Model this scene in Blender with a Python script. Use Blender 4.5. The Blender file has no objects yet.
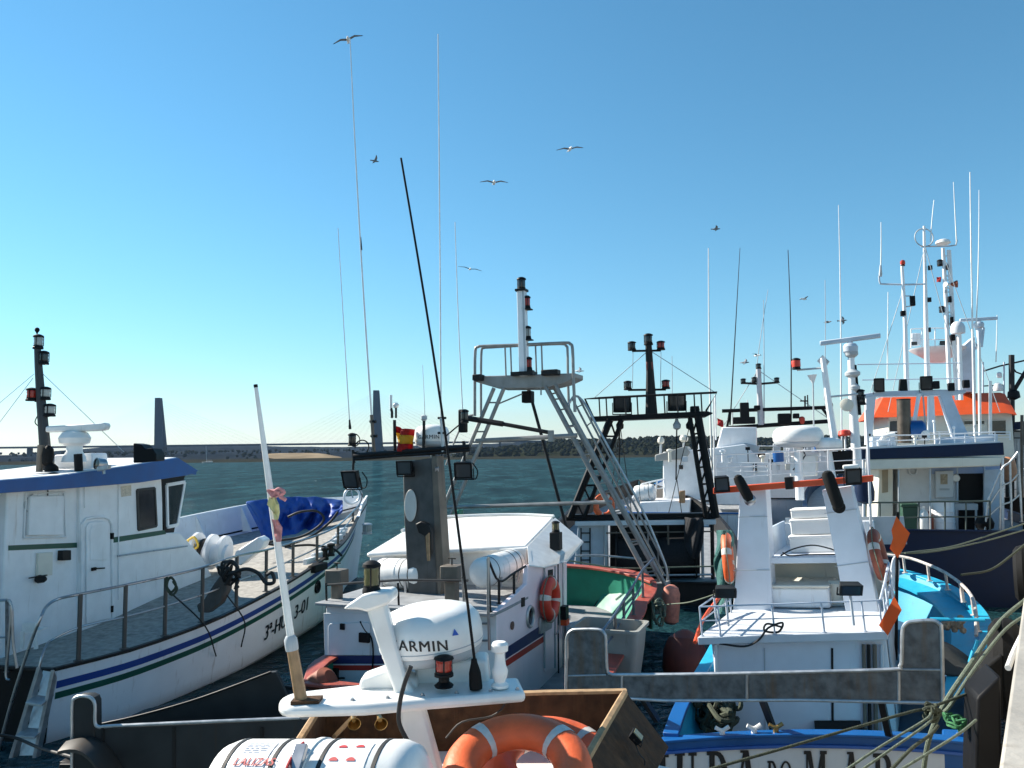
import bpy, bmesh, math, random
from mathutils import Vector as V, Matrix
random.seed(11)
sc = bpy.context.scene
COL = sc.collection
# ------------------------------------------------------------------ camera, world, sun, exposure
F, CAMH = 800.0, 4.3
PITCH, ROLL = math.atan(69 / F), math.radians(.7)
FW = V((0, math.cos(PITCH), math.sin(PITCH)))
UPV = V((0, -math.sin(PITCH), math.cos(PITCH)))
CR = V((1, 0, 0)) * math.cos(ROLL) - UPV * math.sin(ROLL)
CU = V((1, 0, 0)) * math.sin(ROLL) + UPV * math.cos(ROLL)
CP = V((0, 0, CAMH))
cam = bpy.data.objects.new('camera', bpy.data.cameras.new('camera'))
COL.objects.link(cam)
cam.data.sensor_width = 36
cam.data.lens = 36 * F / 1024
cam.data.clip_start, cam.data.clip_end = .05, 9000
B_ = -FW
cam.matrix_world = Matrix(((CR.x, CU.x, B_.x, CP.x), (CR.y, CU.y, B_.y, CP.y), (CR.z, CU.z, B_.z, CP.z), (0, 0, 0, 1)))
sc.camera = cam
SUN_AZ, SUN_EL = math.radians(-62), math.radians(34)       # azimuth from +Y towards +X
SDIR = V((math.sin(SUN_AZ) * math.cos(SUN_EL), math.cos(SUN_AZ) * math.cos(SUN_EL), math.sin(SUN_EL)))
wd = bpy.data.worlds.new('World'); sc.world = wd; wd.use_nodes = True
nt = wd.node_tree; nt.nodes.clear()
sky = nt.nodes.new('ShaderNodeTexSky'); sky.sky_type = 'NISHITA'; sky.sun_disc = False
sky.sun_elevation, sky.sun_rotation = SUN_EL, SUN_AZ
sky.altitude = 0; sky.air_density = 1.2; sky.dust_density = 0; sky.ozone_density = 8
bg = nt.nodes.new('ShaderNodeBackground'); bg.inputs['Strength'].default_value = .076
wo = nt.nodes.new('ShaderNodeOutputWorld')
hsv = nt.nodes.new('ShaderNodeHueSaturation'); hsv.inputs['Saturation'].default_value = 1.05; hsv.inputs['Hue'].default_value = .48; nt.links.new(sky.outputs[0], hsv.inputs['Color']); nt.links.new(hsv.outputs[0], bg.inputs[0]); nt.links.new(bg.outputs[0], wo.inputs[0])
sl = bpy.data.lights.new('sun', 'SUN'); sl.energy = 5.0; sl.angle = math.radians(.5); sl.color = (1, .93, .82)
so = bpy.data.objects.new('sun', sl); COL.objects.link(so)
so.rotation_euler = SDIR.to_track_quat('Z', 'Y').to_euler(); so.location = SDIR * 60
sc.view_settings.view_transform = 'Standard'; sc.view_settings.look = 'None'
sc.view_settings.exposure = 1.05; sc.view_settings.gamma = 1; sc.view_settings.use_curve_mapping = False

# ------------------------------------------------------------------ measuring helpers
def ray(px, py):
    return FW + CR * ((px - 512) / F) + CU * ((384 - py) / F)
def at(px, py, Y):
    d = ray(px, py); return CP + d * (Y / d.y)
def atz(px, py, z):
    d = ray(px, py); return CP + d * ((z - CAMH) / d.z)
def depth(p): return (p - CP).dot(FW)
class Frame:
    def __init__(s, o, h, L=0):
        h, L = math.radians(h), math.radians(L)
        s.o = V((o[0], o[1], 0)); Z = V((0, 0, 1)); v = V((math.cos(h), -math.sin(h), 0))
        s.u = V((math.sin(h), math.cos(h), 0)); s.v = v * math.cos(L) + Z * math.sin(L); s.z = Z * math.cos(L) - v * math.sin(L)
    def w(s, u, v, z): return s.o + s.u * u + s.v * v + s.z * z
    def loc(s, p): q = p - s.o; return V((q.dot(s.u), q.dot(s.v), q.dot(s.z)))
    def pl(s, px, py, ax, val):
        d = ray(px, py); t = (val - (CP - s.o).dot(ax)) / d.dot(ax); return CP + d * t
    def U(s, u): return lambda px, py: s.pl(px, py, s.u, u)
    def S(s, v): return lambda px, py: s.pl(px, py, s.v, v)
    def D(s, z): return lambda px, py: s.pl(px, py, s.z, z)
def AY(Y): return lambda px, py: at(px, py, Y)

# ------------------------------------------------------------------ materials
def lin(h):
    h = h.lstrip('#'); c = [int(h[i:i + 2], 16) / 255 for i in (0, 2, 4)]
    return tuple(x / 12.92 if x <= .04045 else ((x + .055) / 1.055) ** 2.4 for x in c)
MATS = {}
def mat(name, col, rough=.5, metal=0., var=.15, scale=3., dirt=None, amt=.35, streak=True, bump=0., bscale=60., spec=None):
    if isinstance(col, str): col = lin(col)
    m = bpy.data.materials.new(name); m.use_nodes = True
    n = m.node_tree.nodes; l = m.node_tree.links; n.clear()
    out = n.new('ShaderNodeOutputMaterial'); b = n.new('ShaderNodeBsdfPrincipled'); l.new(b.outputs[0], out.inputs[0])
    tc = n.new('ShaderNodeTexCoord')
    nz = n.new('ShaderNodeTexNoise'); nz.inputs['Scale'].default_value = scale; nz.inputs['Detail'].default_value = 6
    l.new(tc.outputs['Object'], nz.inputs['Vector'])
    mp = n.new('ShaderNodeMapRange'); l.new(nz.outputs[0], mp.inputs[0])
    mp.inputs[1].default_value = .3; mp.inputs[2].default_value = .7; mp.inputs[3].default_value = 1 - var; mp.inputs[4].default_value = 1 + var * .6
    mx = n.new('ShaderNodeMix'); mx.data_type = 'RGBA'; mx.blend_type = 'MULTIPLY'; mx.inputs[0].default_value = 1
    mx.inputs[6].default_value = (*col, 1); l.new(mp.outputs[0], mx.inputs[7])
    last = mx.outputs[2]
    if dirt is not None:
        if isinstance(dirt, str): dirt = lin(dirt)
        mapn = n.new('ShaderNodeMapping'); l.new(tc.outputs['Object'], mapn.inputs[0])
        mapn.inputs['Scale'].default_value = (9, 9, .9) if streak else (3, 3, 3)
        n2 = n.new('ShaderNodeTexNoise'); n2.inputs['Scale'].default_value = 1; n2.inputs['Detail'].default_value = 8; n2.inputs['Roughness'].default_value = .65
        l.new(mapn.outputs[0], n2.inputs['Vector'])
        r = n.new('ShaderNodeMapRange'); l.new(n2.outputs[0], r.inputs[0])
        r.inputs[1].default_value = .72 - amt * .35; r.inputs[2].default_value = .86 - amt * .2; r.inputs[3].default_value = 0; r.inputs[4].default_value = .25 + amt
        m2 = n.new('ShaderNodeMix'); m2.data_type = 'RGBA'; l.new(r.outputs[0], m2.inputs[0]); l.new(last, m2.inputs[6]); m2.inputs[7].default_value = (*dirt, 1)
        last = m2.outputs[2]
    l.new(last, b.inputs['Base Color'])
    b.inputs['Metallic'].default_value = metal
    rr = n.new('ShaderNodeMapRange'); l.new(nz.outputs[0], rr.inputs[0]); rr.inputs[3].default_value = max(.02, rough - .12); rr.inputs[4].default_value = min(1, rough + .15)
    l.new(rr.outputs[0], b.inputs['Roughness'])
    if spec is not None: b.inputs['Specular IOR Level'].default_value = spec
    if bump:
        n3 = n.new('ShaderNodeTexNoise'); n3.inputs['Scale'].default_value = bscale; n3.inputs['Detail'].default_value = 5
        l.new(tc.outputs['Object'], n3.inputs['Vector'])
        bp = n.new('ShaderNodeBump'); bp.inputs['Strength'].default_value = bump; bp.inputs['Distance'].default_value = .02
        l.new(n3.outputs[0], bp.inputs['Height']); l.new(bp.outputs[0], b.inputs['Normal'])
    MATS[name] = m
    return m
RUST = '#5a3a22'
WHITE = mat('white_gloss_paint', (.8, .81, .82), .4, var=.08, dirt='#86684a', amt=.34, bump=.05, bscale=9)
GEL = mat('white_gelcoat', (.8, .79, .76), .34, var=.1, scale=5, dirt='#7f735f', amt=.26, bump=.05, bscale=25)
HULLW = mat('white_hull_paint', (.8, .81, .83), .38, var=.07, scale=1.2, dirt='#7d5f42', amt=.38, bump=.12, bscale=1.6)
BOUNCEW = mat('bounce_lit_white', (.88, .74, .77), .35, var=.08, scale=2, dirt='#8d7568', amt=.25, bump=.05, bscale=3)  # warm bounce light on the cabin side put into its white
GREYP = mat('grey_paint', (.42, .45, .47), .5, dirt='#6b5d4d', amt=.3, bump=.05)
PALEGREY = mat('pale_grey_paint', (.6, .63, .66), .5, var=.08, dirt='#6f6559', amt=.25, bump=.04, bscale=12)
LBLUEG = mat('light_blue_grey_paint', (.5, .57, .65), .5, dirt='#6b5d4d', amt=.2)
CREAM = mat('cream_paint', (.68, .65, .56), .5, var=.08, dirt='#75604a', amt=.25)
BLUE = mat('blue_paint', (.002, .085, .29), .4, dirt='#20304a', amt=.2)
NAVY = mat('navy_paint', (.001, .012, .045), .5, dirt='#2a2a30', amt=.2, spec=.25)
CYAN = mat('cyan_deck_paint', (.02, .36, .56), .45, var=.12, scale=5, dirt='#0d4d6e', amt=.45, streak=False, bump=.1)
GREENS = mat('green_stripe_paint', (.004, .075, .05), .4)
BLUES = mat('blue_stripe_paint', (.012, .05, .25), .4)
NAVYS = mat('navy_stripe_paint', (.01, .02, .10), .4)
REDS = mat('red_stripe_paint', (.42, .03, .02), .4)
REDRAIL = mat('weathered_red_rail_paint', (.36, .07, .045), .5, var=.3, scale=8, dirt='#9a6a5c', amt=.5, streak=False, bump=.15)
REDOR = mat('red_orange_paint', (.72, .085, .02), .4, dirt='#7a2a12', amt=.2)
ORROOF = mat('orange_roof_paint', (.68, .085, .012), .45, var=.1, dirt='#7a2a12', amt=.15)
TEALIN = mat('green_bulwark_paint', (.016, .22, .14), .5, var=.2, dirt='#0e3a28', amt=.3)
DKGREEN = mat('dark_green_paint', (.015, .06, .035), .5)
BLACK = mat('black_paint', (.005, .005, .006), .55, var=.3, spec=.2)
RUBBER = mat('black_rubber', (.008, .008, .008), .75, bump=.2, spec=.2)
DARKST = mat('dark_painted_steel', (.014, .013, .013), .5, var=.3, dirt=RUST, amt=.25, spec=.25)
CHAR = mat('charcoal_steel_panel', (.024, .026, .027), .55, var=.3, dirt='#3a2c20', amt=.4, bump=.1, bscale=8, spec=.25)
STEEL = mat('weathered_steel_panel', (.13, .14, .148), .5, metal=.3, var=.5, scale=9, dirt='#6a5845', amt=.62, bump=.2, bscale=14)
INOX = mat('stainless_tube', (.38, .39, .41), .3, metal=1., var=.12, scale=12)
ALU = mat('galvanised_aluminium', (.5, .51, .52), .42, metal=.8, var=.2, scale=10, dirt='#6a5d50', amt=.3)
BRASS = mat('tarnished_brass', (.35, .22, .08), .35, metal=1, var=.3)
RUSTY = mat('rust_brown_plywood', (.075, .038, .019), .75, var=.5, scale=9, dirt='#6b4a30', amt=.5, bump=.4, bscale=22, spec=.2)
TANEDGE = mat('tan_worn_edge', (.38, .24, .12), .7, var=.3, scale=20, dirt='#4a3018', amt=.4)
WOODP = mat('varnished_wood_pole', (.33, .2, .1), .5, var=.3, scale=12)
DECKW = mat('grey_deck_boards', (.34, .32, .285), .75, var=.35, scale=9, dirt='#4a443c', amt=.4, streak=False, bump=.2, bscale=30)
DECKG = mat('worn_grey_deck_paint', (.28, .29, .3), .6, var=.25, scale=4, dirt='#5b4c3e', amt=.4, streak=False, bump=.1)
ORANGE = mat('orange_buoy_plastic', (.72, .12, .03), .5, var=.18, scale=9, dirt='#7a2f16', amt=.3, streak=False, bump=.12, bscale=50)
DORANGE = mat('dark_orange_plastic', (.3, .07, .035), .6, var=.3, scale=8, dirt='#452014', amt=.4)
REDBUOY = mat('red_buoy_plastic', (.6, .045, .02), .45, var=.15)
FLAGO = mat('orange_flag_cloth', (.95, .2, .04), .8, var=.1)
def cloth(m):
    n_, l_ = m.node_tree.nodes, m.node_tree.links; b_ = [q for q in n_ if q.type == 'BSDF_PRINCIPLED'][0]; o_ = [q for q in n_ if q.type == 'OUTPUT_MATERIAL'][0]
    t_ = n_.new('ShaderNodeBsdfTranslucent'); x_ = n_.new('ShaderNodeMixShader'); x_.inputs[0].default_value = .45
    l_.new(b_.inputs['Base Color'].links[0].from_socket, t_.inputs[0]); l_.new(b_.outputs[0], x_.inputs[1]); l_.new(t_.outputs[0], x_.inputs[2]); l_.new(x_.outputs[0], o_.inputs[0])
    return m
cloth(FLAGO)
TAPE = mat('white_reflective_tape', (.6, .56, .51), .45, var=.15, scale=30)
BTARP = mat('blue_tarpaulin', (.003, .05, .30), .55, var=.25, scale=5, bump=1., bscale=4)
DTARP = mat('dark_tarpaulin', (.03, .032, .03), .7, bump=.5, bscale=8)
ROPE = mat('pale_green_rope', (.15, .18, .13), .85, var=.3, scale=30, bump=.8, bscale=90)
DROPE = mat('dark_olive_rope', (.055, .065, .04), .85, var=.4, scale=30, bump=.8, bscale=90)
BROPE = mat('black_cable', (.012, .012, .012), .6)
NETM = mat('dark_fishing_net', (.015, .015, .018), .9, var=.5, scale=25, bump=1., bscale=40)
TEALNET = mat('teal_fishing_net', (.03, .12, .11), .9, var=.5, scale=25, bump=1., bscale=40)
GREYPL = mat('grey_plastic', (.3, .3, .27), .55, var=.12, dirt='#5c5548', amt=.35)
FOAMW = mat('white_foam_box', (.8, .8, .78), .6, var=.05, bump=.1)
GLASSD = mat('dark_window_glass', (.012, .015, .018), .08, var=.1, spec=.7)
LENSR = mat('red_lens', (.35, .02, .01), .15)
LENSC = mat('clear_lens', (.35, .36, .34), .1)
LENSG = mat('olive_lens', (.12, .11, .05), .12)
LENSD = mat('dark_lens', (.03, .03, .03), .1)
FLOODG = mat('floodlight_glass', (.05, .055, .06), .08, spec=.8)
CONC = mat('quay_concrete', (.36, .335, .295), .85, var=.25, scale=1.5, dirt='#6b6052', amt=.5, streak=False, bump=.4, bscale=12)
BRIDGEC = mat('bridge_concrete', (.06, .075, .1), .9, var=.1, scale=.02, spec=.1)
REDF = mat('flag_red_cloth', (.5, .03, .03), .8, var=.15)
YELF = mat('flag_yellow_cloth', (.75, .48, .05), .8, var=.15); cloth(REDF); cloth(YELF)
PINKRAG = mat('faded_pink_rag', (.6, .26, .26), .9, var=.3, scale=30)
YELRAG = mat('faded_yellow_rag', (.68, .6, .28), .9, var=.2, scale=30)
INK = mat('black_lettering', (.01, .01, .012), .5)
REDINK = mat('red_lettering', (.5, .03, .03), .5)
GREYINK = mat('faint_grey_print', (.45, .46, .5), .5)
BLUEINK = mat('blue_emblem', (.02, .09, .42), .4)
GULLW = mat('gull_white_plumage', (.75, .75, .74), .8)
GULLG = mat('gull_grey_plumage', (.2, .21, .23), .8)
GULLB = mat('gull_black_tips', (.03, .03, .03), .8)
YELLOW = mat('yellow_plastic', (.6, .4, .04), .5)
BROWNP = mat('weathered_brown_post', (.16, .13, .10), .6, var=.35, dirt='#3a2a1c', amt=.4)

# ------------------------------------------------------------------ mesh builder
class MB:
    def __init__(s): s.v = []; s.f = []; s.m = []; s.c = 0
    def use(s, i): s.c = i; return s
    def add(s, vs, fs):
        b = len(s.v); s.v += [V(p) for p in vs]; s.f += [tuple(i + b for i in f) for f in fs]; s.m += [s.c] * len(fs); return s
    def box(s, c, a, b, d):
        c, a, b, d = V(c), V(a), V(b), V(d)
        P = [c + a * i + b * j + d * k for k in (-1, 1) for j in (-1, 1) for i in (-1, 1)]
        return s.add(P, [(0, 2, 3, 1), (4, 5, 7, 6), (0, 1, 5, 4), (2, 6, 7, 3), (0, 4, 6, 2), (1, 3, 7, 5)])
    def beam(s, p, q, w, h, side=None):
        p, q = V(p), V(q); t = (q - p).normalized()
        side = V(side) if side is not None else t.cross(V((0, 0, 1)))
        if side.length < 1e-4: side = V((1, 0, 0))
        side = (side - t * side.dot(t)).normalized(); n = t.cross(side)
        return s.box((p + q) / 2, (q - p) / 2, side * w / 2, n * h / 2)
    def prism(s, poly, ext):
        poly = [V(p) for p in poly]; n = len(poly); ext = V(ext)
        return s.add(poly + [p + ext for p in poly], [tuple(range(n))[::-1], tuple(range(n, 2 * n))] + [(i, (i + 1) % n, n + (i + 1) % n, n + i) for i in range(n)])
    def tube(s, pts, r, n=8, closed=False, caps=True):
        pts = [V(p) for p in pts]; N = len(pts); rs = r if isinstance(r, (list, tuple)) else [r] * N
        vs, fs, pn = [], [], None
        for i, p in enumerate(pts):
            a = pts[(i - 1) % N] if closed or i else p; b = pts[(i + 1) % N] if closed or i < N - 1 else p
            t = (b - a).normalized()
            if pn is None:
                pn = t.orthogonal().normalized()
            pn = (pn - t * pn.dot(t))
            pn = pn.normalized() if pn.length > 1e-6 else t.orthogonal().normalized()
            bn = t.cross(pn)
            vs += [p + (pn * math.cos(2 * math.pi * k / n) + bn * math.sin(2 * math.pi * k / n)) * rs[i] for k in range(n)]
        for i in range(N if closed else N - 1):
            a, b = i * n, ((i + 1) % N) * n
            fs += [(a + k, a + (k + 1) % n, b + (k + 1) % n, b + k) for k in range(n)]
        if caps and not closed: fs += [tuple(range(n))[::-1], tuple(range((N - 1) * n, N * n))]
        return s.add(vs, fs)
    def lathe(s, o, ax, prof, n=16):
        o, ax = V(o), V(ax).normalized(); a = ax.orthogonal().normalized(); b = ax.cross(a); N = len(prof)
        vs = [o + ax * h + (a * math.cos(2 * math.pi * k / n) + b * math.sin(2 * math.pi * k / n)) * max(r, 1e-4) for r, h in prof for k in range(n)]
        fs = [(i * n + k, i * n + (k + 1) % n, (i + 1) * n + (k + 1) % n, (i + 1) * n + k) for i in range(N - 1) for k in range(n)]
        return s.add(vs, fs + [tuple(range(n))[::-1], tuple(range((N - 1) * n, N * n))])
    def torus(s, c, ax, R, r, N=36, n=12, a0=0, a1=2 * math.pi, sq=1.0):
        c, ax = V(c), V(ax).normalized(); a = ax.orthogonal().normalized(); b = ax.cross(a); full = abs(a1 - a0 - 2 * math.pi) < 1e-6
        M = N if full else N + 1; vs = []
        for i in range(M):
            t = a0 + (a1 - a0) * i / N; d = a * math.cos(t) + b * math.sin(t)
            vs += [c + d * (R + r * math.cos(2 * math.pi * k / n)) + ax * (r * sq * math.sin(2 * math.pi * k / n)) for k in range(n)]
        fs = []
        for i in range(N):
            p, q = i * n, ((i + 1) % M) * n
            fs += [(p + k, p + (k + 1) % n, q + (k + 1) % n, q + k) for k in range(n)]
        return s.add(vs, fs)
    def grid(s, rows):
        R, n = len(rows), len(rows[0])
        return s.add([p for r in rows for p in r], [(i * n + j, i * n + j + 1, (i + 1) * n + j + 1, (i + 1) * n + j) for i in range(R - 1) for j in range(n - 1)])
    def slabgrid(s, rows, t):
        """a curved sheet with thickness t (vector)"""
        R, n = len(rows), len(rows[0]); t = V(t); A = [V(p) for r in rows for p in r]; o = R * n
        fs = []
        for i in range(R - 1):
            for j in range(n - 1):
                q = (i * n + j, i * n + j + 1, (i + 1) * n + j + 1, (i + 1) * n + j); fs += [q, tuple(k + o for k in q[::-1])]
        rim = [j for j in range(n)] + [i * n + n - 1 for i in range(1, R)] + [(R - 1) * n + j for j in range(n - 2, -1, -1)] + [i * n for i in range(R - 2, 0, -1)]
        fs += [(rim[k], rim[(k + 1) % len(rim)], rim[(k + 1) % len(rim)] + o, rim[k] + o) for k in range(len(rim))]
        return s.add(A + [p + t for p in A], fs)
    def sweep(s, pts, side, w, h, up=V((0, 0, 1))):
        """rectangular section along pts; side = list of outward vectors"""
        vs, fs = [], []; N = len(pts)
        for p, d in zip(pts, side):
            p, d = V(p), V(d)
            vs += [p + d * w / 2 + up * h / 2, p + d * w / 2 - up * h / 2, p - d * w / 2 - up * h / 2, p - d * w / 2 + up * h / 2]
        for i in range(N - 1):
            fs += [(i * 4 + k, i * 4 + (k + 1) % 4, i * 4 + 4 + (k + 1) % 4, i * 4 + 4 + k) for k in range(4)]
        return s.add(vs, fs + [(0, 1, 2, 3), (N * 4 - 4, N * 4 - 1, N * 4 - 2, N * 4 - 3)])
ROOT = {}
def part(name, mb, mats, parent=None, bevel=0., loc=None, sharp=35, subsurf=0):
    off = ROOT[parent.name] if parent is not None else (V(loc) if loc is not None else V((0, 0, 0)))
    me = bpy.data.meshes.new(name)
    me.from_pydata([p - off for p in mb.v], [], mb.f)
    for m in (mats if isinstance(mats, (list, tuple)) else [mats]): me.materials.append(m)
    me.polygons.foreach_set('material_index', mb.m)
    bm = bmesh.new(); bm.from_mesh(me); bmesh.ops.recalc_face_normals(bm, faces=bm.faces); bm.to_mesh(me); bm.free()
    me.shade_smooth(); me.set_sharp_from_angle(angle=math.radians(sharp)); me.update()
    o = bpy.data.objects.new(name, me); COL.objects.link(o)
    if parent is not None: o.parent = parent
    else: o.location = off
    ROOT[o.name] = off
    if bevel:
        b = o.modifiers.new('bevel', 'BEVEL'); b.width = bevel; b.segments = 2; b.limit_method = 'ANGLE'; b.angle_limit = math.radians(40)
    if subsurf:
        b = o.modifiers.new('sub', 'SUBSURF'); b.levels = b.render_levels = subsurf
    return o
def tag(o, label=None, cat=None, group=None, kind=None):
    for k, v in (('label', label), ('category', cat), ('group', group), ('kind', kind)):
        if v: o[k] = v
    return o
def thing(name, label, cat, loc, group=None):
    o = bpy.data.objects.new(name, None); COL.objects.link(o); o.location = loc; o.empty_display_size = .3; ROOT[o.name] = V(loc)
    return tag(o, label, cat, group)
def single(name, mb, mats, label, cat, group=None, loc=None, **k):
    if loc is None:
        loc = V((sum(p.x for p in mb.v) / len(mb.v), sum(p.y for p in mb.v) / len(mb.v), min(p.z for p in mb.v)))
    return tag(part(name, mb, mats, None, loc=loc, **k), label, cat, group)
def L(fn, *pts): return [fn(*p) for p in pts]
def rpx(p, w): return max(.002, w * .5 * depth(p) / F)
def smooth(pts, k=5):
    """Catmull-Rom through points"""
    pts = [V(p) for p in pts]; out = []
    P = [pts[0] * 2 - pts[1]] + pts + [pts[-1] * 2 - pts[-2]]
    for i in range(1, len(P) - 2):
        for j in range(k):
            t = j / k; a, b, c, d = P[i - 1:i + 3]
            out.append(.5 * ((2 * b) + (c - a) * t + (2 * a - 5 * b + 4 * c - d) * t * t + (3 * b - 3 * c + d - a) * t ** 3))
    return out + [pts[-1]]
def rod(parent, name, fn, pts, w, m, n=8, sm=0):
    p = L(fn, *pts) if fn else [V(q) for q in pts]; r = rpx(p[0], w)
    if sm: p = smooth(p, sm)
    return part(name, MB().tube(p, r, n), m, parent)
def plate(parent, name, fn, pts, ext, m, bevel=.008):
    return part(name, MB().prism(L(fn, *pts), ext), m, parent, bevel=bevel)
def whip(parent, fn, p, q, w0, w1, m, name='whip_antenna', base=None):
    a, b = fn(*p), fn(*q); n = 10
    side = (b - a).cross(V((0, 1, 0))).normalized() * (b - a).length * random.uniform(-.008, .008)
    pts = [a.lerp(b, i / n) + side * math.sin(math.pi * i / n) for i in range(n + 1)]
    o = part(name, MB().tube(pts, [rpx(a, w0) * (1 - i / n) + rpx(b, w1) * i / n for i in range(n + 1)], 6), m, parent)
    if base:
        k = (b - a).normalized(); r = rpx(a, w0)
        part('antenna_base', MB().lathe(a - k * r * 2, k, [(r * 2.2, 0), (r * 2.4, r * 4), (r * 1.8, r * 9), (r * 1.3, r * 16)], 10), base, o)
    return o
def navlight(parent, c, r, h, lens=LENSC, name='nav_light', body=BLACK, ax=V((0, 0, 1))):
    """ship's lantern: base flange, ribbed lens, cap; c = centre of base"""
    m = MB().lathe(c, ax, [(r * 1.05, 0), (r * 1.05, h * .12), (r * .95, h * .16), (r * .95, h * .24)], 14)
    m.lathe(V(c) + V(ax) * h * .78, ax, [(r * .95, 0), (r * 1.1, h * .03), (r * 1.02, h * .12), (r * .55, h * .2), (r * .3, h * .22)], 14)
    for k in range(3):
        a = 2.1 * k + .6; d = V((math.cos(a), math.sin(a), 0)) * r * .98
        m.tube([V(c) + d + V(ax) * h * .2, V(c) + d + V(ax) * h * .8], r * .09, 5)
    m.use(1).lathe(V(c) + V(ax) * h * .22, ax, [(r * .82, 0), (r * .9, h * .14), (r * .82, h * .28), (r * .9, h * .42), (r * .82, h * .57)], 14)
    return part(name, m, [body, lens], parent)
def floodlight(parent, c, w, h, d, face, up=V((0, 0, 1)), m=BLACK, glass=FLOODG, name='floodlight'):
    f = V(face).normalized(); s = f.cross(up).normalized(); u = s.cross(f); c = V(c)
    mb = MB()
    k = .82
    A = [c + f * d / 2 + s * w / 2 * a + u * h / 2 * b for a, b in ((-1, -1), (1, -1), (1, 1), (-1, 1))]
    Bk = [c - f * d / 2 + s * w / 2 * a * k + u * h / 2 * b * k for a, b in ((-1, -1), (1, -1), (1, 1), (-1, 1))]
    mb.add(A + Bk, [(0, 1, 2, 3), (7, 6, 5, 4), (0, 4, 5, 1), (1, 5, 6, 2), (2, 6, 7, 3), (3, 7, 4, 0)])
    for a in (-1, 1): mb.box(c + f * d * .53 + s * a * w * .46, s * w * .05, u * h * .5, f * d * .07)
    for b in (-1, 1): mb.box(c + f * d * .53 + u * b * h * .46, s * w * .41, u * h * .05, f * d * .07)
    for a in (-1, 1): mb.beam(c + s * a * w * .54 + u * h * .05, c + s * a * w * .54 - u * h * .68, w * .05, w * .09, s)
    mb.beam(c + s * w * .56 - u * h * .66, c - s * w * .56 - u * h * .66, w * .09, w * .05, f)
    o = part(name, mb, m, parent, bevel=.004)
    part('lens', MB().box(c + f * (d / 2 + .004), s * w * .4, u * h * .4, f * .004), glass, o)
    return o
def radome(parent, c, r, h, ax=V((0, 0, 1)), m=GEL, base=GREYP, name='radome'):
    ax = V(ax).normalized(); c = V(c)
    o = part(name, MB().lathe(c + ax * h * .26, ax, [(r * .97, 0), (r, h * .06), (r, h * .3), (r * .96, h * .48), (r * .84, h * .62), (r * .6, h * .7), (r * .3, h * .735), (0.001, h * .74)], 40), m, parent, sharp=50)
    part('radome_base', MB().lathe(c, ax, [(r * .55, 0), (r * .9, h * .1), (r * .965, h * .2), (r * .96, h * .255)], 40), base, o, sharp=50)
    return o
def scanner(parent, c, w, ped, m=GEL, d=V((1, 0, 0)), name='radar_scanner'):
    """open array radar: pedestal housing and rotating bar"""
    c = V(c); d = V(d).normalized(); s = d.cross(V((0, 0, 1)))
    o = part(name, MB().lathe(c, (0, 0, 1), [(ped * .8, 0), (ped, ped * .2), (ped * 1.05, ped * .9), (ped * .8, ped * 1.3), (ped * .4, ped * 1.45), (ped * .35, ped * 1.7)], 18), m, parent)
    b = c + V((0, 0, ped * 1.95))
    part('scanner_bar', MB().box(b, d * w / 2, s * ped * .42, V((0, 0, ped * .32))), m, o, bevel=ped * .12)
    return o
def lifebuoy(c, ax, R, r, m, label, group=None, bands=4, rope=True, rot=0., bandm=TAPE, bw=.13):
    c = V(c); o = thing('lifebuoy', label, 'lifebuoy', c, group)
    part('ring', MB().torus(c, ax, R, r, 48, 14, sq=.85), m, o)
    for k in range(bands):
        t = rot + 2 * math.pi * k / bands
        part('band', MB().torus(c, ax, R, r * 1.025, 4, 14, t - bw, t + bw, sq=.85), bandm, o)
    if rope:
        a_ = V(ax).normalized(); a = a_.orthogonal().normalized(); b = a_.cross(a); pts = []
        for i in range(64):
            t = 2 * math.pi * i / 64 + rot; e = abs(math.sin((t - rot) * bands / 2))
            pts.append(c + (a * math.cos(t) + b * math.sin(t)) * (R + r * (1.03 + .28 * e)) + a_ * r * .15 * e)
        part('grab_line', MB().tube(pts, r * .09, 5, closed=True), ROPE, o)
    return o
def liferaft(p, q, R, label, group='liferaft canisters', straps=(.1, .36, .62, .9), m=GEL):
    p, q = V(p), V(q); ax = (q - p).normalized(); Ln = (q - p).length
    o = thing('liferaft_canister', label, 'liferaft', (p + q) / 2 - V((0, 0, R)), group)
    e = R * .42
    prof = [(R * .35, 0), (R * .72, e * .14), (R * .92, e * .45), (R, e), (R, Ln * .5 - .014), (R * 1.03, Ln * .5 - .013), (R * 1.03, Ln * .5 + .013), (R, Ln * .5 + .014), (R, Ln - e), (R * .92, Ln - e * .45), (R * .72, Ln - e * .14), (R * .35, Ln)]
    part('canister', MB().lathe(p, ax, prof, 36), m, o, sharp=50)
    for k in straps:
        part('strap', MB().lathe(p + ax * (Ln * k - .011), ax, [(R * 1.0, 0), (R * 1.012, .002), (R * 1.012, .02), (R * 1.0, .022)], 36), BROPE, o)
    cr = MB()
    for k in (.25, .75):
        c = p + ax * Ln * k; s = ax.cross(V((0, 0, 1))).normalized()
        cr.box(c - V((0, 0, R * 1.05)), s * R * .95, ax * .025, V((0, 0, .03)))
        for d in (-1, 1): cr.beam(c - V((0, 0, R * 1.05)) + s * d * R * .9, c - V((0, 0, R * .35)) + s * d * R * 1.02, .05, .02, ax)
    part('cradle', cr, ALU, o)
    return o
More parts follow.
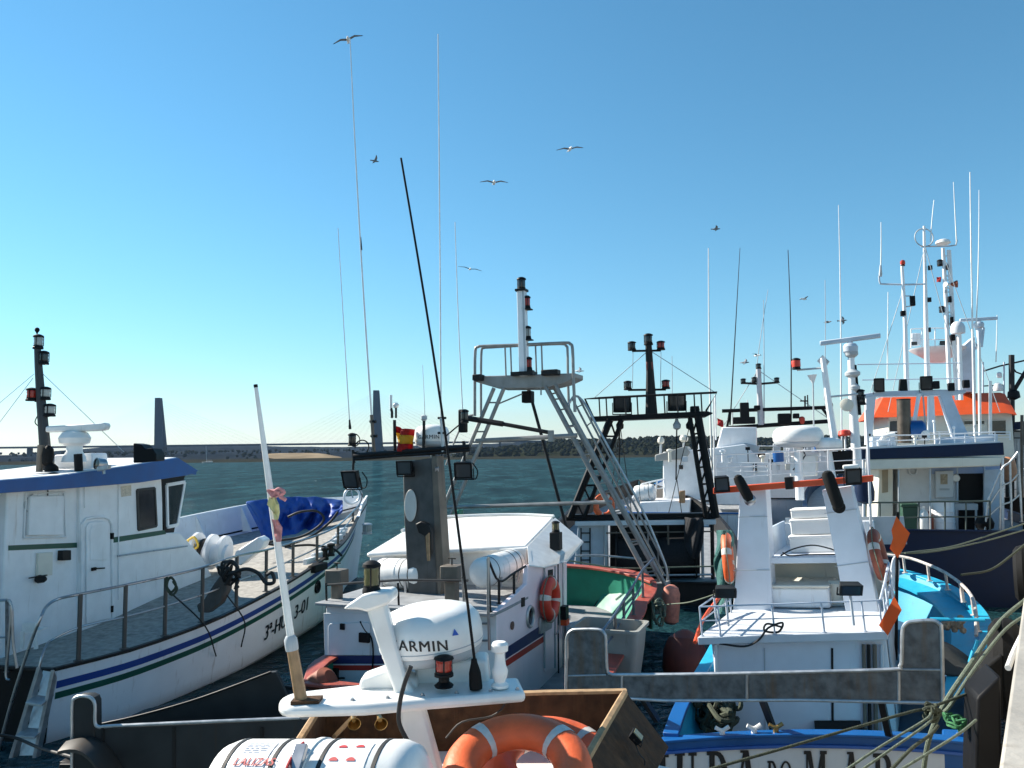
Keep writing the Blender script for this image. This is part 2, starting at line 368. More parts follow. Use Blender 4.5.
def railing(parent, bases, tops, w_m, mids=(.5,), m=INOX, pm=None, lead=None, tail=None, name='railing', closed=False, post_r=None):
    """rails as one mesh, every post a child of it"""
    tp = list(tops); mb = MB()
    pts = ([V(x) for x in lead] if lead else []) + tp + ([V(x) for x in tail] if tail else [])
    mb.tube(smooth(pts, 4), w_m, 8)
    for k in mids: mb.tube(smooth([b.lerp(t, k) for b, t in zip(bases, tp)], 4) if len(tp) > 2 else [b.lerp(t, k) for b, t in zip(bases, tp)], w_m * .8, 6)
    o = part(name, mb, m, parent)
    for b, t in zip(bases, tp):
        pb = MB().tube([b, t], post_r or w_m * 1.15, 8)
        pb.lathe(b, (t - b), [((post_r or w_m) * 2.1, 0), ((post_r or w_m) * 2.1, .012), (w_m, .014)], 10)
        part('post', pb, pm or m, o)
    return o
def text_mesh(s, size=1., bold=0., shear=0., space=1.):
    cu = bpy.data.curves.new('t', 'FONT'); cu.body = s; cu.size = size; cu.offset = bold * size; cu.shear = shear; cu.space_character = space; cu.resolution_u = 4
    o = bpy.data.objects.new('t', cu); COL.objects.link(o)
    dg = bpy.context.evaluated_depsgraph_get(); me = o.evaluated_get(dg).to_mesh()
    bm = bmesh.new(); bm.from_mesh(me)
    bmesh.ops.triangulate(bm, faces=bm.faces)
    vs = [v.co.copy() for v in bm.verts]; fs = [tuple(v.index for v in f.verts) for f in bm.faces]; bm.free()
    o.evaluated_get(dg).to_mesh_clear(); bpy.data.objects.remove(o); bpy.data.curves.remove(cu)
    w = max(v.x for v in vs)
    return vs, fs, w
def lettering(parent, s, fn, size, m, bold=.0, shear=0., space=1., name='lettering'):
    """fn(x, y) -> world point; x, y in metres along the baseline"""
    vs, fs, w = text_mesh(s, size, 0, shear, space)
    mb = MB().add([fn(v.x, v.y) for v in vs], fs)
    for k in (-1, 1):
        if bold: mb.add([fn(v.x + k * bold * size, v.y) for v in vs], fs)
    return part(name, mb, m, parent)
def flat(o, x, y): return lambda a, b: V(o) + V(x) * a + V(y) * b

def tangle(c, rx, ry, rz, r, n, seed, step=.5):
    """a loose tangle: one long random walk kept near c"""
    rn = random.Random(seed); p = V((0, 0, 0)); d = V((1, 0, 0)); pts = []
    for i in range(n):
        d = (d + V((rn.gauss(0, 1), rn.gauss(0, 1), rn.gauss(0, 1))) * .8).normalized()
        p = p + d * step
        if p.length > 1: p = p * .75; d = (d - p).normalized()
        pts.append(V(c) + V((p.x * rx, p.y * ry, p.z * rz)))
    return MB().tube(smooth(pts, 4), r, 6)
# ------------------------------------------------------------------ hull lofting
class Hull:
    def __init__(s, fr, vc, st, wl=.86, keel=-.5, n=44, skew=0.):
        s.skew = skew
        s.fr, s.vc, s.wl, s.keel = fr, (vc if callable(vc) else (lambda u: vc)), wl, keel; s.st = st; s.n = n
        s.us = [st[0][0] + (st[-1][0] - st[0][0]) * (1 - (1 - i / n) ** 1.5) for i in range(n + 1)]
    def at(s, u):
        st = s.st; u = min(max(u, st[0][0]), st[-1][0])
        for i in range(len(st) - 1):
            if u <= st[i + 1][0]: break
        a, b, c, d = st[max(i - 1, 0)], st[i], st[i + 1], st[min(i + 2, len(st) - 1)]
        h = c[0] - b[0]; t = (u - b[0]) / h; r = []
        for k in (1, 2):
            mb_ = (c[k] - a[k]) / max(c[0] - a[0], 1e-6) * h; mc = (d[k] - b[k]) / max(d[0] - b[0], 1e-6) * h
            r.append(b[k] * (2 * t ** 3 - 3 * t * t + 1) + mb_ * (t ** 3 - 2 * t * t + t) + c[k] * (3 * t * t - 2 * t ** 3) + mc * (t ** 3 - t * t))
        return max(r[0], 0.), r[1]
    def half(s, u, z):
        b, zs = s.at(u); t = (z - s.keel) / (zs - s.keel); bow = (u - s.st[0][0]) / (s.st[-1][0] - s.st[0][0])
        fl = s.wl - .38 * max(0, bow - .55) / .45
        t = max(0, min(1.3, t)); return b * (fl + (1 - fl) * (t ** 1.3)) * min(1, .55 + t * 1.6)
    def pt(s, side, u, z, off=0.):
        rake = .35 * (z - s.at(s.st[-1][0])[1]) * max(0, (u - s.st[0][0]) / (s.st[-1][0] - s.st[0][0]) - .75) / .25
        return s.W(u + rake, s.vc(u) + side * max(0, s.half(u, z) + off), z)
    def W(s, u, v, z):
        return s.fr.w(u + s.skew * (v - s.vc(u)) * max(0, 1 - (u - s.st[0][0]) / 3.), v, z)
    def zs(s, u): return s.at(u)[1]
    def build(s, parent, m, deckm, bw=.5, cap=None, capw=.14, inner=None, stripes=(), transom=True, deck_z=None, transom_m=None, capside=(-1, 1), cap2=None, u2=0):
        mb = MB(); K = 9; rows = {}
        for sd in (-1, 1):
            rows[sd] = [[s.pt(sd, u, s.keel + (s.zs(u) - s.keel) * k / K) for k in range(K + 1)] for u in s.us]
            mb.grid(rows[sd])
        if transom: mb.use(1 if transom_m else 0).grid([[a.lerp(b, j / 6) for j in range(7)] for a, b in zip(rows[-1][0], rows[1][0])])
        o = part('hull', mb, [m, transom_m or m], parent, sharp=50)
        zd = deck_z or (lambda u: s.zs(u) - bw)
        ins = MB(); tk = .09
        f = lambda sd, u, z: s.pt(sd, u, z, -tk)
        uu = [s.us[0] + tk] + [u for u in s.us[1:] if u < s.us[-1] - .12] + [s.us[-1] - .1]
        for sd in (-1, 1): ins.grid([[f(sd, u, zd(u) + (s.zs(u) - zd(u)) * k / 3) for k in range(4)] for u in uu])
        if transom: ins.grid([[f(-1, uu[0], z).lerp(f(1, uu[0], z), j / 4) for j in range(5)] for z in (zd(uu[0]), s.zs(uu[0]))])
        part('bulwark_lining', ins, inner or m, parent, sharp=50)
        dk = MB().grid([[f(-1, u, zd(u)).lerp(f(1, u, zd(u)), j / 4) for j in range(5)] for u in uu])
        part('deck', dk, deckm, parent, sharp=60)
        if cap:
            c = MB(); c2 = MB(); uc = [u for u in s.us if u < s.us[-1] - .03]
            for sd in capside:
                for q, ul in ((c, [u for u in uc if not cap2 or u < u2]), (c2, [u for u in uc if cap2 and u >= u2])):
                    if len(ul) > 1: q.sweep([s.W(u, s.vc(u) + sd * max(s.at(u)[0] - capw * .25, 0.02), s.zs(u) + .025) for u in ul], [s.fr.v] * len(ul), capw, .05, s.fr.z)
            if cap2: part('side_deck', c2, cap2, parent, bevel=.01); capw_ = 0
            if transom: c.beam(s.fr.w(s.us[0], s.vc(s.us[0]) - s.at(s.us[0])[0], s.zs(s.us[0]) + .022), s.fr.w(s.us[0], s.vc(s.us[0]) + s.at(s.us[0])[0], s.zs(s.us[0]) + .022), .05, capw - .01, s.fr.z)
            if not transom:
                h_ = len(c.v) // 2; hf = len(c.f) // 2
                for i in (0, 1):
                    q = MB(); q.add(c.v[i * h_:(i + 1) * h_], [tuple(k - i * h_ for k in f) for f in c.f[i * hf:(i + 1) * hf]]); part('cap_rail', q, cap, parent, bevel=.01)
            else: part('cap_rail', c, cap, parent, bevel=.01)
        for sm, za, zb, u0, u1 in stripes:
            st = MB(); ul = [u0 + (u1 - u0) * i / 40 for i in range(41)]
            for sd in (-1, 1): st.grid([[s.pt(sd, u, s.zs(u) - q, .006) for q in (za, (za + zb) / 2, zb)] for u in ul])
            part('hull_stripe', st, sm, parent, sharp=60)
        return o

# ------------------------------------------------------------------ the setting: water, far shore, bridge, quay
def node_mat(name):
    m = bpy.data.materials.new(name); m.use_nodes = True; n = m.node_tree.nodes; n.clear()
    out = n.new('ShaderNodeOutputMaterial'); b = n.new('ShaderNodeBsdfPrincipled'); m.node_tree.links.new(b.outputs[0], out.inputs[0])
    return m, n, m.node_tree.links, b
wm, n, l, b = node_mat('river_water')
tc = n.new('ShaderNodeTexCoord'); hs = []
for sc_, de, wgt, st in ((.55, 4, 1., (1, 1.6, 1)), (2.2, 4, .33, (1, 1.5, 1)), (7., 3, .10, (1, 1, 1))):
    mp = n.new('ShaderNodeMapping'); mp.inputs['Scale'].default_value = st; mp.inputs['Rotation'].default_value = (0, 0, .5); l.new(tc.outputs['Object'], mp.inputs[0])
    z = n.new('ShaderNodeTexNoise'); z.inputs['Scale'].default_value = sc_; z.inputs['Detail'].default_value = de; z.inputs['Roughness'].default_value = .6; l.new(mp.outputs[0], z.inputs['Vector'])
    q = n.new('ShaderNodeMath'); q.operation = 'MULTIPLY'; q.inputs[1].default_value = wgt; l.new(z.outputs[0], q.inputs[0]); hs.append(q)
a1 = n.new('ShaderNodeMath'); l.new(hs[0].outputs[0], a1.inputs[0]); l.new(hs[1].outputs[0], a1.inputs[1])
a2 = n.new('ShaderNodeMath'); l.new(a1.outputs[0], a2.inputs[0]); l.new(hs[2].outputs[0], a2.inputs[1])
bp = n.new('ShaderNodeBump'); bp.inputs['Strength'].default_value = 1; bp.inputs['Distance'].default_value = .5; l.new(a2.outputs[0], bp.inputs['Height']); l.new(bp.outputs[0], b.inputs['Normal'])
fo = n.new('ShaderNodeMapping'); fo.inputs['Scale'].default_value = (.4, .1, 1); l.new(tc.outputs['Object'], fo.inputs[0])
fz = n.new('ShaderNodeTexNoise'); fz.inputs['Scale'].default_value = 1.; fz.inputs['Detail'].default_value = 5; fz.inputs['Roughness'].default_value = .7; l.new(fo.outputs[0], fz.inputs['Vector'])
fr_ = n.new('ShaderNodeMapRange'); l.new(fz.outputs[0], fr_.inputs[0]); fr_.inputs[1].default_value = .70; fr_.inputs[2].default_value = .74
big = n.new('ShaderNodeTexNoise'); big.inputs['Scale'].default_value = .5; big.inputs['Detail'].default_value = 7; big.inputs['Roughness'].default_value = .75; bm_ = n.new('ShaderNodeMapping'); bm_.inputs['Scale'].default_value = (.35, .12, 1); l.new(tc.outputs['Object'], bm_.inputs[0]); l.new(bm_.outputs[0], big.inputs['Vector']); bgr = n.new('ShaderNodeMapRange'); l.new(big.outputs[0], bgr.inputs[0]); bgr.inputs[1].default_value = .4; bgr.inputs[2].default_value = .66
c1 = n.new('ShaderNodeMix'); c1.data_type = 'RGBA'; l.new(bgr.outputs[0], c1.inputs[0]); c1.inputs[6].default_value = (.0018, .012, .016, 1); c1.inputs[7].default_value = (.021, .068, .078, 1)
c2 = n.new('ShaderNodeMix'); c2.data_type = 'RGBA'; l.new(fr_.outputs[0], c2.inputs[0]); l.new(c1.outputs[2], c2.inputs[6]); c2.inputs[7].default_value = (.6, .65, .65, 1)
df = n.new('ShaderNodeBsdfDiffuse'); gl_ = n.new('ShaderNodeBsdfGlossy'); gl_.inputs['Roughness'].default_value = .12; ms_ = n.new('ShaderNodeMixShader'); ms_.inputs[0].default_value = .12
l.new(c2.outputs[2], df.inputs['Color']); l.new(bp.outputs[0], df.inputs['Normal']); l.new(bp.outputs[0], gl_.inputs['Normal']); l.new(df.outputs[0], ms_.inputs[1]); l.new(gl_.outputs[0], ms_.inputs[2])
wout = [q for q in n if q.type == 'OUTPUT_MATERIAL'][0]; l.new(ms_.outputs[0], wout.inputs[0]); n.remove(b)
w = MB().grid([[(x, y, 0) for x in (-4000, 0, 4000)] for y in (-200, 1500, 7000)])
tag(part('water', w, wm), kind='structure')

def hillmat(name, ca, cb, scale, extra=None):
    m, n, l, b = node_mat(name); tc = n.new('ShaderNodeTexCoord')
    z = n.new('ShaderNodeTexNoise'); z.inputs['Scale'].default_value = scale; z.inputs['Detail'].default_value = 8; z.inputs['Roughness'].default_value = .7; l.new(tc.outputs['Object'], z.inputs['Vector'])
    r = n.new('ShaderNodeMapRange'); l.new(z.outputs[0], r.inputs[0]); r.inputs[1].default_value = .38; r.inputs[2].default_value = .62
    x = n.new('ShaderNodeMix'); x.data_type = 'RGBA'; l.new(r.outputs[0], x.inputs[0]); x.inputs[6].default_value = (*ca, 1); x.inputs[7].default_value = (*cb, 1)
    b2 = n.new('ShaderNodeBsdfDiffuse'); l.new(x.outputs[2], b2.inputs[0]); l.new(b2.outputs[0], [q for q in n if q.type == 'OUTPUT_MATERIAL'][0].inputs[0]); n.remove(b)
    return m
HILLM = hillmat('air_blued_scrub', (.006, .010, .016), (.022, .028, .036), .03)  # blue of the distant air put into the scrub colour
HILLR = hillmat('near_scrub', (.010, .014, .008), (.035, .036, .02), .05)
SANDM = mat('pale_sand', (.26, .2, .13), .95, var=.3, scale=.05, spec=0.)
MARSH = mat('dry_marsh_grass', (.03, .03, .022), .95, var=.4, scale=.05, spec=0.)
from mathutils import noise
def ridge(name, x0, x1, y0, y1, top, m, nx=160, ny=14, amp=1.):
    """a bank of land: rises from the water at y0 to its crest top(x) and falls behind"""
    rows = []
    for j in range(ny + 1):
        t = j / ny; row = []
        for i in range(nx + 1):
            x = x0 + (x1 - x0) * i / nx; y = y0 + (y1 - y0) * t + noise.noise(V((x * .004, 3.1, t * 2))) * (y1 - y0) * .12 * math.sin(math.pi * min(1, t * 1.4 + .1))
            h = top(x) * math.sin(math.pi * min(1, t * .62)) ** .9 if t else 0
            z = h + noise.noise(V((x * .02, y * .02, 1))) * amp * min(1, t * 3) + noise.noise(V((x * .09, y * .09, 5))) * amp * .45 * min(1, t * 3)
            row.append((x, y, max(z, -.4) if t else -.5))
        rows.append(row)
    return tag(part(name, MB().grid(rows), m, sharp=180), kind='structure')
ridge('hills', -2200, 420, 880, 1750, lambda x: 13 + 3 * math.sin(x * .004 + 1) + 5 * noise.noise(V((x * .0022, 0, 0))), HILLM, 260, 16, 1.6)
ridge('hills', -900, 900, 1250, 2300, lambda x: 30 + 5 * math.sin(x * .005) + 5 * noise.noise(V((x * .003, 7, 0))), HILLM, 200, 12, 2)
ridge('hills', -70, 900, 700, 1150, lambda x: (17 + 5 * noise.noise(V((x * .008, 2, 0)))) * min(1, max(0, (x + 80) / 130)), HILLR, 260, 16, 2.2)
ridge('shore', -1100, 420, 560, 880, lambda x: 1.6, MARSH, 200, 8, .5)
ridge('shore', -70, 900, 640, 720, lambda x: 1.2, MARSH, 160, 6, .3)
# the sandy hollow on the left shore
p = []
for i in range(28):
    a = 2 * math.pi * i / 28; r = 1 + .18 * noise.noise(V((math.cos(a) * 1.3, math.sin(a) * 1.3, 4)))
    p.append(at(300 + 38 * r * math.cos(a), 456.5 - 3.6 * r * math.sin(a) + .02 * 38 * math.cos(a), 800 + 25 * math.sin(a)))
tag(part('sand', MB().prism(p, (0, 6, -1)), SANDM), kind='structure')
# wooded ridge on the right shore: a far-off wood that reads as one mass
wood = MB()
def clump(c, r):
    vs, fs = [], []; N, K = 6, 4; s0 = random.random() * 9
    for k in range(K + 1):
        ph = math.pi * k / K
        for i in range(N):
            t = 2 * math.pi * i / N + k * .5; q = 1 + .45 * noise.noise(V((math.cos(t) * 1.7 + s0, math.sin(t) * 1.7, ph * 1.6)))
            vs.append(c + V((math.cos(t) * math.sin(ph) * r * q, math.sin(t) * math.sin(ph) * r * q, math.cos(ph) * r * .9 * q)))
    for k in range(K):
        for i in range(N): fs.append((k * N + i, k * N + (i + 1) % N, (k + 1) * N + (i + 1) % N, (k + 1) * N + i))
    wood.add(vs, fs)
for i in range(2600):
    x = random.uniform(-60, 620); t = random.random(); y = 690 + 330 * t
    h = (17 + 5 * noise.noise(V((x * .008, 2, 0)))) * min(1, max(0, (x + 80) / 130)) * math.sin(math.pi * min(1, (t * .85 + .03) * .62)) ** .9
    if noise.noise(V((x * .02, y * .03, 9))) < -.18: continue
    r = random.uniform(1.3, 3.4); clump(V((x, y, h + r * .5)), r)
for i in range(1100):
    x = random.uniform(-1000, 80); t = random.random(); y = 860 + 520 * t; r = random.uniform(1.2, 2.6)
    h = 13 * math.sin(math.pi * min(1, t * .5)) ** .9
    if noise.noise(V((x * .012, y * .012, 9))) > -.05: clump(V((x, y, h + r * .3)), r)
WOODM = hillmat('evergreen_wood', (.007, .010, .006), (.022, .025, .015), .25)
tag(part('woods', wood, WOODM, sharp=60), kind='stuff')

# cable-stayed bridge
BY = 1200.
br = thing('cable_stayed_bridge', 'distant cable stayed road bridge with two tall pylons across the river', 'bridge', at(268, 453, BY))
def deckpt(px): return at(px, 447.8 - (px) * 4.4 / 370, BY)
dk = MB(); pl = [deckpt(px) for px in range(-160, 620, 20)]
dk.sweep(pl, [V((0, 1, 0))] * len(pl), 18, 2.6)
part('bridge_deck', dk, BRIDGEC, br, sharp=60)
cb = []
for (tx, ty, bx, wt, wb) in ((158.6, 398, 161.5, 5.0, 9.5), (376.3, 390.5, 378.2, 5.4, 9.6)):
    tw = MB(); c = V((at(bx, 450, BY).x, BY, 0)); tpz = at(tx, ty, BY); k = BY / F
    for sgn in (-1, 1):
        a0, a1 = c + V((0, sgn * 6, -1)), V((tpz.x, BY + sgn * 2.2, tpz.z))
        tw.add([a0 + V((i * wb * k / 2, j * 3, 0)) for i in (-1, 1) for j in (-1, 1)] + [a1 + V((i * wt * k / 2, j * 2.2, 0)) for i in (-1, 1) for j in (-1, 1)],
               [(0, 1, 3, 2), (4, 6, 7, 5), (0, 4, 5, 1), (2, 3, 7, 6), (0, 2, 6, 4), (1, 5, 7, 3)])
    tw.box(c + V((0, 0, 12)), (wb * k * .45, 0, 0), (0, 17, 0), (0, 0, 1.5))
    part('pylon', tw, BRIDGEC, br, sharp=30)
    for i in range(11):
        for sgn in (-1, 1):
            for yy in (-7, 7):
                top = V((tpz.x, BY + yy * .2, tpz.z - 3 - i * 3)); q = deckpt(bx + sgn * (107 - i * 9)); cb.append((top, q + V((0, yy, 1))))
m = MB()
for a, q in cb: m.tube([a, q], .05, 3)
tag(part('stay_cables', m, BRIDGEC, br), kind='stuff')
pr = MB()
for px in (-140, -80, -20, 30, 500, 560): 
    q = deckpt(px); part('bridge_pier', MB().box(V((q.x, BY, q.z / 2 - 1)), (1.6, 0, 0), (0, 5, 0), (0, 0, q.z / 2)), BRIDGEC, br)
# far sailing boat
q = at(207, 463.5, 540); sb = thing('sailing_boat', 'tiny white sailing boat with bare mast far out near the left shore', 'sailboat', V((q.x, 540, 0)))
part('hull', MB().add([V((q.x + dx, 540 + dy, z)) for dx, dy, z in ((-3.5, 0, .9), (-2.6, 1.2, .9), (2.4, 1.2, .9), (4.2, 0, 1.1), (2.4, -1.2, .9), (-2.6, -1.2, .9), (-3, 0, -.2), (3, 0, -.2))],
     [(0, 1, 2, 3, 4, 5), (0, 5, 6), (5, 4, 7, 6), (4, 3, 7), (0, 6, 1), (1, 6, 7, 2), (2, 7, 3)]), GEL, sb)
part('mast', MB().tube([V((q.x - .3, 540, .9)), at(206, 446, 540)], .09, 6), ALU, sb)
part('boom', MB().tube([V((q.x - .3, 540, 2)), V((q.x + 3.4, 540, 1.9))], .09, 6), ALU, sb)
# quay on the right
qa, qb = atz(1003, 768, 2.6), atz(1024, 612, 2.6); qd = (qb - qa); qd.z = 0; qd.normalize(); qn = V((qd.y, -qd.x, 0))
q0, q1 = qa - qd * 14, qa + qd * 70
m = MB()
for i in range(14):
    a, b_ = q0.lerp(q1, i / 14), q0.lerp(q1, (i + 1) / 14) - qd * .012
    m.prism([a, b_, b_ - V((0, 0, 4)), a - V((0, 0, 4))], qn * 14)
    m.prism([a + V((0, 0, .13)) + qn * .004, b_ + V((0, 0, .13)) + qn * .004, b_ + qn * .004, a + qn * .004], qn * .32)
tag(part('quay', m, CONC, bevel=.02), kind='structure')

# the air: pale haze that fades the far shore and the bridge
hm = bpy.data.materials.new('air_haze'); hm.use_nodes = True; hn = hm.node_tree.nodes; hn.clear()
ho = hn.new('ShaderNodeOutputMaterial'); hv = hn.new('ShaderNodeVolumePrincipled'); hv.inputs['Color'].default_value = (.5, .72, 1, 1); hv.inputs['Density'].default_value = .00005; hv.inputs['Anisotropy'].default_value = .0
hm.node_tree.links.new(hv.outputs[0], ho.inputs['Volume'])
hz_ = MB().box((0, 3400, 60), (4100, 0, 0), (0, 3700, 0), (0, 0, 62))
tag(part('haze', hz_, hm, sharp=10), kind='stuff')
# ------------------------------------------------------------------ boat nearest the camera: white boat with radar arch
A = thing('fishing_boat', 'white boat closest below, seen over its cabin roof with radar arch and rusty roof bulwark', 'fishing boat', V((-.3, 5.2, 0)), 'fishing boats moored in the harbour')
Fa = Frame((-.5, 3.0), 4, 0)
hA = Hull(Fa, .2, [(-5, 1.5, 1.1), (-3, 1.75, 1.15), (0, 1.9, 1.25), (2, 1.7, 1.45), (3.3, 1.1, 1.7), (4.0, .4, 1.85), (4.2, .02, 1.9)])
hA.build(A, HULLW, DECKG, bw=.4, cap=BLUE)
ff = 2.36
roofp = [Fa.w(u, v, ff) for u, v in ((-2.2, -1.2), (2.05, -1.2), (2.35, -.7), (2.35, 1.1), (2.05, 1.6), (-2.2, 1.6))]
part('wheelhouse', MB().prism([p - V((0, 0, .04)) - (p - Fa.w(0, .2, ff)) * .07 for p in roofp], (0, 0, -1.7)), WHITE, A, bevel=.03)
part('wheelhouse_roof', MB().prism(roofp, (0, 0, -.07)), GEL, A, bevel=.03)
# rust brown open-topped roof bulwark
bk = L(AY(5.3), (322, 702), (440, 699), (545, 694.5), (627, 693))
rb = MB()
rb.slabgrid([[q, q - V((0, 0, .34))] for q in bk], (0, .035, 0))
rim_r = [at(627, 693, 5.3), at(609, 724, 4.78), at(584, 768, 4.2)]; low_r = [at(669, 747, 5.12), at(655, 774, 4.75), at(634, 812, 4.25)]
rb.slabgrid([[a, a.lerp(b_, .5), b_] for a, b_ in zip(rim_r, low_r)], (-.03, 0, -.025))
rim_l = [at(322, 702, 5.3), at(306, 727, 4.75), at(290, 752, 4.3)]
rb.slabgrid([[a, a - V((.02, 0, .34))] for a in rim_l], (.03, 0, 0))
o = part('roof_bulwark', rb, RUSTY, A, bevel=.004)
eg = MB()
eg.sweep([q + V((0, .017, .008)) for q in bk], [V((0, 1, 0))] * 4, .055, .018)
eg.tube([q + V((-.016, 0, -.002)) for q in rim_r], .024, 6); eg.tube([q + V((.012, 0, .004)) for q in rim_l], .022, 6)
part('edge_trim', eg, TANEDGE, o)
fr_n = (low_r[0] - rim_r[0]).cross(rim_r[2] - rim_r[0]).normalized()
if fr_n.y > 0: fr_n = -fr_n
fl = at(629, 738, 4.78) + V((.03, -.05, .02))
floodlight(A, fl, .085, .075, .04, fr_n + V((.2, 0, .2)), glass=mat('yellowed_lens', (.3, .26, .14), .2))
part('light_cable', MB().tube(smooth([fl + V((0, 0, -.04)), fl + V((.02, -.01, -.09)), fl + V((.05, 0, -.13)), fl + V((.04, 0, -.2))]), .004, 5), BROPE, A)
part('roof_floor', MB().prism([V((q.x, q.y, 2.38)) for q in (at(320, 720, 5.27), at(632, 715, 5.27), at(640, 800, 4.25), at(300, 800, 4.25))], (0, 0, .035)), GEL, A)
# radar arch: wing, raked post, lower post
ra = MB()
wl_, wr_ = at(279, 705.5, 4.55), at(522, 689.5, 4.72)
wv = (wr_ - wl_).normalized(); wn = V((-wv.y, wv.x, 0)).normalized()
ol = []
for i in range(9):
    a = math.pi / 2 + math.pi * i / 8; ol.append(wl_ + wv * .1 + (wv * math.cos(a) * .1 + wn * math.sin(a) * .15))
ol += [wl_.lerp(wr_, .35) - wn * .2, wl_.lerp(wr_, .62) - wn * .17, wr_ - wn * .15, wr_ + wn * .15, wl_.lerp(wr_, .62) + wn * .19, wl_.lerp(wr_, .35) + wn * .22]
ra.prism([p - V((0, 0, .03)) for p in ol], (0, 0, .06))
part('arch_wing', ra, GEL, A, bevel=.022)
YP = 4.62
post = L(AY(YP), (365.5, 608), (384.5, 601), (395, 640), (408, 684), (423, 706), (443, 778), (411, 790), (399, 716), (393, 690), (379, 650))
o = part('arch_post', MB().prism(post, (.0, .10, 0)), GEL, A, bevel=.018)
tp = L(AY(YP - .03), (342, 609.5), (350, 603), (362, 595), (372, 592.5), (388, 591.5), (391, 598), (389, 604), (366, 612), (358, 610))
part('post_cap', MB().prism(tp, (.02, .19, 0)), GEL, o, bevel=.015)
part('arch_brace', MB().prism(L(AY(4.7), (360, 679), (388, 669), (416, 681), (418, 690), (358, 691)), (0, .16, 0)), GEL, A, bevel=.02)
c = at(371.5, 593, 4.68)
n1 = navlight(A, c, .05, .185, LENSG)
# big radome with lettering wrapped round it
rc = at(432.5, 650, 4.92); rr = .312
part('radome_pedestal', MB().prism(L(AY(4.8), (414, 663), (487, 660), (490, 686), (416, 690)), (0, .22, 0)), GEL, A, bevel=.02)
tilt = V((-.1, -.03, 1)).normalized()
rd = radome(A, rc - tilt * .06, rr, .33, tilt)
def onr(x, z):
    a = x / rr; d = V((rc.x - CP.x, rc.y - CP.y, 0)).normalized(); s = V((d.y, -d.x, 0))
    return rc - tilt * .06 + (tilt * (.165 + z * .96)) + (-d * math.cos(a) + s * math.sin(a)) * (rr * (1.006 - max(0, z - .04) * .5))
lettering(rd, 'GARMIN', lambda x, y: onr(x - .262, y - .04), .088, INK, bold=.022, space=1.12)
part('emblem', MB().add([onr(.13, .04), onr(.172, .04), onr(.151, .078)], [(0, 1, 2)]), BLUEINK, rd)
# red lamp, whip, mushroom antenna on the wing
c = at(444, 687, 4.6)
part('lamp_foot', MB().lathe(c, (0, 0, 1), [(.05, 0), (.055, .01), (.03, .03), (.03, .05), (.048, .065), (.05, .075)], 18), BLACK, navlight(A, c + V((0, 0, .06)), .052, .115, LENSR))
o = whip(A, AY(4.62), (475, 664), (401, 158), 3.2, 2.2, BLACK)
b0 = at(476, 689, 4.62); b1 = at(474, 660, 4.62)
part('antenna_base', MB().lathe(b0, b1 - b0, [(.036, 0), (.038, .02), (.034, .09), (.026, .12), (.02, .14), (.016, .165)], 14), RUBBER, o)
c = at(500, 687, 4.65)
part('mushroom_antenna', MB().lathe(c, (0, 0, 1), [(.05, 0), (.05, .015), (.03, .03), (.042, .06), (.048, .09), (.035, .12), (.03, .16), (.028, .19), (.048, .2), (.05, .235), (.035, .25), (.001, .252)], 20), GEL, A)
rod(A, 'antenna_cable', AY(4.3), ((411, 666), (405, 682), (400, 702), (399, 722), (406, 738), (412, 748)), 4.5, BROPE, sm=4)
rod(A, 'antenna_cable', AY(4.95), ((488, 690), (505, 702), (492, 716), (462, 722), (446, 738)), 2, BROPE, sm=4)
# brass twin horn under the wing
hb = MB()
for dx in (0, 26):
    q = at(352 + dx, 712, 4.85); hb.lathe(q, (.3, -1, -.2), [(.012, 0), (.014, .06), (.02, .1), (.038, .14), (.034, .142), (.012, .1)], 14)
hb.tube([at(352, 712, 4.85), at(365, 704, 4.9), at(378, 712, 4.85)], .012, 8); hb.tube([at(365, 704, 4.9), at(364, 697, 4.8)], .01, 8)
part('twin_horn', hb, BRASS, A)
part('horn_bracket', MB().beam(at(334, 737, 4.9), at(372, 697, 4.72), .022, .02), TANEDGE, A)
for f_ in (.3, .44, .58, .72, .86, .97):
    b_ = wl_.lerp(wr_, f_) - wn * .1 + V((0, 0, .03)); part('wing_bolt', MB().lathe(b_, (0, 0, 1), [(.014, 0), (.014, .006), (.008, .007), (.008, .014)], 6), INOX, A)
part('radome_seam', MB().lathe(rc - tilt * .06 + tilt * .112, tilt, [(rr * 1.002, 0), (rr * 1.006, .003), (rr * 1.002, .006)], 40), GREYP, rd)
# pole with tattered flag
f0, f1, f2 = at(301.5, 698, 4.5), at(291.5, 645, 4.5), at(255.5, 384.5, 4.5)
fp = thing('flagpole', 'white tapering pole on a wooden butt stepped in the arch of the nearest boat', 'flagpole', f0)
part('wooden_butt', MB().tube([f0 + V((0, 0, -.02)), f1], [.034, .03], 10), WOODP, fp)
part('pole', MB().tube([f1 + (f0 - f1) * .15, f1.lerp(f2, .5), f2 - (f2 - f1) * .012], [.021, .02, .011], 10), GEL, fp)
part('pole_tip', MB().tube([f2 - (f2 - f1) * .012, f2], [.012, .012], 8), BLACK, fp)
part('clamp', MB().lathe(f1.lerp(f2, -.02), f2 - f1, [(.034, 0), (.036, .02), (.036, .06), (.025, .08)], 10), GREYP, fp)
part('mast_step', MB().box(f0 - V((-.03, 0, .012)), (.075, .006, 0), (0, .05, 0), (0, 0, .01)), RUSTY, A)
rg = thing('tattered_flag', 'faded red and yellow flag remnant wound round the white pole', 'flag', at(276, 528, 4.47))
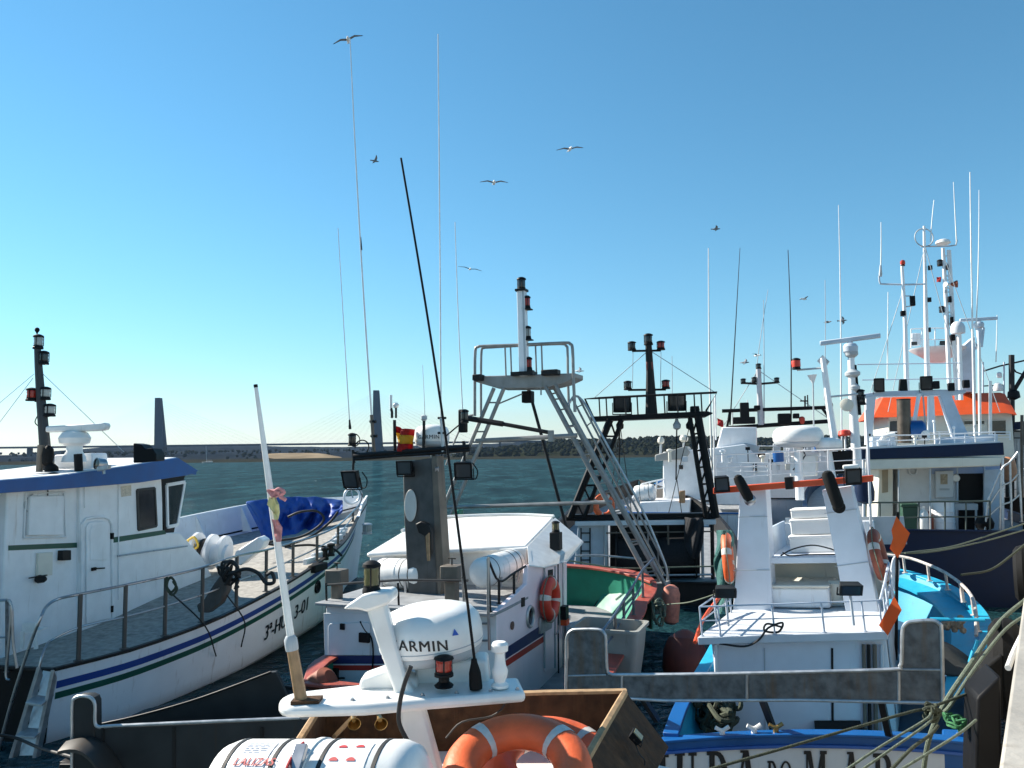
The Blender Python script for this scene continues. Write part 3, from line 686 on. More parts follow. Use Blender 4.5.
def rag(name, pts, m):
    c = L(AY(4.47), *pts); rows = []
    for i in range(len(c)):
        rows.append([c[i] + V((random.uniform(-.012, .012), -.02 - .03 * abs(math.sin(i * 2.1 + j)), 0)) + (V((1, 0, 0)) * (j - 1.5) * .011 * (1 + .6 * math.sin(i * 1.7))) for j in range(4)])
    part(name, MB().slabgrid(rows, (0, .006, .0)), m, rg, sharp=80)
rag('red_band', ((272, 489), (276, 491), (277, 495), (274, 498)), PINKRAG)
rag('yellow_band', ((275, 497), (276, 504), (277.5, 512), (278.5, 519)), YELRAG)
rag('lower_red_band', ((277, 519), (279, 527), (281, 533), (280, 541)), PINKRAG)
o = part('loose_knot', MB().tube(smooth(L(AY(4.44), (273, 493), (279, 489), (284, 492), (280, 496), (286, 500))), .011, 7), PINKRAG, rg)
# lifebuoys lying in the bulwark
lb = lifebuoy(at(517, 771, 4.2), V((-.05, -.36, .93)), .285, .1, ORANGE, 'orange lifebuoy with white bands lying uppermost in the rusty roof bulwark', 'lifebuoys lying in the roof bulwark', rot=.6 + .82, rope=False, bw=.085)
lb = lifebuoy(at(550, 765, 4.62), V((.04, -.30, .95)), .285, .098, ORANGE, 'orange lifebuoy partly hidden beneath another in the rusty roof bulwark', 'lifebuoys lying in the roof bulwark', rot=1.5, rope=False, bw=.085)
# liferaft canister in front
p, q = at(219, 799, 3.95), at(426, 803, 3.72); R = .262
lr = liferaft(p, q, R, 'large white liferaft canister with red print in front of the rusty bulwark', straps=(.13, .355, .58, .83))
ax = (q - p).normalized(); sd = ax.cross(V((0, 0, 1))).normalized()
if sd.y > 0: sd = -sd
upv = sd.cross(ax); upv = -upv if upv.z < 0 else upv
def onc(x, a, off=.004): return p + ax * x + (sd * math.cos(a) + upv * math.sin(a)) * (R + off)
Ln = (q - p).length
def band(f0, f1, a0, a1, m, name, off=.003):
    part(name, MB().grid([[onc(Ln * (f0 + (f1 - f0) * i / 6), a0 + (a1 - a0) * j / 6, off) for j in range(7)] for i in range(7)]), m, lr, sharp=80)
LABM = mat('printed_label', (.7, .7, .72), .4, var=.06, scale=40)
band(.16, .325, .5, 1.52, LABM, 'instruction_label'); band(.61, .79, .5, 1.5, LABM, 'instruction_label', .0035)
lettering(lr, 'LALIZAS', lambda x, y: onc(Ln * .172 + x, .93 + y / R, .006), .055, REDINK, bold=.02, shear=.2)
g = MB(); rnd = random.Random(4)
for k, a in enumerate((1.46, 1.41, 1.36, 1.31, 1.26, 1.21)):
    x = .02
    while x < .14 - .04 * (k % 2):
        w_ = rnd.uniform(.012, .035); g.add([onc(Ln * .165 + x, a, .006), onc(Ln * .165 + x + w_, a, .006), onc(Ln * .165 + x + w_, a + .02, .006), onc(Ln * .165 + x, a + .02, .006)], [(0, 1, 2, 3)]); x += w_ + .01
part('fine_print', g, GREYINK, lr)
g = MB()
for fx, a in ((.655, 1.33), (.735, 1.34), (.64, 1.03), (.72, 1.03)):
    c_ = [onc(Ln * fx + .022 * math.cos(t), a + .075 * math.sin(t), .006) for t in [math.pi * i / 8 for i in range(9)]]; g.add(c_, [tuple(range(9))])
part('pictogram', g, REDINK, lr)
# hydrostatic release latch
lt = MB(); c = onc(Ln * .49, .95, .03)
lt.box(c, ax * .028, (upv * .7 - sd * .7) * .075, (sd * .7 + upv * .7) * .012); lt.tube([onc(Ln * .47, .62, .02), onc(Ln * .49, .55, .05), onc(Ln * .52, .6, .02)], .009, 8)
lt.lathe(onc(Ln * .47, .72, .0), onc(Ln * .47, .72, .1) - onc(Ln * .47, .72, 0), [(.03, 0), (.034, .02), (.03, .05), (.012, .055)], 16)
part('release_latch', lt, INOX, lr, bevel=.004)
part('release_rope', MB().tube(smooth([onc(Ln * .47, 1.2, .01), onc(Ln * .475, 1.32, .03), onc(Ln * .46, 1.1, .03), onc(Ln * .47, .75, .06), onc(Ln * .46, .45, .03)]), .007, 6), REDINK, lr)
ec = q + ax * .002
part('end_label', MB().add([q - ax * .012 + sd * (.17 + i * .0) * .6 + upv * .03 * j + sd * .06 * i + ax * .016 for i, j in ((-1, -1), (1, -1), (1, 1), (-1, 1))], [(0, 1, 2, 3)]), LABM, lr)
# ------------------------------------------------------------------ dark grey boat whose stern gantry stands in front of the left boat
E_ = thing('fishing_boat', 'dark grey steel stern with low rounded gantry below the blue roofed white boat', 'fishing boat', at(190, 730, 9), 'fishing boats moored in the harbour')
Fe = Frame(at(190, 730, 9.3), 2, 0)
ue = 0.
gy = Fe.U(-.35)
post = L(gy, (71.5, 705), (73, 699), (77, 696.7), (88, 696.4), (92.5, 698.5), (94.5, 703), (94.8, 727), (94.8, 800), (72, 800))
part('gantry_post', MB().prism(post, (0, .16, 0)), CHAR, E_, bevel=.012)
part('gantry_edge_tube', MB().tube(smooth(L(gy, (72, 800), (72, 740), (72, 706), (75, 698), (83, 696), (91, 698), (95, 705), (95, 722), (99, 727), (112, 726), (200, 722), (300, 718)), 3), .018, 8), ALU, E_)
part('gantry_beam', MB().prism(L(gy, (95, 728), (300, 719.5), (345, 718), (345, 800), (95, 800)), (0, .12, 0)), CHAR, E_, bevel=.01)
for px in (103, 174, 262): part('panel_joint', MB().beam(gy(px, 727) - V((0, .004, 0)), gy(px, 800) - V((0, .004, 0)), .03, .02, V((1, 0, 0))), DARKST, E_)
part('bulwark', MB().prism(L(Fe.U(.55), (92, 727), (140, 716), (190, 702), (230, 688), (270, 672.5), (276, 672), (280, 681), (287, 697), (300, 760), (92, 800)), (0, .08, 0)), CHAR, E_, bevel=.008)
part('bulwark_capping', MB().tube(smooth(L(Fe.U(.55), (92, 726), (140, 715.5), (190, 701.5), (230, 687.5), (271, 672)), 3), .014, 8), DARKST, E_)
# warped horn of a chute
rows = []
for i in range(9):
    t = i / 8; c = gy(72 + 52 * t, 740 - 6 * math.sin(math.pi * t * .8) + 34 * t * t * t); rows.append([c + V((0, -.28 - .1 * t, -.02)), c + V((0, -.12, .03)), c])
part('roller_guard', MB().slabgrid(rows, (0, 0, -.035)), mat('worn_bronze_guard', (.05, .045, .04), .5, metal=.3, var=.3, dirt=RUST, amt=.4), E_)
hE = Hull(Frame(at(190, 760, 9.55), 2), 0, [(0, 1.5, .75), (2, 1.55, .7), (2.6, 1.1, .68), (3.2, .3, .68), (3.35, .02, .68)])
hE.build(E_, CHAR, DECKG, bw=.3, cap=DARKST)
# ------------------------------------------------------------------ left boat: white hull, blue wheelhouse roof
Bt = thing('fishing_boat', 'white fishing boat with blue wheelhouse roof, blue and green hull stripes', 'fishing boat', V((-7.6, 18, 0)), 'fishing boats moored in the harbour')
Fb = Frame((-9.1, 12), 12)
hB = Hull(Fb, 0, [(.9, 1.95, 1.08), (1.9, 2.32, 1.1), (2.75, 2.52, 1.14), (4, 2.68, 1.21), (5.5, 2.82, 1.38), (7.4, 2.72, 1.54), (9, 2.58, 1.72), (10.9, 2.24, 1.9), (13, 1.6, 2.08), (15.1, .86, 2.2), (17, .28, 2.38), (17.9, .02, 2.5)], wl=.93)
hB.build(Bt, HULLW, DECKW, bw=.06, cap=DARKST, capw=.1, transom_m=BLACK,  # black transom: the stern's shadow put into its colour
         stripes=((BLUES, .16, .27, .95, 14.5), (GREENS, .33, .43, .95, 14.5)))
# registration on the bow: follows the hull side
def regfn(u0):
    return lambda x, y: hB.pt(1, u0 + x, hB.zs(u0 + x) - .98 + y + x * .0, .012)
ua = Fb.loc(hB.pt(1, 9, 1)).x
def find_u(px):
    best = None
    for i in range(400):
        u = 4 + i * .03; p = hB.pt(1, u, hB.zs(u) - .8); d = (p - CP); x = 512 + F * d.dot(CR) / d.dot(FW)
        if best is None or abs(x - px) < best[0]: best = (abs(x - px), u)
    return best[1]
u264, u304 = find_u(264), find_u(294)
lettering(Bt, '3ª-HU-', lambda x, y: hB.pt(1, u264 + x * .95, hB.zs(u264 + x * .95) - .95 + y, .012), .44, INK, bold=.03, name='registration')
lettering(Bt, '3-01', lambda x, y: hB.pt(1, u304 + x * 1.05, hB.zs(u304 + x * 1.05) - .93 + y, .012), .44, INK, bold=.03, name='registration')
hz = hB.pt(1, find_u(316), 1.12, .01)
part('hawse_pipe', MB().torus(hz, (hB.pt(1, find_u(316), 1.12, .3) - hz), .13, .035, 20, 8).lathe(hz - Fb.v * .02, Fb.v, [(.12, 0), (.12, .015)], 20), BLACK, Bt)
# port and bow bulwark
rows = []; ins = []
for i in range(31):
    u = 4.2 + (17.75 - 4.2) * i / 30; e = min(1, (u - 4.2) / 1.2); h = .72 * e * (1 - max(0, (u - 14.5) / 3.3) * .6)
    b, z = hB.at(u); rows.append([Fb.w(u, -(b + .12 * k / 2 * e), z + .05 + h * k / 2) for k in range(3)])
part('port_bulwark', MB().slabgrid(rows, Fb.v * .09), WHITE, Bt, bevel=.01)
st = MB()
for u in (6, 7.6, 9.2, 10.8, 12.4):
    b, z = hB.at(u); st.prism([Fb.w(u, -b + .02, z + .74), Fb.w(u, -b + .38, z), Fb.w(u, -b + .02, z)], Fb.u * .06)
part('bulwark_stay', st, WHITE, Bt)
rows = []
for i in range(13):
    u = 15.2 + (17.75 - 15.2) * i / 12; h = .30 * min(1, (u - 15.2) / .9)
    b, z = hB.at(u); rows.append([Fb.w(u, b + .05 * k, z + .05 + h * k) for k in range(2)])
part('bow_bulwark', MB().slabgrid(rows, -Fb.v * .07), WHITE, Bt, bevel=.01)
# port rail
pb, pt = [], []
for u in (6.2, 7.8, 9.6):
    b, z = hB.at(u); pb.append(Fb.w(u, -b - .1, z + .76)); pt.append(Fb.w(u, -b - .1, z + 1.32))
railing(Bt, pb, pt, .018, m=BLACK, pm=WHITE, post_r=.035)
# starboard rail
bases, tops = [], []
for (bx, by, ty) in ((78, 661, 594), (123.5, 650, 585), (164.5, 640, 576.5), (202, 625, 567.5), (236, 612, 556), (266, 598, 550), (293, 583, 542.5), (317, 569.5, 535.5), (338, 555, 525.5), (353, 541, 511.5)):
    p = None
    for i in range(600):                                            # the foot stands on the gunwale
        u = .9 + i * .028; b, z = hB.at(u); q = Fb.w(u, b - .1, z + .05); d = q - CP; x = 512 + F * d.dot(CR) / d.dot(FW)
        if p is None or abs(x - bx) < p[0]: p = (abs(x - bx), q)
        if u > 15.5: break
    p = p[1]; bases.append(p); t = at(bx, ty, p.y); tops.append(V((p.x, p.y, t.z)))
b0 = bases[0]
lead = L(AY(b0.y - .15), (1, 738), (22, 668), (41, 616), (46, 606), (52, 601))
lead = L(AY(b0.y - .6), (-6, 768), (12, 700), (30, 645), (41, 617)) + [at(47, 606, b0.y - .3), at(58, 599, b0.y - .1)]
tail = L(AY(bases[-1].y + 1.2), (360, 503), (362, 494), (357, 486), (351, 488), (353, 498))
rlo = railing(Bt, bases, tops, .024, mids=(), m=INOX, pm=mat('dark_rail_post', (.09, .085, .08), .45, metal=.5, dirt=RUST, amt=.3), lead=lead, tail=tail, post_r=.036)
mids = [b.lerp(t, .5) for b, t in zip(bases, tops)]
part('mid_rail', MB().tube(smooth(L(AY(b0.y - .6), (14, 768), (28, 715), (41, 660)) + [at(46, 646, b0.y - .4), at(52, 640, b0.y - .2)] + mids, 4), .018, 8), INOX, rlo)
# rail group at the stern, left of the gangway
sb_, st_ = L(AY(12.6), (7, 672), (14, 672), (-14, 672)), L(AY(12.6), (7, 600), (10, 600), (-14, 601))
r2 = railing(Bt, [sb_[2], sb_[0]], [st_[2], st_[0]], .022, mids=(.48,), pm=STEEL)
part('rail_end', MB().tube(smooth(L(AY(12.5), (8, 600), (11, 606), (9, 640), (6, 675), (10, 680)), 3), .022, 8), INOX, r2)
part('rail_end', MB().tube(smooth(L(AY(12.5), (9, 600), (12, 610), (13, 640), (17, 668)), 3), .022, 8), INOX, r2)
# wheelhouse
vw = Fb.loc(atz(46, 646, 1.03)).y
side = Fb.S(vw)
wh = L(side, (80, 470), (162, 462), (163, 533), (180, 532.5), (203, 558), (214, 580), (214, 620), (80, 660))
WW = vw + 1.55
part('wheelhouse', MB().prism(wh, -Fb.v * WW), WHITE, Bt, bevel=.02)
aft = L(Fb.S(vw - .07), (8, 478), (84, 470), (84, 660), (0, 664))
part('engine_casing', MB().prism(aft, -Fb.v * (WW - .2)), LBLUEG if False else WHITE, Bt, bevel=.03)
part('aft_casing', MB().lathe(Fb.w(.9, vw - 1.4, 1.0), (0, 0, 1), [(1.15, 0), (1.12, 1.2), (1.05, 2.6), (.95, 2.75)], 32), PALEGREY, Bt)
# dark raked window panel at the front corner, with framed window
pan = L(side, (160.5, 470), (193, 470), (181, 532.5), (164, 534))
pan = [p - Fb.v * (.0 + .18 * (i in (1, 2))) + Fb.v * .006 for i, p in enumerate(pan)]
part('front_panel', MB().prism(pan, -Fb.v * 1.2), BLACK, Bt, bevel=.01)
def onpan(px, py): 
    n_ = (pan[1] - pan[0]).cross(pan[3] - pan[0]).normalized(); d = ray(px, py); t = (pan[0] - CP).dot(n_) / d.dot(n_); return CP + d * t
def window(parent, fn, pts, out, m=GLASSD, fm=WHITE, fw=.04, name='window'):
    P_ = L(fn, *pts); c = sum(P_, V()) / len(P_); out = V(out)
    w_ = part(name, MB().prism([p + out * .004 for p in P_], out * .012), m, parent)
    fr = MB(); n_ = len(P_)
    for i in range(n_): fr.beam(P_[i] + out * .014, P_[(i + 1) % n_] + out * .014, fw, fw * .6, out.cross(P_[(i + 1) % n_] - P_[i]))
    part('frame', fr, fm, w_, bevel=.004)
    return w_
pn = (pan[1] - pan[0]).cross(pan[3] - pan[0]).normalized(); pn = pn if pn.y < 0 else -pn
window(Bt, onpan, ((166, 485), (184, 482), (176.5, 525), (167, 527)), pn, fw=.075)
window(Bt, side, ((136.5, 490), (154, 488), (156, 526), (138, 530)), Fb.v, fm=mat('black_window_rubber', (.02, .02, .02), .5), fw=.05)
# door with rounded top
dp = L(side, (85, 624), (85, 527), (88, 522.5), (93, 521.5), (103, 521), (107, 523.5), (108.5, 528), (109.5, 618))
dr = part('door', MB().prism([p + Fb.v * .003 for p in dp], Fb.v * .035), WHITE, Bt, bevel=.012)
part('door_frame', MB().tube([p + Fb.v * .015 for p in L(side, (81, 630), (81, 524), (85, 519), (92, 517.5), (103, 517), (108, 519), (111, 524), (112, 622))], .028, 6), WHITE, dr)
part('door_panel', MB().prism([p + Fb.v * .038 for p in L(side, (88, 560), (88, 530), (91, 525), (103, 524), (106, 528), (106, 560))], Fb.v * .01), WHITE, dr, bevel=.008)
part('handle', MB().box(side(91, 569) + Fb.v * .06, Fb.u * .05, Fb.v * .02, V((0, 0, .03))).beam(side(91, 568.5) + Fb.v * .08, side(101, 568) + Fb.v * .08, .02, .025), BLACK, dr)
for px, py in ((110.5, 536), (110, 609)): part('hinge', MB().box(side(px, py) + Fb.v * .03, Fb.u * .025, Fb.v * .03, V((0, 0, .06))), BLACK, dr)
# green stripe: aft block and wheelhouse
g = MB()
g.prism([p + Fb.v * .004 for p in L(Fb.S(vw - .07), (8, 545.5), (80, 542.5), (80, 547.5), (8, 550.5))], Fb.v * .003)
g.prism([p + Fb.v * .004 for p in L(side, (112, 537.5), (164, 530), (166, 534), (112, 543))], Fb.v * .003)
part('green_stripe', g, GREENS, Bt)
hs = Fb.S(vw - .07)
hp = part('hatch', MB().prism([p + Fb.v * .004 for p in L(hs, (27, 496), (61, 495.5), (60, 535), (25, 535.5))], Fb.v * .07), WHITE, Bt, bevel=.015)
part('hatch_rim', MB().tube([p + Fb.v * .02 for p in L(hs, (25, 493), (63, 492.5), (65, 537), (23, 538))], .02, 6, closed=True), WHITE, hp)
part('junction_box', MB().prism([p + Fb.v * .004 for p in L(hs, (36, 553), (50, 552), (49.5, 575), (35, 576))], Fb.v * .06), CREAM, Bt, bevel=.008)
part('bulkhead_lamp', MB().prism([p + Fb.v * .004 for p in L(hs, (57.5, 550.5), (66, 550), (66, 560), (57, 560.5))], Fb.v * .11), DARKST, Bt, bevel=.01)
part('hose_bracket', MB().beam(hs(24, 578) + Fb.v * .1, hs(42, 575) + Fb.v * .1, .02, .02).lathe(hs(36, 579) + Fb.v * .02, Fb.v, [(.06, 0), (.075, .04), (.06, .14), (.03, .18)], 12), DARKST, Bt)
part('wall_hose', MB().tube(smooth([p + Fb.v * .02 for p in L(hs, (32, 494), (25, 500), (24, 508), (29, 513), (32, 505), (31, 498))], 4), .012, 6), GREYP, Bt)
part('hanging_cable', MB().tube([p + Fb.v * .02 for p in L(hs, (47, 490), (46, 509))], .01, 6), BLACK, Bt)
part('notice', MB().prism([p + Fb.v * .004 for p in L(side, (120.5, 486.5), (131, 485), (131, 495.5), (121, 497))], Fb.v * .003), mat('weathered_notice', (.62, .55, .45), .6, var=.3, scale=30), Bt)
# roof: white top, blue fascia
fas = L(Fb.S(vw + .28), (-30, 482), (0, 479.8), (60, 475), (128, 465.5), (178, 457.2), (198.5, 470.3), (188, 474.6), (140, 482), (60, 488.5), (0, 492.5), (-30, 494))
part('roof', MB().prism([p - Fb.v * .05 for p in fas[:6]] + [p - Fb.v * .05 - Fb.z * .01 for p in fas[6:]], -Fb.v * (WW + .3)), mat('white_roof_paint', (.66, .66, .65), .5, dirt='#7a6a55', amt=.35, streak=False), Bt, bevel=.01)
part('fascia', MB().prism([p - Fb.z * .012 for p in fas], -Fb.v * .05), BLUE, Bt, bevel=.006)
e0, e1 = fas[4], fas[5]
part('fascia', MB().prism([e0 - Fb.v * .055 - Fb.z * .03, e1 - Fb.v * .055 - Fb.z * .012, e1 - Fb.v * .055 - Fb.z * .1, e0 - Fb.v * .055 - Fb.z * .3], -Fb.v * (WW + .28)), BLUE, Bt)
# mast with lanterns
mY = 15.3; m_ = AY(mY)
mast = part('mast', MB().tube(L(m_, (47, 475), (44.5, 440), (41, 400), (38.5, 365), (37, 340)), [.11, .1, .085, .07, .055], 10), mat('dark_mast_steel', (.05, .052, .055), .5, metal=.4, dirt=RUST, amt=.3), Bt)
for px, py, w_, h_, ln in ((38, 349, 9.5, 15, LENSC), (43.5, 364.5, 9.5, 14, LENSD), (31.5, 401, 10.5, 13.5, LENSR), (45, 400, 10, 13.5, LENSC), (49.5, 416.5, 10.5, 13, LENSC)):
    navlight(mast, m_(px, py), w_ / 2 * mY / F, h_ * mY / F, ln)
br_ = MB()
for a, b in (((35, 400.5), (45, 400.5)), ((40, 363), (43, 363)), ((42, 415.5), (49, 415.5)), ((37, 349), (38, 349))): br_.beam(m_(*a), m_(*b), .03, .06)
part('lantern_bracket', br_, DARKST, mast)
part('masthead_ball', MB().lathe(m_(37, 334), (0, 0, 1), [(.01, 0), (.02, .03), (.035, .05), (.048, .08), (.035, .115), (.005, .13)], 12), BLACK, mast)
part('cable_loop', MB().tube(smooth(L(m_, (38, 415), (35, 422), (39, 426), (43, 422)), 4), .01, 5), BLACK, mast)
for a, b in (((34, 374), (-30, 428)), ((33, 378), (-30, 462)), ((42, 373), (124, 452))): part('wire_stay', MB().tube([m_(*a), m_(*b)], .006, 4), GREYP, mast)
# radar, dome, searchlights, horns on the roof
c = m_(74, 462)
o = part('radar_pedestal', MB().lathe(c, (0, 0, 1), [(.22, 0), (.2, .1), (.14, .2), (.14, .3), (.26, .36), (.28, .46), (.22, .56), (.1, .6), (.1, .66)], 20), GEL, Bt)
bt = L(m_, (48, 432.5), (48, 426.5), (103, 423.2), (107, 422.5), (109, 425.5), (107, 430), (101, 431))
part('scanner_bar', MB().prism([p + V((0, -.1, 0)) for p in bt], (0, .2, 0)), GEL, o, bevel=.03)
part('equipment_locker', MB().prism(L(AY(15.6), (54, 455), (92, 453), (93, 470), (54, 472)), (0, .6, 0)), WHITE, Bt, bevel=.03)
sp = MB().prism(L(AY(15.2), (133, 443), (141, 444.5), (145, 449), (152, 448), (156, 454), (156, 461), (133, 463)), (0, .4, 0))
part('loudhailer', sp, BLACK, Bt, bevel=.02)
for px, py, r_, h_ in ((47, 456, 5.5, 20), (51, 470, 6.5, 13)):
    part('black_float', MB().lathe(AY(15)(px, py + h_ / 2), (.05, 0, 1), [(r_ * .4 * .019, 0), (r_ * .85 * .019, .05), (r_ * .019, h_ * .019 * .5), (r_ * .85 * .019, h_ * .019 - .06), (r_ * .3 * .019, h_ * .019)], 14), RUBBER, Bt)
part('short_post', MB().tube(L(AY(15), (39, 474), (41, 445)), .06, 10), BROWNP, Bt)
part('dark_locker', MB().prism(L(AY(14.4), (17, 481), (26, 474), (55, 472), (50, 478)), (0, .5, -.05)), DARKST, Bt, bevel=.01)
part('vent_pipe', MB().tube(L(AY(14.9), (79, 474), (78, 454)), .075, 12), BLACK, Bt)
sl_ = MB().lathe(AY(14.8)(100, 464), V((-.6, -.8, .1)), [(.06, -.12), (.1, -.08), (.11, .06), (.115, .07)], 16).tube(L(AY(14.8), (103, 466), (104, 474)), .03, 8)
o = part('searchlight', sl_, INOX, Bt); part('lens', MB().lathe(AY(14.8)(100, 464), V((-.6, -.8, .1)), [(.1, .072), (.06, .08), (.001, .082)], 16), LENSD, o)
part('roof_hand_light', MB().box(AY(14.6)(104, 468), (.1, 0, .02), (0, .06, 0), (0, 0, .04)), ALU, Bt, bevel=.01)
# windlass forward of the wheelhouse
wi = part('windlass', MB().tube(L(AY(19.5), (188, 553), (228, 556)), .26, 20), WHITE, Bt)
for px in (197, 212, 224):
    c = AY(19.5)(px, 550 + (px - 197) * .12); part('drum_flange', MB().lathe(c, (1, -.1, -.05), [(.3, -.05), (.42, -.04), (.42, .04), (.3, .05)], 24), WHITE, wi)
part('drum_gap', MB().lathe(AY(19.5)(204, 552), (1, -.1, -.05), [(.32, -.04), (.33, .04)], 20), DARKST, wi)
part('windlass_arm', MB().prism(L(AY(19.2), (235, 552), (258, 537), (264, 541), (262, 548), (240, 566), (234, 562)), (0, .5, 0)), WHITE, Bt, bevel=.03)
part('windlass_gear', MB().lathe(AY(19.3)(190, 545), (0, -1, .1), [(.12, 0), (.14, .05), (.08, .12)], 10).tube(smooth(L(AY(19.2), (187, 541), (194, 537), (198, 546), (192, 550)), 3), .03, 6), YELLOW, Bt)
# blue tarpaulin over the bow
tr = []
edge_n = L(AY(21), (246, 499), (250, 512), (256, 525), (262, 536), (270, 540)); 
def tz(i, j):
    q = j / 34; px = 246 + 97 * q; t = i / 12
    top = 501.5 - 5.5 * math.sin(math.pi * q * .9); bot = 541 - max(0, px - 302) * .72
    if px < 262: bot = 503 + (px - 246) * 2.0
    rid = lambda a_, b_, c_: 1 - 2 * abs(noise.noise(V((a_, b_, c_))))
    wr = .38 * rid(q * 7 + t * 1.5, t * 2.2, 2.) + .26 * rid(q * 15 - t * 3, t * 5, 5.) + .1 * noise.noise(V((q * 34, t * 14, 8)))
    Y = 24.0 + 3.6 * q - .2 - 1.0 * t - wr * (.5 + min(1, q * 1.6)) * min(1, .3 + 2 * t)
    return at(px, top + (bot - top) * t + 1.2 * noise.noise(V((q * 9, t * 3, 1))), Y)
tr = [[tz(i, j) for j in range(35)] for i in range(13)]
tp_ = single('tarpaulin', MB().slabgrid(tr, (0, 0, -.03)), BTARP, 'crumpled blue tarpaulin stretched across the bow of the left boat', 'tarpaulin', sharp=60, subsurf=1)
for nm, pts in (('hose', ((256, 545), (275, 541), (300, 537), (318, 527), (324, 518), (316, 511), (300, 512), (288, 517))), ('hose', ((260, 543), (285, 545), (312, 536), (330, 522), (338, 512))), ('hose', ((285, 547), (310, 545), (333, 549), (342, 556)))):
    single(nm, MB().tube(smooth(L(AY(20.6), *pts), 5), .03, 8), CHAR if pts[0][0] != 285 else BROPE, {256: 'dark hose looping over the blue tarpaulin', 260: 'long dark hose trailing below the blue tarpaulin to the bow', 285: 'black hose lying on the foredeck boards'}[pts[0][0]], 'hose')
for px, py in ((325, 560), (331, 556)):
    part('bollard', MB().lathe(AY(20.3)(px, py), (0, 0, 1), [(.09, 0), (.09, .05), (.06, .08), (.06, .22), (.1, .25), (.1, .3), (.04, .32)], 12), DARKST, Bt)
part('fairlead', MB().box(hB.pt(1, find_u(313), hB.zs(find_u(313)) - .04, .04), Fb.u * .35, Fb.v * .1, Fb.z * .09), BLACK, Bt, bevel=.03)
cu = MB()
for i in range(8):
    u = 8.6 + i * .55; b, z = hB.at(u); 
    cu.box(Fb.w(u, b - .28, z + .05), Fb.u * .26, Fb.v * .05, Fb.z * .07)
part('foot_curb', cu, WHITE, Bt, bevel=.01)
navlight(Bt, at(367, 534, 26.4), .16, .36, LENSC, name='bow_lantern', body=ALU)
part('bow_roller', MB().torus(at(352, 496, 27.6), (.4, -.9, .1), .26, .045, 24, 8), WHITE, Bt)
# trawl door leaning on the rail, gangway, chair
td = MB().prism(L(AY(15.6), (196, 605), (203, 600), (214, 583), (223, 571), (229, 572), (227, 590), (220, 604), (208, 613), (198, 613)), (.05, .16, 0))
single('trawl_door', td, mat('muddy_trawl_board', (.09, .085, .08), .7, var=.4, dirt=RUST, amt=.4), 'dark curved trawl board leaning inside the rail of the left boat', 'trawl door', bevel=.03)
g = tangle(AY(15.4)(230, 573), .2, .12, .3, .026, 46, 5, .8)
single('rope_bundle', g, BROPE, 'bundle of black rope hung on the rail above the trawl board', 'rope')
g = MB().tube(smooth(L(AY(15.3), (232, 573), (246, 569), (258, 573), (266, 583), (274, 582), (272, 573), (266, 575)), 5), .035, 8)
single('hose', g, BROPE, 'black hose curling from the rail over to the foredeck of the left boat', 'hose')
g = MB(); gf = AY(12.0)
s0, s1 = [gf(54, 674), gf(34, 768), gf(22, 820)], [gf(40, 671), gf(10, 768), gf(-6, 820)]
gw = thing('gangway', 'short aluminium gangway ladder leading up to the stern of the left boat', 'gangway', s0[1])
off = V((0, -.25, 0))
for a in (s0, s1): part('stringer', MB().sweep([a[0], a[1], a[2]], [V((.96, .2, 0))] * 3, .05, .16, V((0, -.5, .86))), ALU, gw, bevel=.005)
for i, t in enumerate((.28, .62, .95, 1.3)):
    a, b = s0[0].lerp(s0[1], t), s1[0].lerp(s1[1], t); part('tread', MB().box((a + b) / 2, (b - a) / 2 * .94, V((0, .16, .03)), V((0, 0, .018))), ALU, gw, bevel=.004)
for t in (.14, .48, .8):
    a, b = s0[0].lerp(s0[1], t), s1[0].lerp(s1[1], t); part('riser_plate', MB().box((a + b) / 2 + V((0, .1, 0)), (b - a) / 2 * .9, V((0, .05, .16)), V((0, .006, 0))), ALU, gw)
cf = AY(13.6)
ch = thing('plastic_chair', 'small white plastic stool against the wheelhouse wall of the left boat', 'stool', cf(29, 648))
part('seat', MB().prism(L(cf, (22, 623), (36, 622.5), (36, 631), (22, 632)), (0, .04, 0)), GEL, ch, bevel=.01)
for px in (23, 35): part('leg', MB().beam(cf(px, 631), cf(px + (1 if px > 30 else -1), 649), .05, .05), GEL, ch)
part('seat_panel', MB().box(cf(29, 632) + V((0, .17, 0)), (.12, 0, 0), (0, .17, 0), (0, 0, .015)), GEL, ch)
for i, pts in enumerate((((167, 577), (166, 585), (171, 592), (176, 586), (172, 578)), )):
    single('rope_coil', MB().tube(smooth(L(AY(14.1), *pts, *[(p[0] + 1, p[1] + 3) for p in pts]), 4), .022, 6), DROPE, 'grey rope coil hung on the third rail post of the left boat', 'rope')
for (a, b, lab) in (((170, 592), (213, 690), 'dark line running down the white hull from the coil on the rail'), ((227, 595), (239, 680), 'dark line hanging down the white hull beneath the trawl board')):
    ua_, ub_ = find_u(a[0]), find_u(b[0]); p0 = at(*a, 14.2 if a[0] < 200 else 15.6)
    q = hB.pt(1, ub_, .55, .05); single('mooring_line', MB().tube(smooth([p0, p0.lerp(q, .5) + Fb.v * .22, q]), .014, 6), BROPE, lab, 'rope')
# fenders and orange gear low between the boats
sm = MB().lathe(at(316, 690, 13.0), (.5, -.3, .5), [(.1, -.4), (.2, -.32), (.25, 0), (.2, .32), (.1, .4)], 18)
single('fender', sm, mat('red_brown_fender', (.28, .07, .03), .6, var=.3, dirt='#2d160c', amt=.4), 'red brown fender hanging low between the left boat and the striped cabin', 'fender')

part('wall_conduit', MB().tube([p + Fb.v * .015 for p in L(side, (118, 484), (118, 535), (118, 600))], .012, 6).tube([p + Fb.v * .015 for p in L(side, (84, 508), (84, 478))], .012, 6), WHITE, Bt)
part('grab_rail', MB().tube([p + Fb.v * .06 for p in L(side, (115, 556), (150, 551), (185, 546))], .016, 6), INOX, Bt)
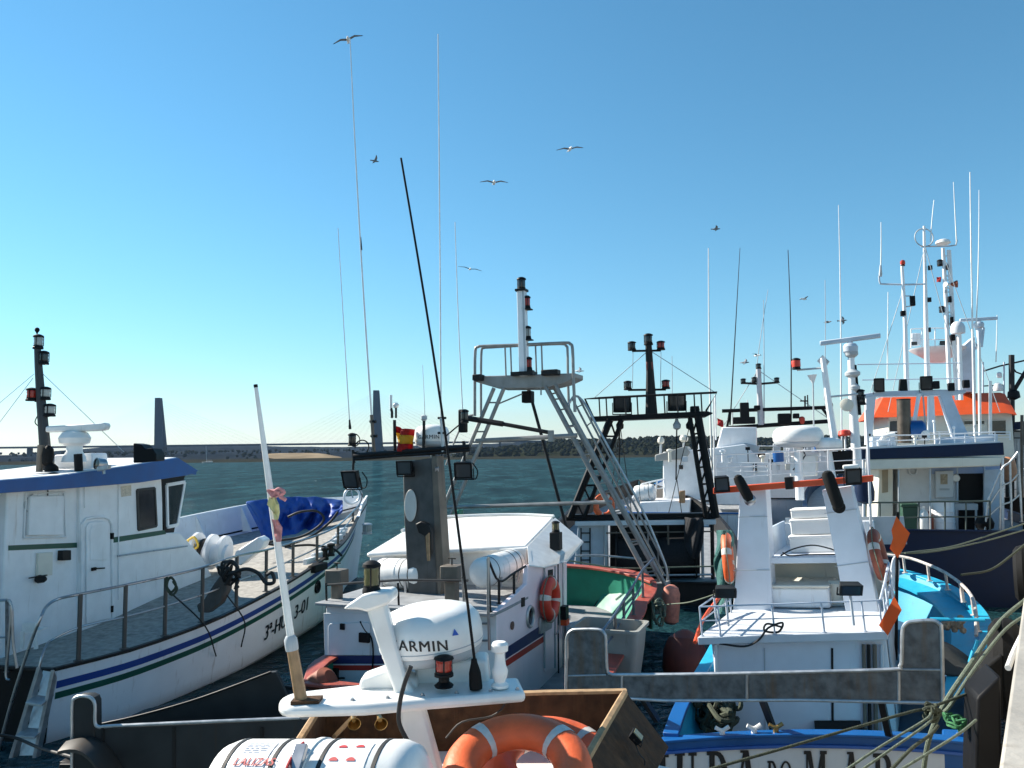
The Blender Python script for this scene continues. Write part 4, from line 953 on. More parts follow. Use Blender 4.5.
# ------------------------------------------------------------------ centre boat: white cabin, grey A-frame, green deck well
C_ = thing('fishing_boat', 'white cabin boat with red and navy stripes, tall grey A-frame and green deck well', 'fishing boat', at(470, 640, 14), 'fishing boats moored in the harbour')
Fc = Frame(at(497, 640, 13), 21, 0)
vC = lambda u: -.72 - .93 * min(1, max(0, (u - .5) / 4.5)) ** 1.5
hC = Hull(Fc, vC, [(-1.2, 2.0, .75), (-.4, 2.4, .8), (1, 2.42, .86), (3.0, 2.6, .95), (5.0, 2.95, 1.08), (6.4, 2.9, 1.22), (7.2, 2.5, 1.34), (7.7, 1.7, 1.4)], wl=.85)
hC.build(C_, DARKST, DECKG, bw=.85, cap=REDRAIL, capw=.3, inner=TEALIN, transom=True, stripes=((REDRAIL, .12, .2, -.6, 7.3),))
# far bulwark of the well, higher than the sides
aft = []
for i in range(13):
    v = -4.4 + 5.6 * i / 12; e = abs(v + 1.6) / 2.8; aft.append([Fc.w(7.55 - 1.25 * e ** 3, v, z) for z in (.3, .7, 1.1, 1.42 - .1 * e * e)])
part('stern_bulwark', MB().slabgrid(aft, Fc.u * .12), TEALIN, C_, sharp=60)
part('stern_cap', MB().sweep([r[-1] + Fc.z * .03 + Fc.u * .05 for r in aft], [Fc.u] * 13, .3, .06), REDRAIL, C_, bevel=.01)
# cabin: lower house
fw_, sw_ = Fc.U(0), Fc.S(0)
sp_ = L(sw_, (497, 612), (527, 584), (528, 565), (567, 556), (567, 690), (497, 712))
part('side_wall', MB().prism(sp_, -Fc.v * .09), BOUNCEW, C_, bevel=.015)
part('cabin', MB().prism([Fc.w(u, -.095, z) for u, z in ((.0, .2), (.0, 1.7), (3.7, 1.7), (3.7, .2))], -Fc.v * 3.1), PALEGREY, C_, bevel=.015)
part('cabin_end', MB().prism([Fc.w(3.72, v, z) for v, z in ((-.02, .2), (-.02, 2.3), (-3.1, 2.3), (-3.1, .2))], Fc.u * .1), GEL, C_, bevel=.015)
fp_ = L(fw_, (324, 613), (496.5, 613.5), (496.5, 705), (326, 700))
part('front_wall', MB().prism([p - Fc.u * .012 for p in fp_], Fc.u * .012), PALEGREY, C_, bevel=.005)
s1_ = MB()
def strip(fn, pts, out, m, name):
    return part(name, MB().prism([p + out * .004 for p in L(fn, *pts)], out * .004), m, C_)
fo = -Fc.u * .012
strip(lambda x, y: fw_(x, y) + fo, ((324.5, 655), (395, 655), (395, 663.5), (325, 663.5)), -Fc.u, NAVYS, 'navy_stripe')
strip(lambda x, y: fw_(x, y) + fo, ((325, 665), (395, 665), (395, 670), (325, 670)), -Fc.u, REDS, 'red_stripe')
strip(sw_, ((505.5, 648), (552, 618), (552, 629), (505.5, 659)), Fc.v, NAVYS, 'navy_stripe')
strip(sw_, ((505.5, 660.5), (552, 630.5), (552, 636), (505.5, 667)), Fc.v, REDS, 'red_stripe')
# front locker door, handle, small switch boxes
o = part('locker_door', MB().prism([p - Fc.u * .016 for p in L(fw_, (329, 626), (331, 623), (369, 622), (371, 625), (371, 655), (329, 655))], -Fc.u * .02), PALEGREY, C_, bevel=.01)
part('latch', MB().box(fw_(344, 626) - Fc.u * .05, Fc.v * .04, Fc.u * .02, Fc.z * .05), BLACK, o)
o = part('gate_handle', MB().box(fw_(335, 677) - Fc.u * .04, Fc.v * .09, Fc.u * .03, Fc.z * .16).beam(fw_(338, 677) - Fc.u * .07, fw_(347, 677) - Fc.u * .07, .03, .03), DARKST, C_, bevel=.01)
part('wall_switch', MB().box(fw_(366, 637) - Fc.u * .05, Fc.v * .1, Fc.u * .03, Fc.z * .08), BLACK, C_, bevel=.01)
part('wall_cable', MB().tube(smooth([p - Fc.u * .03 for p in L(fw_, (361, 621), (366, 630), (372, 637), (374, 652), (373, 672))], 4), .014, 6), BLACK, C_)
# side: doors and portholes
po = part('porthole', MB().torus(sw_(529.5, 616.5) + Fc.v * .015, Fc.v, .17, .03, 28, 8), ALU, C_)
part('glass', MB().lathe(sw_(529.5, 616.5) + Fc.v * .004, Fc.v, [(.16, 0), (.16, .006)], 28), GLASSD, po)
part('vent_hole', MB().lathe(sw_(511.5, 625.5) + Fc.v * .004, Fc.v, [(.065, 0), (.07, .02), (.04, .022)], 16), mat('rusty_vent', (.13, .07, .05), .7), C_)
part('square_plate', MB().prism([p + Fc.v * .004 for p in L(sw_, (521, 598), (524, 597), (524, 606), (521, 607))], Fc.v * .015), DARKST, C_)
dr = part('side_door', MB().prism([p + Fc.v * .004 for p in L(sw_, (543.5, 568), (553, 566), (553, 668), (543.5, 672))], Fc.v * .02), BOUNCEW, C_, bevel=.006)
for px in (543, 553.6): part('door_edge', MB().beam(sw_(px, 566) + Fc.v * .03, sw_(px, 668) + Fc.v * .03, .025, .03, Fc.u), GREYP, dr)
part('door_window', MB().prism([p + Fc.v * .027 for p in L(sw_, (546.5, 570), (551.5, 569), (551.5, 583), (546.5, 584))], Fc.v * .006), GLASSD, dr)
part('grab_handle', MB().tube(smooth([p + Fc.v * .06 for p in L(sw_, (553, 604), (555, 604), (555.2, 630), (552, 634))], 3), .018, 6), INOX, C_)
rod(C_, 'corner_pipe', Fc.S(.05), ((563, 558), (563.5, 690)), 2, ALU); rod(C_, 'corner_pipe', Fc.S(.06), ((558, 560), (558.5, 685)), 1.4, BLACK)
part('port_lamp', MB().box(Fc.S(.1)(564.5, 613), Fc.u * .1, Fc.v * .06, Fc.z * .14), BLACK, C_, bevel=.01)
part('port_lamp_lens', MB().box(Fc.S(.12)(565, 622), Fc.u * .1, Fc.v * .06, Fc.z * .05), REDOR, C_)
lifebuoy(sw_(543.5, 598.5) + Fc.v * .13, Fc.v, .285, .125, REDBUOY, 'red lifebuoy hanging on the pinkish side wall of the striped cabin', bands=4, rot=.6)
part('lifebuoy_holder', MB().prism([p + Fc.v * .01 for p in L(sw_, (538, 618), (549, 612), (549, 628), (538, 634))], Fc.v * .05), ALU, C_, bevel=.004)
# upper deck
ud = [Fc.w(u, v, 1.735) for u, v in ((-.18, -3.3), (-.18, .0), (.35, .02), (2.6, -.02), (2.6, -3.3))]
part('upper_deck', MB().prism(ud, (0, 0, .045)), DECKG, C_, bevel=.006)
# superstructure: front wall, sloping white roof and side wing
uf = 2.3
sf = Fc.U(uf)
zr0 = sf(527, 546).z
def roofpt(px, py, s=.115):
    """point on the roof plane, which climbs away from its front edge"""
    n_ = (Fc.z - Fc.u * s).normalized(); p0 = sf(480, 547); d = ray(px, py); t = (p0 - CP).dot(n_) / d.dot(n_); return CP + d * t
house = [Fc.w(uf, v, z) for v, z in ((-3.25, 1.2), (-.05, 1.2), (-.32, zr0 - .02), (-3.1, zr0 - .02))]
part('superstructure', MB().prism([p + Fc.u * .02 for p in L(sf, (369, 556), (402, 552.5), (526, 548), (526.5, 592), (369, 592))], Fc.u * 1.6), GEL, C_, bevel=.03)
rt = [roofpt(*p) for p in ((366, 553), (402, 531.5), (432, 519.5), (470, 516.5), (520, 515.5), (554, 517), (548, 524), (527, 546), (460, 549), (400, 551.5))]
part('roof', MB().prism(rt, (0, 0, -.10)), GEL, C_, bevel=.05)
vis = [roofpt(527, 546.5), roofpt(555, 517.5), Fc.S(.3)(583, 541), Fc.S(.16)(567, 560), Fc.S(.08)(544, 566.5), Fc.S(.03)(528.5, 565)]
wg = MB().prism(vis, (.02, .03, -.035))
part('roof_wing', wg, GEL, C_, bevel=.01)
part('roof_curb', MB().tube(smooth([p + V((0, 0, .02)) for p in rt[1:6]], 4), .035, 8), GEL, C_)
c = Fc.U(3.0)(556, 541)
part('lantern_box', MB().box(c, Fc.v * .1, Fc.u * .1, Fc.z * .17), DARKST, C_, bevel=.01); navlight(C_, c + Fc.z * .17, .075, .22, LENSG)
# life rafts on the upper deck
liferaft(Fc.w(1.55, -3.05, 2.06), Fc.w(1.35, -1.95, 2.10), .27, 'white liferaft canister behind the grey mast post on the left of the cabin top', straps=(.2, .5, .62, .8))
liferaft(Fc.U(.95)(479, 574), Fc.U(2.2)(515, 562), .26, 'white liferaft canister with black strap beside the cabin roof rail', straps=(.22, .7, .85))
# rails of the upper deck
rod(C_, 'front_rail', Fc.U(.05), ((326, 585), (360, 582.5), (400, 580), (468, 580.5)), 2.4, mat('dark_tube', (.06, .058, .055), .4, metal=.6))
for px in (326, 368, 398): rod(C_, 'rail_stanchion', Fc.U(.05), ((px, 583), (px + 1, 612)), 2.2, DARKST)
b_ = [Fc.w(-.05, -.05, 1.76), Fc.w(.55, -.05, 1.86), Fc.w(1.15, -.05, 1.95), Fc.w(1.7, -.05, 2.05)]
rg_ = [Fc.w(0.05, -.05, 0)] 
r_ = railing(C_, L(Fc.S(-.05), (490, 612), (499, 604), (514, 594.5), (527.5, 586)), L(Fc.S(-.05), (488, 559), (499, 581), (514, 573), (532, 562)), .02, mids=(), m=DARKST, pm=DARKST)
rod(r_, 'ladder_rail', Fc.S(.0), ((488.5, 557), (488, 600), (489.5, 650)), 3, INOX); rod(r_, 'ladder_rail', Fc.S(-.3), ((462, 557), (464, 600), (464, 650)), 3, INOX)
for py in (624, 641): rod(r_, 'ladder_rung', Fc.U(-.08), ((464, py), (489, py - .5)), 2, STEEL)
for px, py, w_ in ((337, 607, 9), (452, 600, 11)):
    u_ = Fc.U(.3); top = u_(px, py - 36 if px < 400 else 567)
    pm_ = part('samson_post', MB().beam(u_(px, py + 4), top, w_ * .017, w_ * .017, Fc.v), BROWNP, C_, bevel=.01)
    part('post_head', MB().box(top - Fc.z * .1, Fc.v * .16, Fc.u * .14, Fc.z * .13), BROWNP, pm_, bevel=.015)
    part('post_tap', MB().tube([top, top + Fc.z * .14], .012, 6).tube([top + Fc.z * .14 - Fc.v * .07, top + Fc.z * .14 + Fc.v * .07], .012, 6), DARKST, pm_)
# grey mast post with crossbeam
up = Fc.U(1.15)
pst = part('mast_post', MB().prism(L(up, (402.5, 462), (431, 458), (435, 520), (439.5, 604), (409, 606), (404, 520)), Fc.u * .4), mat('weathered_grey_post', (.075, .073, .07), .6, var=.35, scale=5, dirt='#3a2f26', amt=.45), C_, bevel=.02)
part('rear_strut', MB().prism(L(up, (431, 456), (436.5, 456), (443, 560), (440, 604), (436, 604), (434, 520)), Fc.u * .3), BROWNP, C_, bevel=.01)
part('oval_plate', MB().prism([up(411.5 + 6 * math.cos(t) * 1.0, 505.5 + 16 * math.sin(t)) - Fc.u * .02 for t in [2 * math.pi * i / 28 for i in range(28)]], -Fc.u * .03), mat('pale_oval_dial', (.58, .57, .53), .5, dirt='#7d6f60', amt=.3), pst, bevel=.008)
part('hanging_block', MB().prism(L(Fc.U(.9), (415, 524), (421, 521), (428, 524), (431, 533), (431, 552), (427, 562), (425, 548), (424, 536), (418, 533)), Fc.u * .12), DARKST, pst, bevel=.02)
part('wood_batten', MB().prism(L(Fc.U(.85), (425.5, 536), (428.5, 533), (429, 561), (427, 561)), Fc.u * .05), WOODP, pst)
floodlight(pst, up(408, 467) - Fc.u * .1, .3, .26, .14, V((-.2, -1, -.2)), glass=FLOODG)
xb = L(up, (354, 455.5), (400, 452), (470, 446.5))
cbm = part('crossbeam', MB().tube([xb[0], xb[2]], .045, 8).tube([xb[0] - V((0, 0, .07)), xb[2] - V((0, 0, .07))], .03, 8).tube([xb[0] + V((0, .0, -.03)), xb[2]], .03, 8), DARKST, C_)
part('wire_ring', MB().torus(up(362, 447), (0, -1, .1), .13, .012, 20, 6, .3, 5.6).torus(up(354, 440), (.7, -1, .1), .12, .01, 20, 6, 0, 4.5), BLACK, cbm)
part('cable_run', MB().tube(smooth(L(up, (355, 452), (362, 456), (375, 452), (390, 455), (404, 451), (420, 455), (450, 450)), 4), .012, 5), BLACK, cbm)
for px, py, w_, h_, ang in ((354, 478, 18, 18, -.2), (464.5, 469, 17, 16, .15)):
    f_ = floodlight(cbm, up(px, py) - V((0, .2, 0)), w_ * .0185, h_ * .0185, .14, V((ang - .25, -1, -.35)))
    rod(cbm, 'lamp_stem', up, ((px - 1 if px < 400 else px, py - 8), (px, py - 26)), 2.6, DARKST)
    navlight(cbm, up(px - 2 if px < 400 else px, py - 32 if px < 400 else py - 46), .075, .25, LENSD)
    rod(cbm, 'light_post', up, ((px - 1, py - 28), (px, py - 15)), 3, DARKST)
    part('lamp_cable', MB().tube(smooth(L(up, (px + 8, py - 6), (px + 13, py + 2), (px + 11, py + 10), (px + 4, py + 8)), 4), .012, 5), BLACK, cbm)
# antennas on the crossbeam
whip(cbm, up, (350, 428), (338, 228), 1.2, .7, GEL, base=DARKST)
w_ = whip(cbm, up, (371.5, 415), (350, 38), 2.2, .9, GEL)
part('sleeve', MB().tube([up(361.5, 250), up(360.3, 237)], .018, 8), BLACK, w_)
rod(cbm, 'antenna_foot', up, ((374, 452), (371.5, 415)), 3.4, BROWNP); rod(cbm, 'antenna_clamp', up, ((370, 421.5), (376, 421.5)), 3, DARKST); rod(cbm, 'antenna_clamp', up, ((371, 436), (377, 436)), 3, DARKST)
whip(cbm, up, (425, 420), (401.5 + 21, 365), .9, .5, GEL, base=None); rod(cbm, 'antenna_foot', up, ((423.5, 450), (424, 420)), 3, DARKST)
part('gps_head', MB().lathe(up(424, 421), (0, 0, 1), [(.03, 0), (.06, .03), (.06, .09), (.03, .11)], 12), GREYP, cbm)
w_ = whip(cbm, up, (441, 418), (438, 34), 1.7, 1.0, GEL); rod(cbm, 'antenna_foot', up, ((443, 452), (441, 418)), 3.2, ALU)
for py in (418, 433): rod(cbm, 'antenna_clamp', up, ((438, py), (446, py)), 2.4, DARKST)
whip(cbm, up, (463, 418), (455, 222), 1.3, .7, GEL, base=None)
rod(cbm, 'slim_strut', up, ((446, 436), (459, 425)), 1.5, DARKST)
# wind gauge with its own little mast beside the flag
wg_ = part('wind_gauge', MB().tube(L(up, (395, 452), (394.5, 420)), .03, 8).tube(L(up, (392, 418), (392, 412), (391, 408)), .025, 8).tube(L(up, (396, 418), (396, 407)), .02, 8), DARKST, cbm)
part('gauge_tube', MB().tube(L(up, (391, 409), (391, 395)), .025, 8), GEL, wg_); part('gauge_cup', MB().lathe(up(395.8, 408), (0, 0, 1), [(.02, 0), (.05, .02), (.06, .06), (.03, .1)], 12), GEL, wg_)
rod(cbm, 'flag_staff', up, ((395.5, 456), (394, 421)), 2, BROWNP)
fg = thing('national_flag', 'small red and yellow flag flying from the crossbeam of the grey mast post', 'flag', up(403, 452))
def fpt(i, j):
    s_ = i / 8; t = j / 6; x0, y0 = 394 + s_ * 18.5, 425.5 + s_ * 5 + 1.2 * math.sin(s_ * 5); x1, y1 = 397 + s_ * 14, 449.5 + s_ * 3.6 + .8 * math.sin(s_ * 6)
    p = up(x0 + (x1 - x0) * t, y0 + (y1 - y0) * t); return p + Fc.u * (.11 * math.sin(s_ * 7 + t * 2.6) + .05 * math.sin(s_ * 13 - t * 4))
for nm, j0, j1, m_ in (('red_band', 0, 1.7, REDF), ('yellow_band', 1.7, 4.0, YELF), ('red_band', 4.0, 6, REDF)):
    part(nm, MB().slabgrid([[fpt(i, j0 + (j1 - j0) * k / 3) for k in range(4)] for i in range(9)], Fc.u * .006), m_, fg, sharp=180)
# second radome with lettering, on a bracket behind the post
rc2 = Fc.U(1.5)(432, 447.5); rd2 = radome(C_, rc2, .33, .43)
part('radome_bracket', MB().box(rc2 - Fc.z * .09, Fc.v * .4, Fc.u * .2, Fc.z * .03).beam(rc2 - Fc.z * .1, up(437, 470), .07, .07), ALU, C_)
def onr2(x, z):
    a = x / .33; d = V((rc2.x, rc2.y, 0)).normalized(); s = V((d.y, -d.x, 0)); return rc2 + V((0, 0, .19 + z)) + (-d * math.cos(a) + s * math.sin(a)) * (.336 - max(0, z - .02) * .3)
lettering(rd2, 'GARMIN', lambda x, y: onr2(x - .285, y - .03), .105, INK, bold=.012, space=1.1)
part('emblem', MB().add([onr2(.13, .075), onr2(.18, .075), onr2(.155, .12)], [(0, 1, 2)]), BLUEINK, rd2)
# the A-frame over the deck well
ua = 7.3
fa = Fc.U(ua); FB = Fc.U(ua + 1.1)
AF = GREYP
def tubes(name, m, lst, parent=None):
    mb = MB()
    for fn, a, b, w_ in lst:
        p, q = fn(*a), fn(*b); mb.tube([p, q], rpx(p, w_), 8)
    return part(name, mb, m, parent or C_)
AFM = mat('a_frame_steel', (.27, .265, .255), .42, metal=.25, var=.25, dirt='#5b4632', amt=.4)
pf = part('a_frame_platform', MB().prism(L(fa, (473.5, 376), (500, 375.5), (545, 374), (575, 373), (575, 378), (563, 383.5), (545, 388), (498, 388.5), (476, 382)), Fc.u * .75), AFM, C_, bevel=.02)
part('platform_lamp', MB().box(fa(552, 373) - Fc.u * .1, Fc.v * .22, Fc.u * .15, Fc.z * .07), DARKST, pf, bevel=.02)
part('platform_lamp', MB().box(fa(480, 378) - Fc.u * .1, Fc.v * .12, Fc.u * .15, Fc.z * .08), DARKST, pf, bevel=.02)
rl = part('platform_rail', MB().tube(smooth(L(fa, (474.8, 416), (474.8, 380), (475.3, 351), (478, 347), (484, 346), (520, 344.8), (564, 342.8), (570, 344), (572.5, 349), (573.5, 380), (575, 412)), 3), .04, 8)
          .tube(smooth(L(FB, (481, 415), (481, 375), (481.5, 351), (484, 348), (490, 347.5), (520, 345.8), (560, 344), (566, 346), (567.5, 350), (568, 380), (569, 410)), 3), .035, 8), AFM, pf)
for px in (505.5, 511, 536, 542): rod(rl, 'stanchion', FB if px in (511, 536) else fa, ((px - .5, 346), (px + .5, 376)), 1.7, AFM)
# legs: each a pair of tubes with cross ties
def ladder_leg(name, fn, a0, a1, b0, b1, w_, n_, tie=1.6):
    mb = MB(); A0, A1, B0, B1 = fn(*a0), fn(*a1), fn(*b0), fn(*b1)
    mb.tube([A0, A1], rpx(A0, w_), 10).tube([B0, B1], rpx(A0, w_), 10)
    for i in range(n_): t = (i + .5) / n_; mb.tube([A0.lerp(A1, t), B0.lerp(B1, t)], rpx(A0, tie), 6)
    return part(name, mb, AFM, C_)
ladder_leg('a_frame_leg', fa, (494, 388), (433, 532), (504, 388), (444, 532), 4.0, 5)
ladder_leg('a_frame_leg', Fc.U(ua + .4), (547, 386), (656, 590), (552, 385), (664, 588), 2.6, 12, 1.6)
ladder_leg('a_frame_leg', fa, (545, 386), (653, 588), (555.5, 385), (666, 586), 4.0, 7)
ladder_leg('side_ladder', Fc.U(ua + .5), (572, 398), (664, 575), (578, 396), (663, 560), 2.2, 9, 1.3)
rod(C_, 'ladder_handrail', Fc.U(ua + .5), ((568, 405), (575, 396), (585, 404), (600, 432), (640, 505), (662, 556), (667, 572), (667, 585), (662, 592)), 2.4, ALU, sm=4)
rod(C_, 'ladder_handrail', Fc.U(ua + .4), ((473, 415), (466, 418), (455, 440), (446, 465)), 2, AFM, sm=3)
part('leg_foot', MB().prism(L(fa, (652, 584), (668, 582), (670, 612), (655, 615)), Fc.u * .3), AFM, C_, bevel=.02)
tubes('raked_strut', DARKST, ((FB, (529, 390), (546, 452), 3.2), (FB, (546, 452), (567, 530), 3.2)))
tubes('a_frame_crossbar', AFM, ((fa, (476, 441), (577, 435.5), 4.6), (fa, (430, 508), (612, 502), 3.6)))
bm_ = tubes('cargo_boom', DARKST, ((Fc.U(ua - .4), (466, 418), (503, 424), 5.5), (Fc.U(ua - .4), (503, 424), (552, 433), 4)))
part('boom_end', MB().box(Fc.U(ua - .4)(551, 436), Fc.v * .06, Fc.u * .06, Fc.z * .14), AFM, bm_)
part('boom_fitting', MB().box(Fc.U(ua - .4)(463, 421), Fc.v * .1, Fc.u * .1, Fc.z * .3), BLACK, bm_, bevel=.03)
part('hanging_lamp', MB().box(FB(528, 397), Fc.v * .14, Fc.u * .14, Fc.z * .16).tube([FB(528, 390), FB(528, 394)], .04, 6), BLACK, pf, bevel=.02)
part('tie_rod', MB().tube(L(fa, (522, 394), (498, 404)), .02, 6).tube(L(fa, (541, 388), (541, 395)), .02, 6), AFM, pf)
ms = part('mast', MB().beam(fa(524.3, 376), fa(521.8, 290), .21, .21, Fc.v), WHITE, pf, bevel=.01)
part('mast_shade_strip', MB().beam(fa(526.8, 376) - Fc.u * .0, fa(524.3, 290), .05, .23, Fc.v), GREYP, ms)  # grey strip paints the shaded right side of the white mast
part('mast_foot', MB().box(fa(524, 374), Fc.v * .3, Fc.u * .2, Fc.z * .05), DARKST, ms)
navlight(ms, fa(521.5, 291), .115, .37, LENSD); part('mast_cap', MB().box(fa(521.7, 290.5), Fc.v * .14, Fc.u * .14, Fc.z * .03), DARKST, ms)
for px, py, h_ in ((527.3, 309, 14), (528, 339.5, 14), (529, 370.5, 14)):
    navlight(ms, fa(px, py), .085, h_ * .0255, LENSR if py > 360 or py < 320 else LENSC)
    part('lamp_shelf', MB().box(fa(px, py + .5), Fc.v * .12, Fc.u * .1, Fc.z * .015), DARKST, ms)
# net drum stand, wheelhouse window glimpsed beyond and starboard rail gear
bx, tx = [], []
for u, py in ((.6, 0), (1.7, 0), (2.8, 0), (4.0, 0), (5.4, 0)):
    b, z = hC.at(u); bx.append(Fc.w(u, vC(u) + b - .12, z + .05)); tx.append(Fc.w(u, vC(u) + b - .12, z + .62))
railing(C_, bx, tx, .024, mids=(.5,), m=mat('blue_grey_tube', (.12, .15, .2), .4, metal=.5), pm=STEEL, lead=[Fc.w(-.4, -1.65 + 3.1, .9), Fc.w(.1, -1.65 + 3.2, 1.2)], tail=[Fc.w(6.3, -1.65 + 2.95, 1.9)])
for i, (px, py, h_) in enumerate(((674, 604, 20), (672, 617, 8))):
    pass
fd = MB().lathe(at(671, 603, 18.4), (.05, 0, 1), [(.1, -.46), (.18, -.4), (.2, -.1), (.2, .2), (.16, .34), (.07, .4)], 16)
single('fender', fd, mat('faded_pink_fender', (.55, .2, .14), .6, var=.3, scale=10, dirt='#6a2a1c', amt=.4), 'faded pink and red fender lashed at the foot of the A-frame leg', 'fender')
g = tangle(at(659, 613, 17.4), .14, .12, .34, .02, 40, 8, .9)
single('rope_bundle', g, ROPE, 'tangle of pale rope tied round the foot of the A-frame', 'rope')
# grey plastic bin in the well
def bin_(fn_o, label):
    o = thing('plastic_bin', label, 'bin', fn_o)
    ax_, ay_ = Fc.v, Fc.u; c = fn_o
    out, inn = [], []
    for z, sx, sy in ((0, .46, .36), (.5, .53, .42), (.82, .56, .45), (.825, .6, .49), (.88, .6, .49), (.882, .54, .43), (.5, .5, .39), (.05, .44, .34)):
        ring = []
        for cx, cy in ((1, 1), (-1, 1), (-1, -1), (1, -1)):
            for k in range(5):
                a = math.atan2(cy, cx) - math.pi / 4 + math.pi / 2 * k / 4; r = .09
                ring.append(c + ax_ * (cx * (sx - r) + r * math.cos(a)) + ay_ * (cy * (sy - r) + r * math.sin(a)) + V((0, 0, z)))
        out.append(ring + [ring[0]])
    mb = MB().grid(out); mb.add([p for p in out[0][:-1]], [tuple(range(20))]); mb.add([p for p in out[-1][:-1]], [tuple(range(20))])
    part('body', mb, GREYPL, o, sharp=40)
    return o
bc = Fc.w(2.35, .55, 0); q = at(611, 672, 14.2); bin_(V((q.x, q.y, at(611, 676, 14.2).z)), 'large grey plastic bin standing in the green deck well')
single('fish_box', MB().prism(L(AY(16.2), (566, 624), (592, 618), (618, 621), (612, 640), (566, 640)), (0, .6, -.12)), LBLUEG, 'pale blue grey crate lid behind the grey bin', 'crate', bevel=.02)
# ropes and net in the well edge
rb_ = MB().lathe(at(685, 659, 15.6), (.1, .2, 1), [(.05, -.62), (.3, -.54), (.42, -.2), (.42, .12), (.32, .38), (.14, .5), (.05, .54)], 22)
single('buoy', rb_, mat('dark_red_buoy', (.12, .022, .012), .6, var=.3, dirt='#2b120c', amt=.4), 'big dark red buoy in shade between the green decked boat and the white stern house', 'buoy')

# slats added on the well's port rail to break sunlight into stripes
for i in range(9):
    u = 3.8 + i * .42; b, z = hC.at(u); v = vC(u) - b + .16
    part('sun_stripe_slat', MB().prism([Fc.w(u, v, z), Fc.w(u + .3, v, z), Fc.w(u + .3, v, z + 1.5), Fc.w(u, v, z + 1.5)], Fc.v * .05), TEALIN, C_, bevel=.01)
# ------------------------------------------------------------------ white and blue boat with its name across the stern
Dt = thing('fishing_boat', 'white and blue boat with its name across the stern and two tall white pillars', 'fishing boat', at(805, 740, 10.5), 'fishing boats moored in the harbour')
Fd = Frame(at(805, 740, 9.7), 28, 3.7)
hD = Hull(Fd, .12, [(.2, 1.66, .88), (1.2, 1.83, .93), (2.6, 1.95, 1.02), (4.2, 2.06, 1.18), (5.3, 2.08, 1.32), (6.2, 1.93, 1.45), (6.9, 1.62, 1.6), (7.4, 1.15, 1.74), (7.7, .6, 1.84), (7.82, .03, 1.9)], wl=.9, skew=.27)
hD.build(Dt, BLUE, mat('blue_grey_deck', (.03, .09, .17), .6, dirt='#3a3a36', amt=.4, streak=False), bw=.85, cap=BLUE, capw=.2, cap2=CYAN, u2=2.0, inner=CYAN, transom=False, stripes=((WHITE, .55, .9, .3, 5),))
# transom: arched blue top band, white name board below
def tru(v): return .17 + .28 * v - .045 * v * v
def tr(v, z): return Fd.w(tru(v), v, z)
def trp(px, py, off=0.):
    p = None; u = .3
    for _ in range(12):
        q = Fd.loc(Fd.U(u)(px, py)); u = tru(q.y)
    return Fd.w(u - off, q.y, q.z)
vs_ = [.12 - 1.72 + 3.44 * i / 24 for i in range(25)]
def ztop(v): return .86 + .05 * (1 - ((v - .12) / 1.7) ** 2)
part('transom', MB().slabgrid([[tr(v, z) for z in (-.4, 0, .4, .6)] + [tr(v, ztop(v) - .14)] for v in vs_], Fd.u * .06), PALEGREY, Dt, sharp=60)
part('transom_band', MB().slabgrid([[tr(v, ztop(v) - .139), tr(v, ztop(v))] for v in vs_], Fd.u * .08), BLUE, Dt, sharp=60)
part('transom_moulding', MB().sweep([tr(v, ztop(v) - .125) - Fd.u * .02 for v in vs_], [Fd.u] * 25, .05, .035, Fd.z), mat('mid_blue_trim', (.03, .11, .38), .4, dirt='#20304a', amt=.2), Dt, bevel=.006)
part('transom_cap', MB().sweep([tr(v, ztop(v)) + Fd.u * .06 for v in vs_], [Fd.u] * 25, .2, .035, Fd.z), BLUE, Dt, bevel=.008)
part('quarter_block', MB().prism([trp(*p) for p in ((942, 742), (976, 744), (977, 800), (944, 800))], Fd.u * .5), BLUE, Dt, bevel=.02)
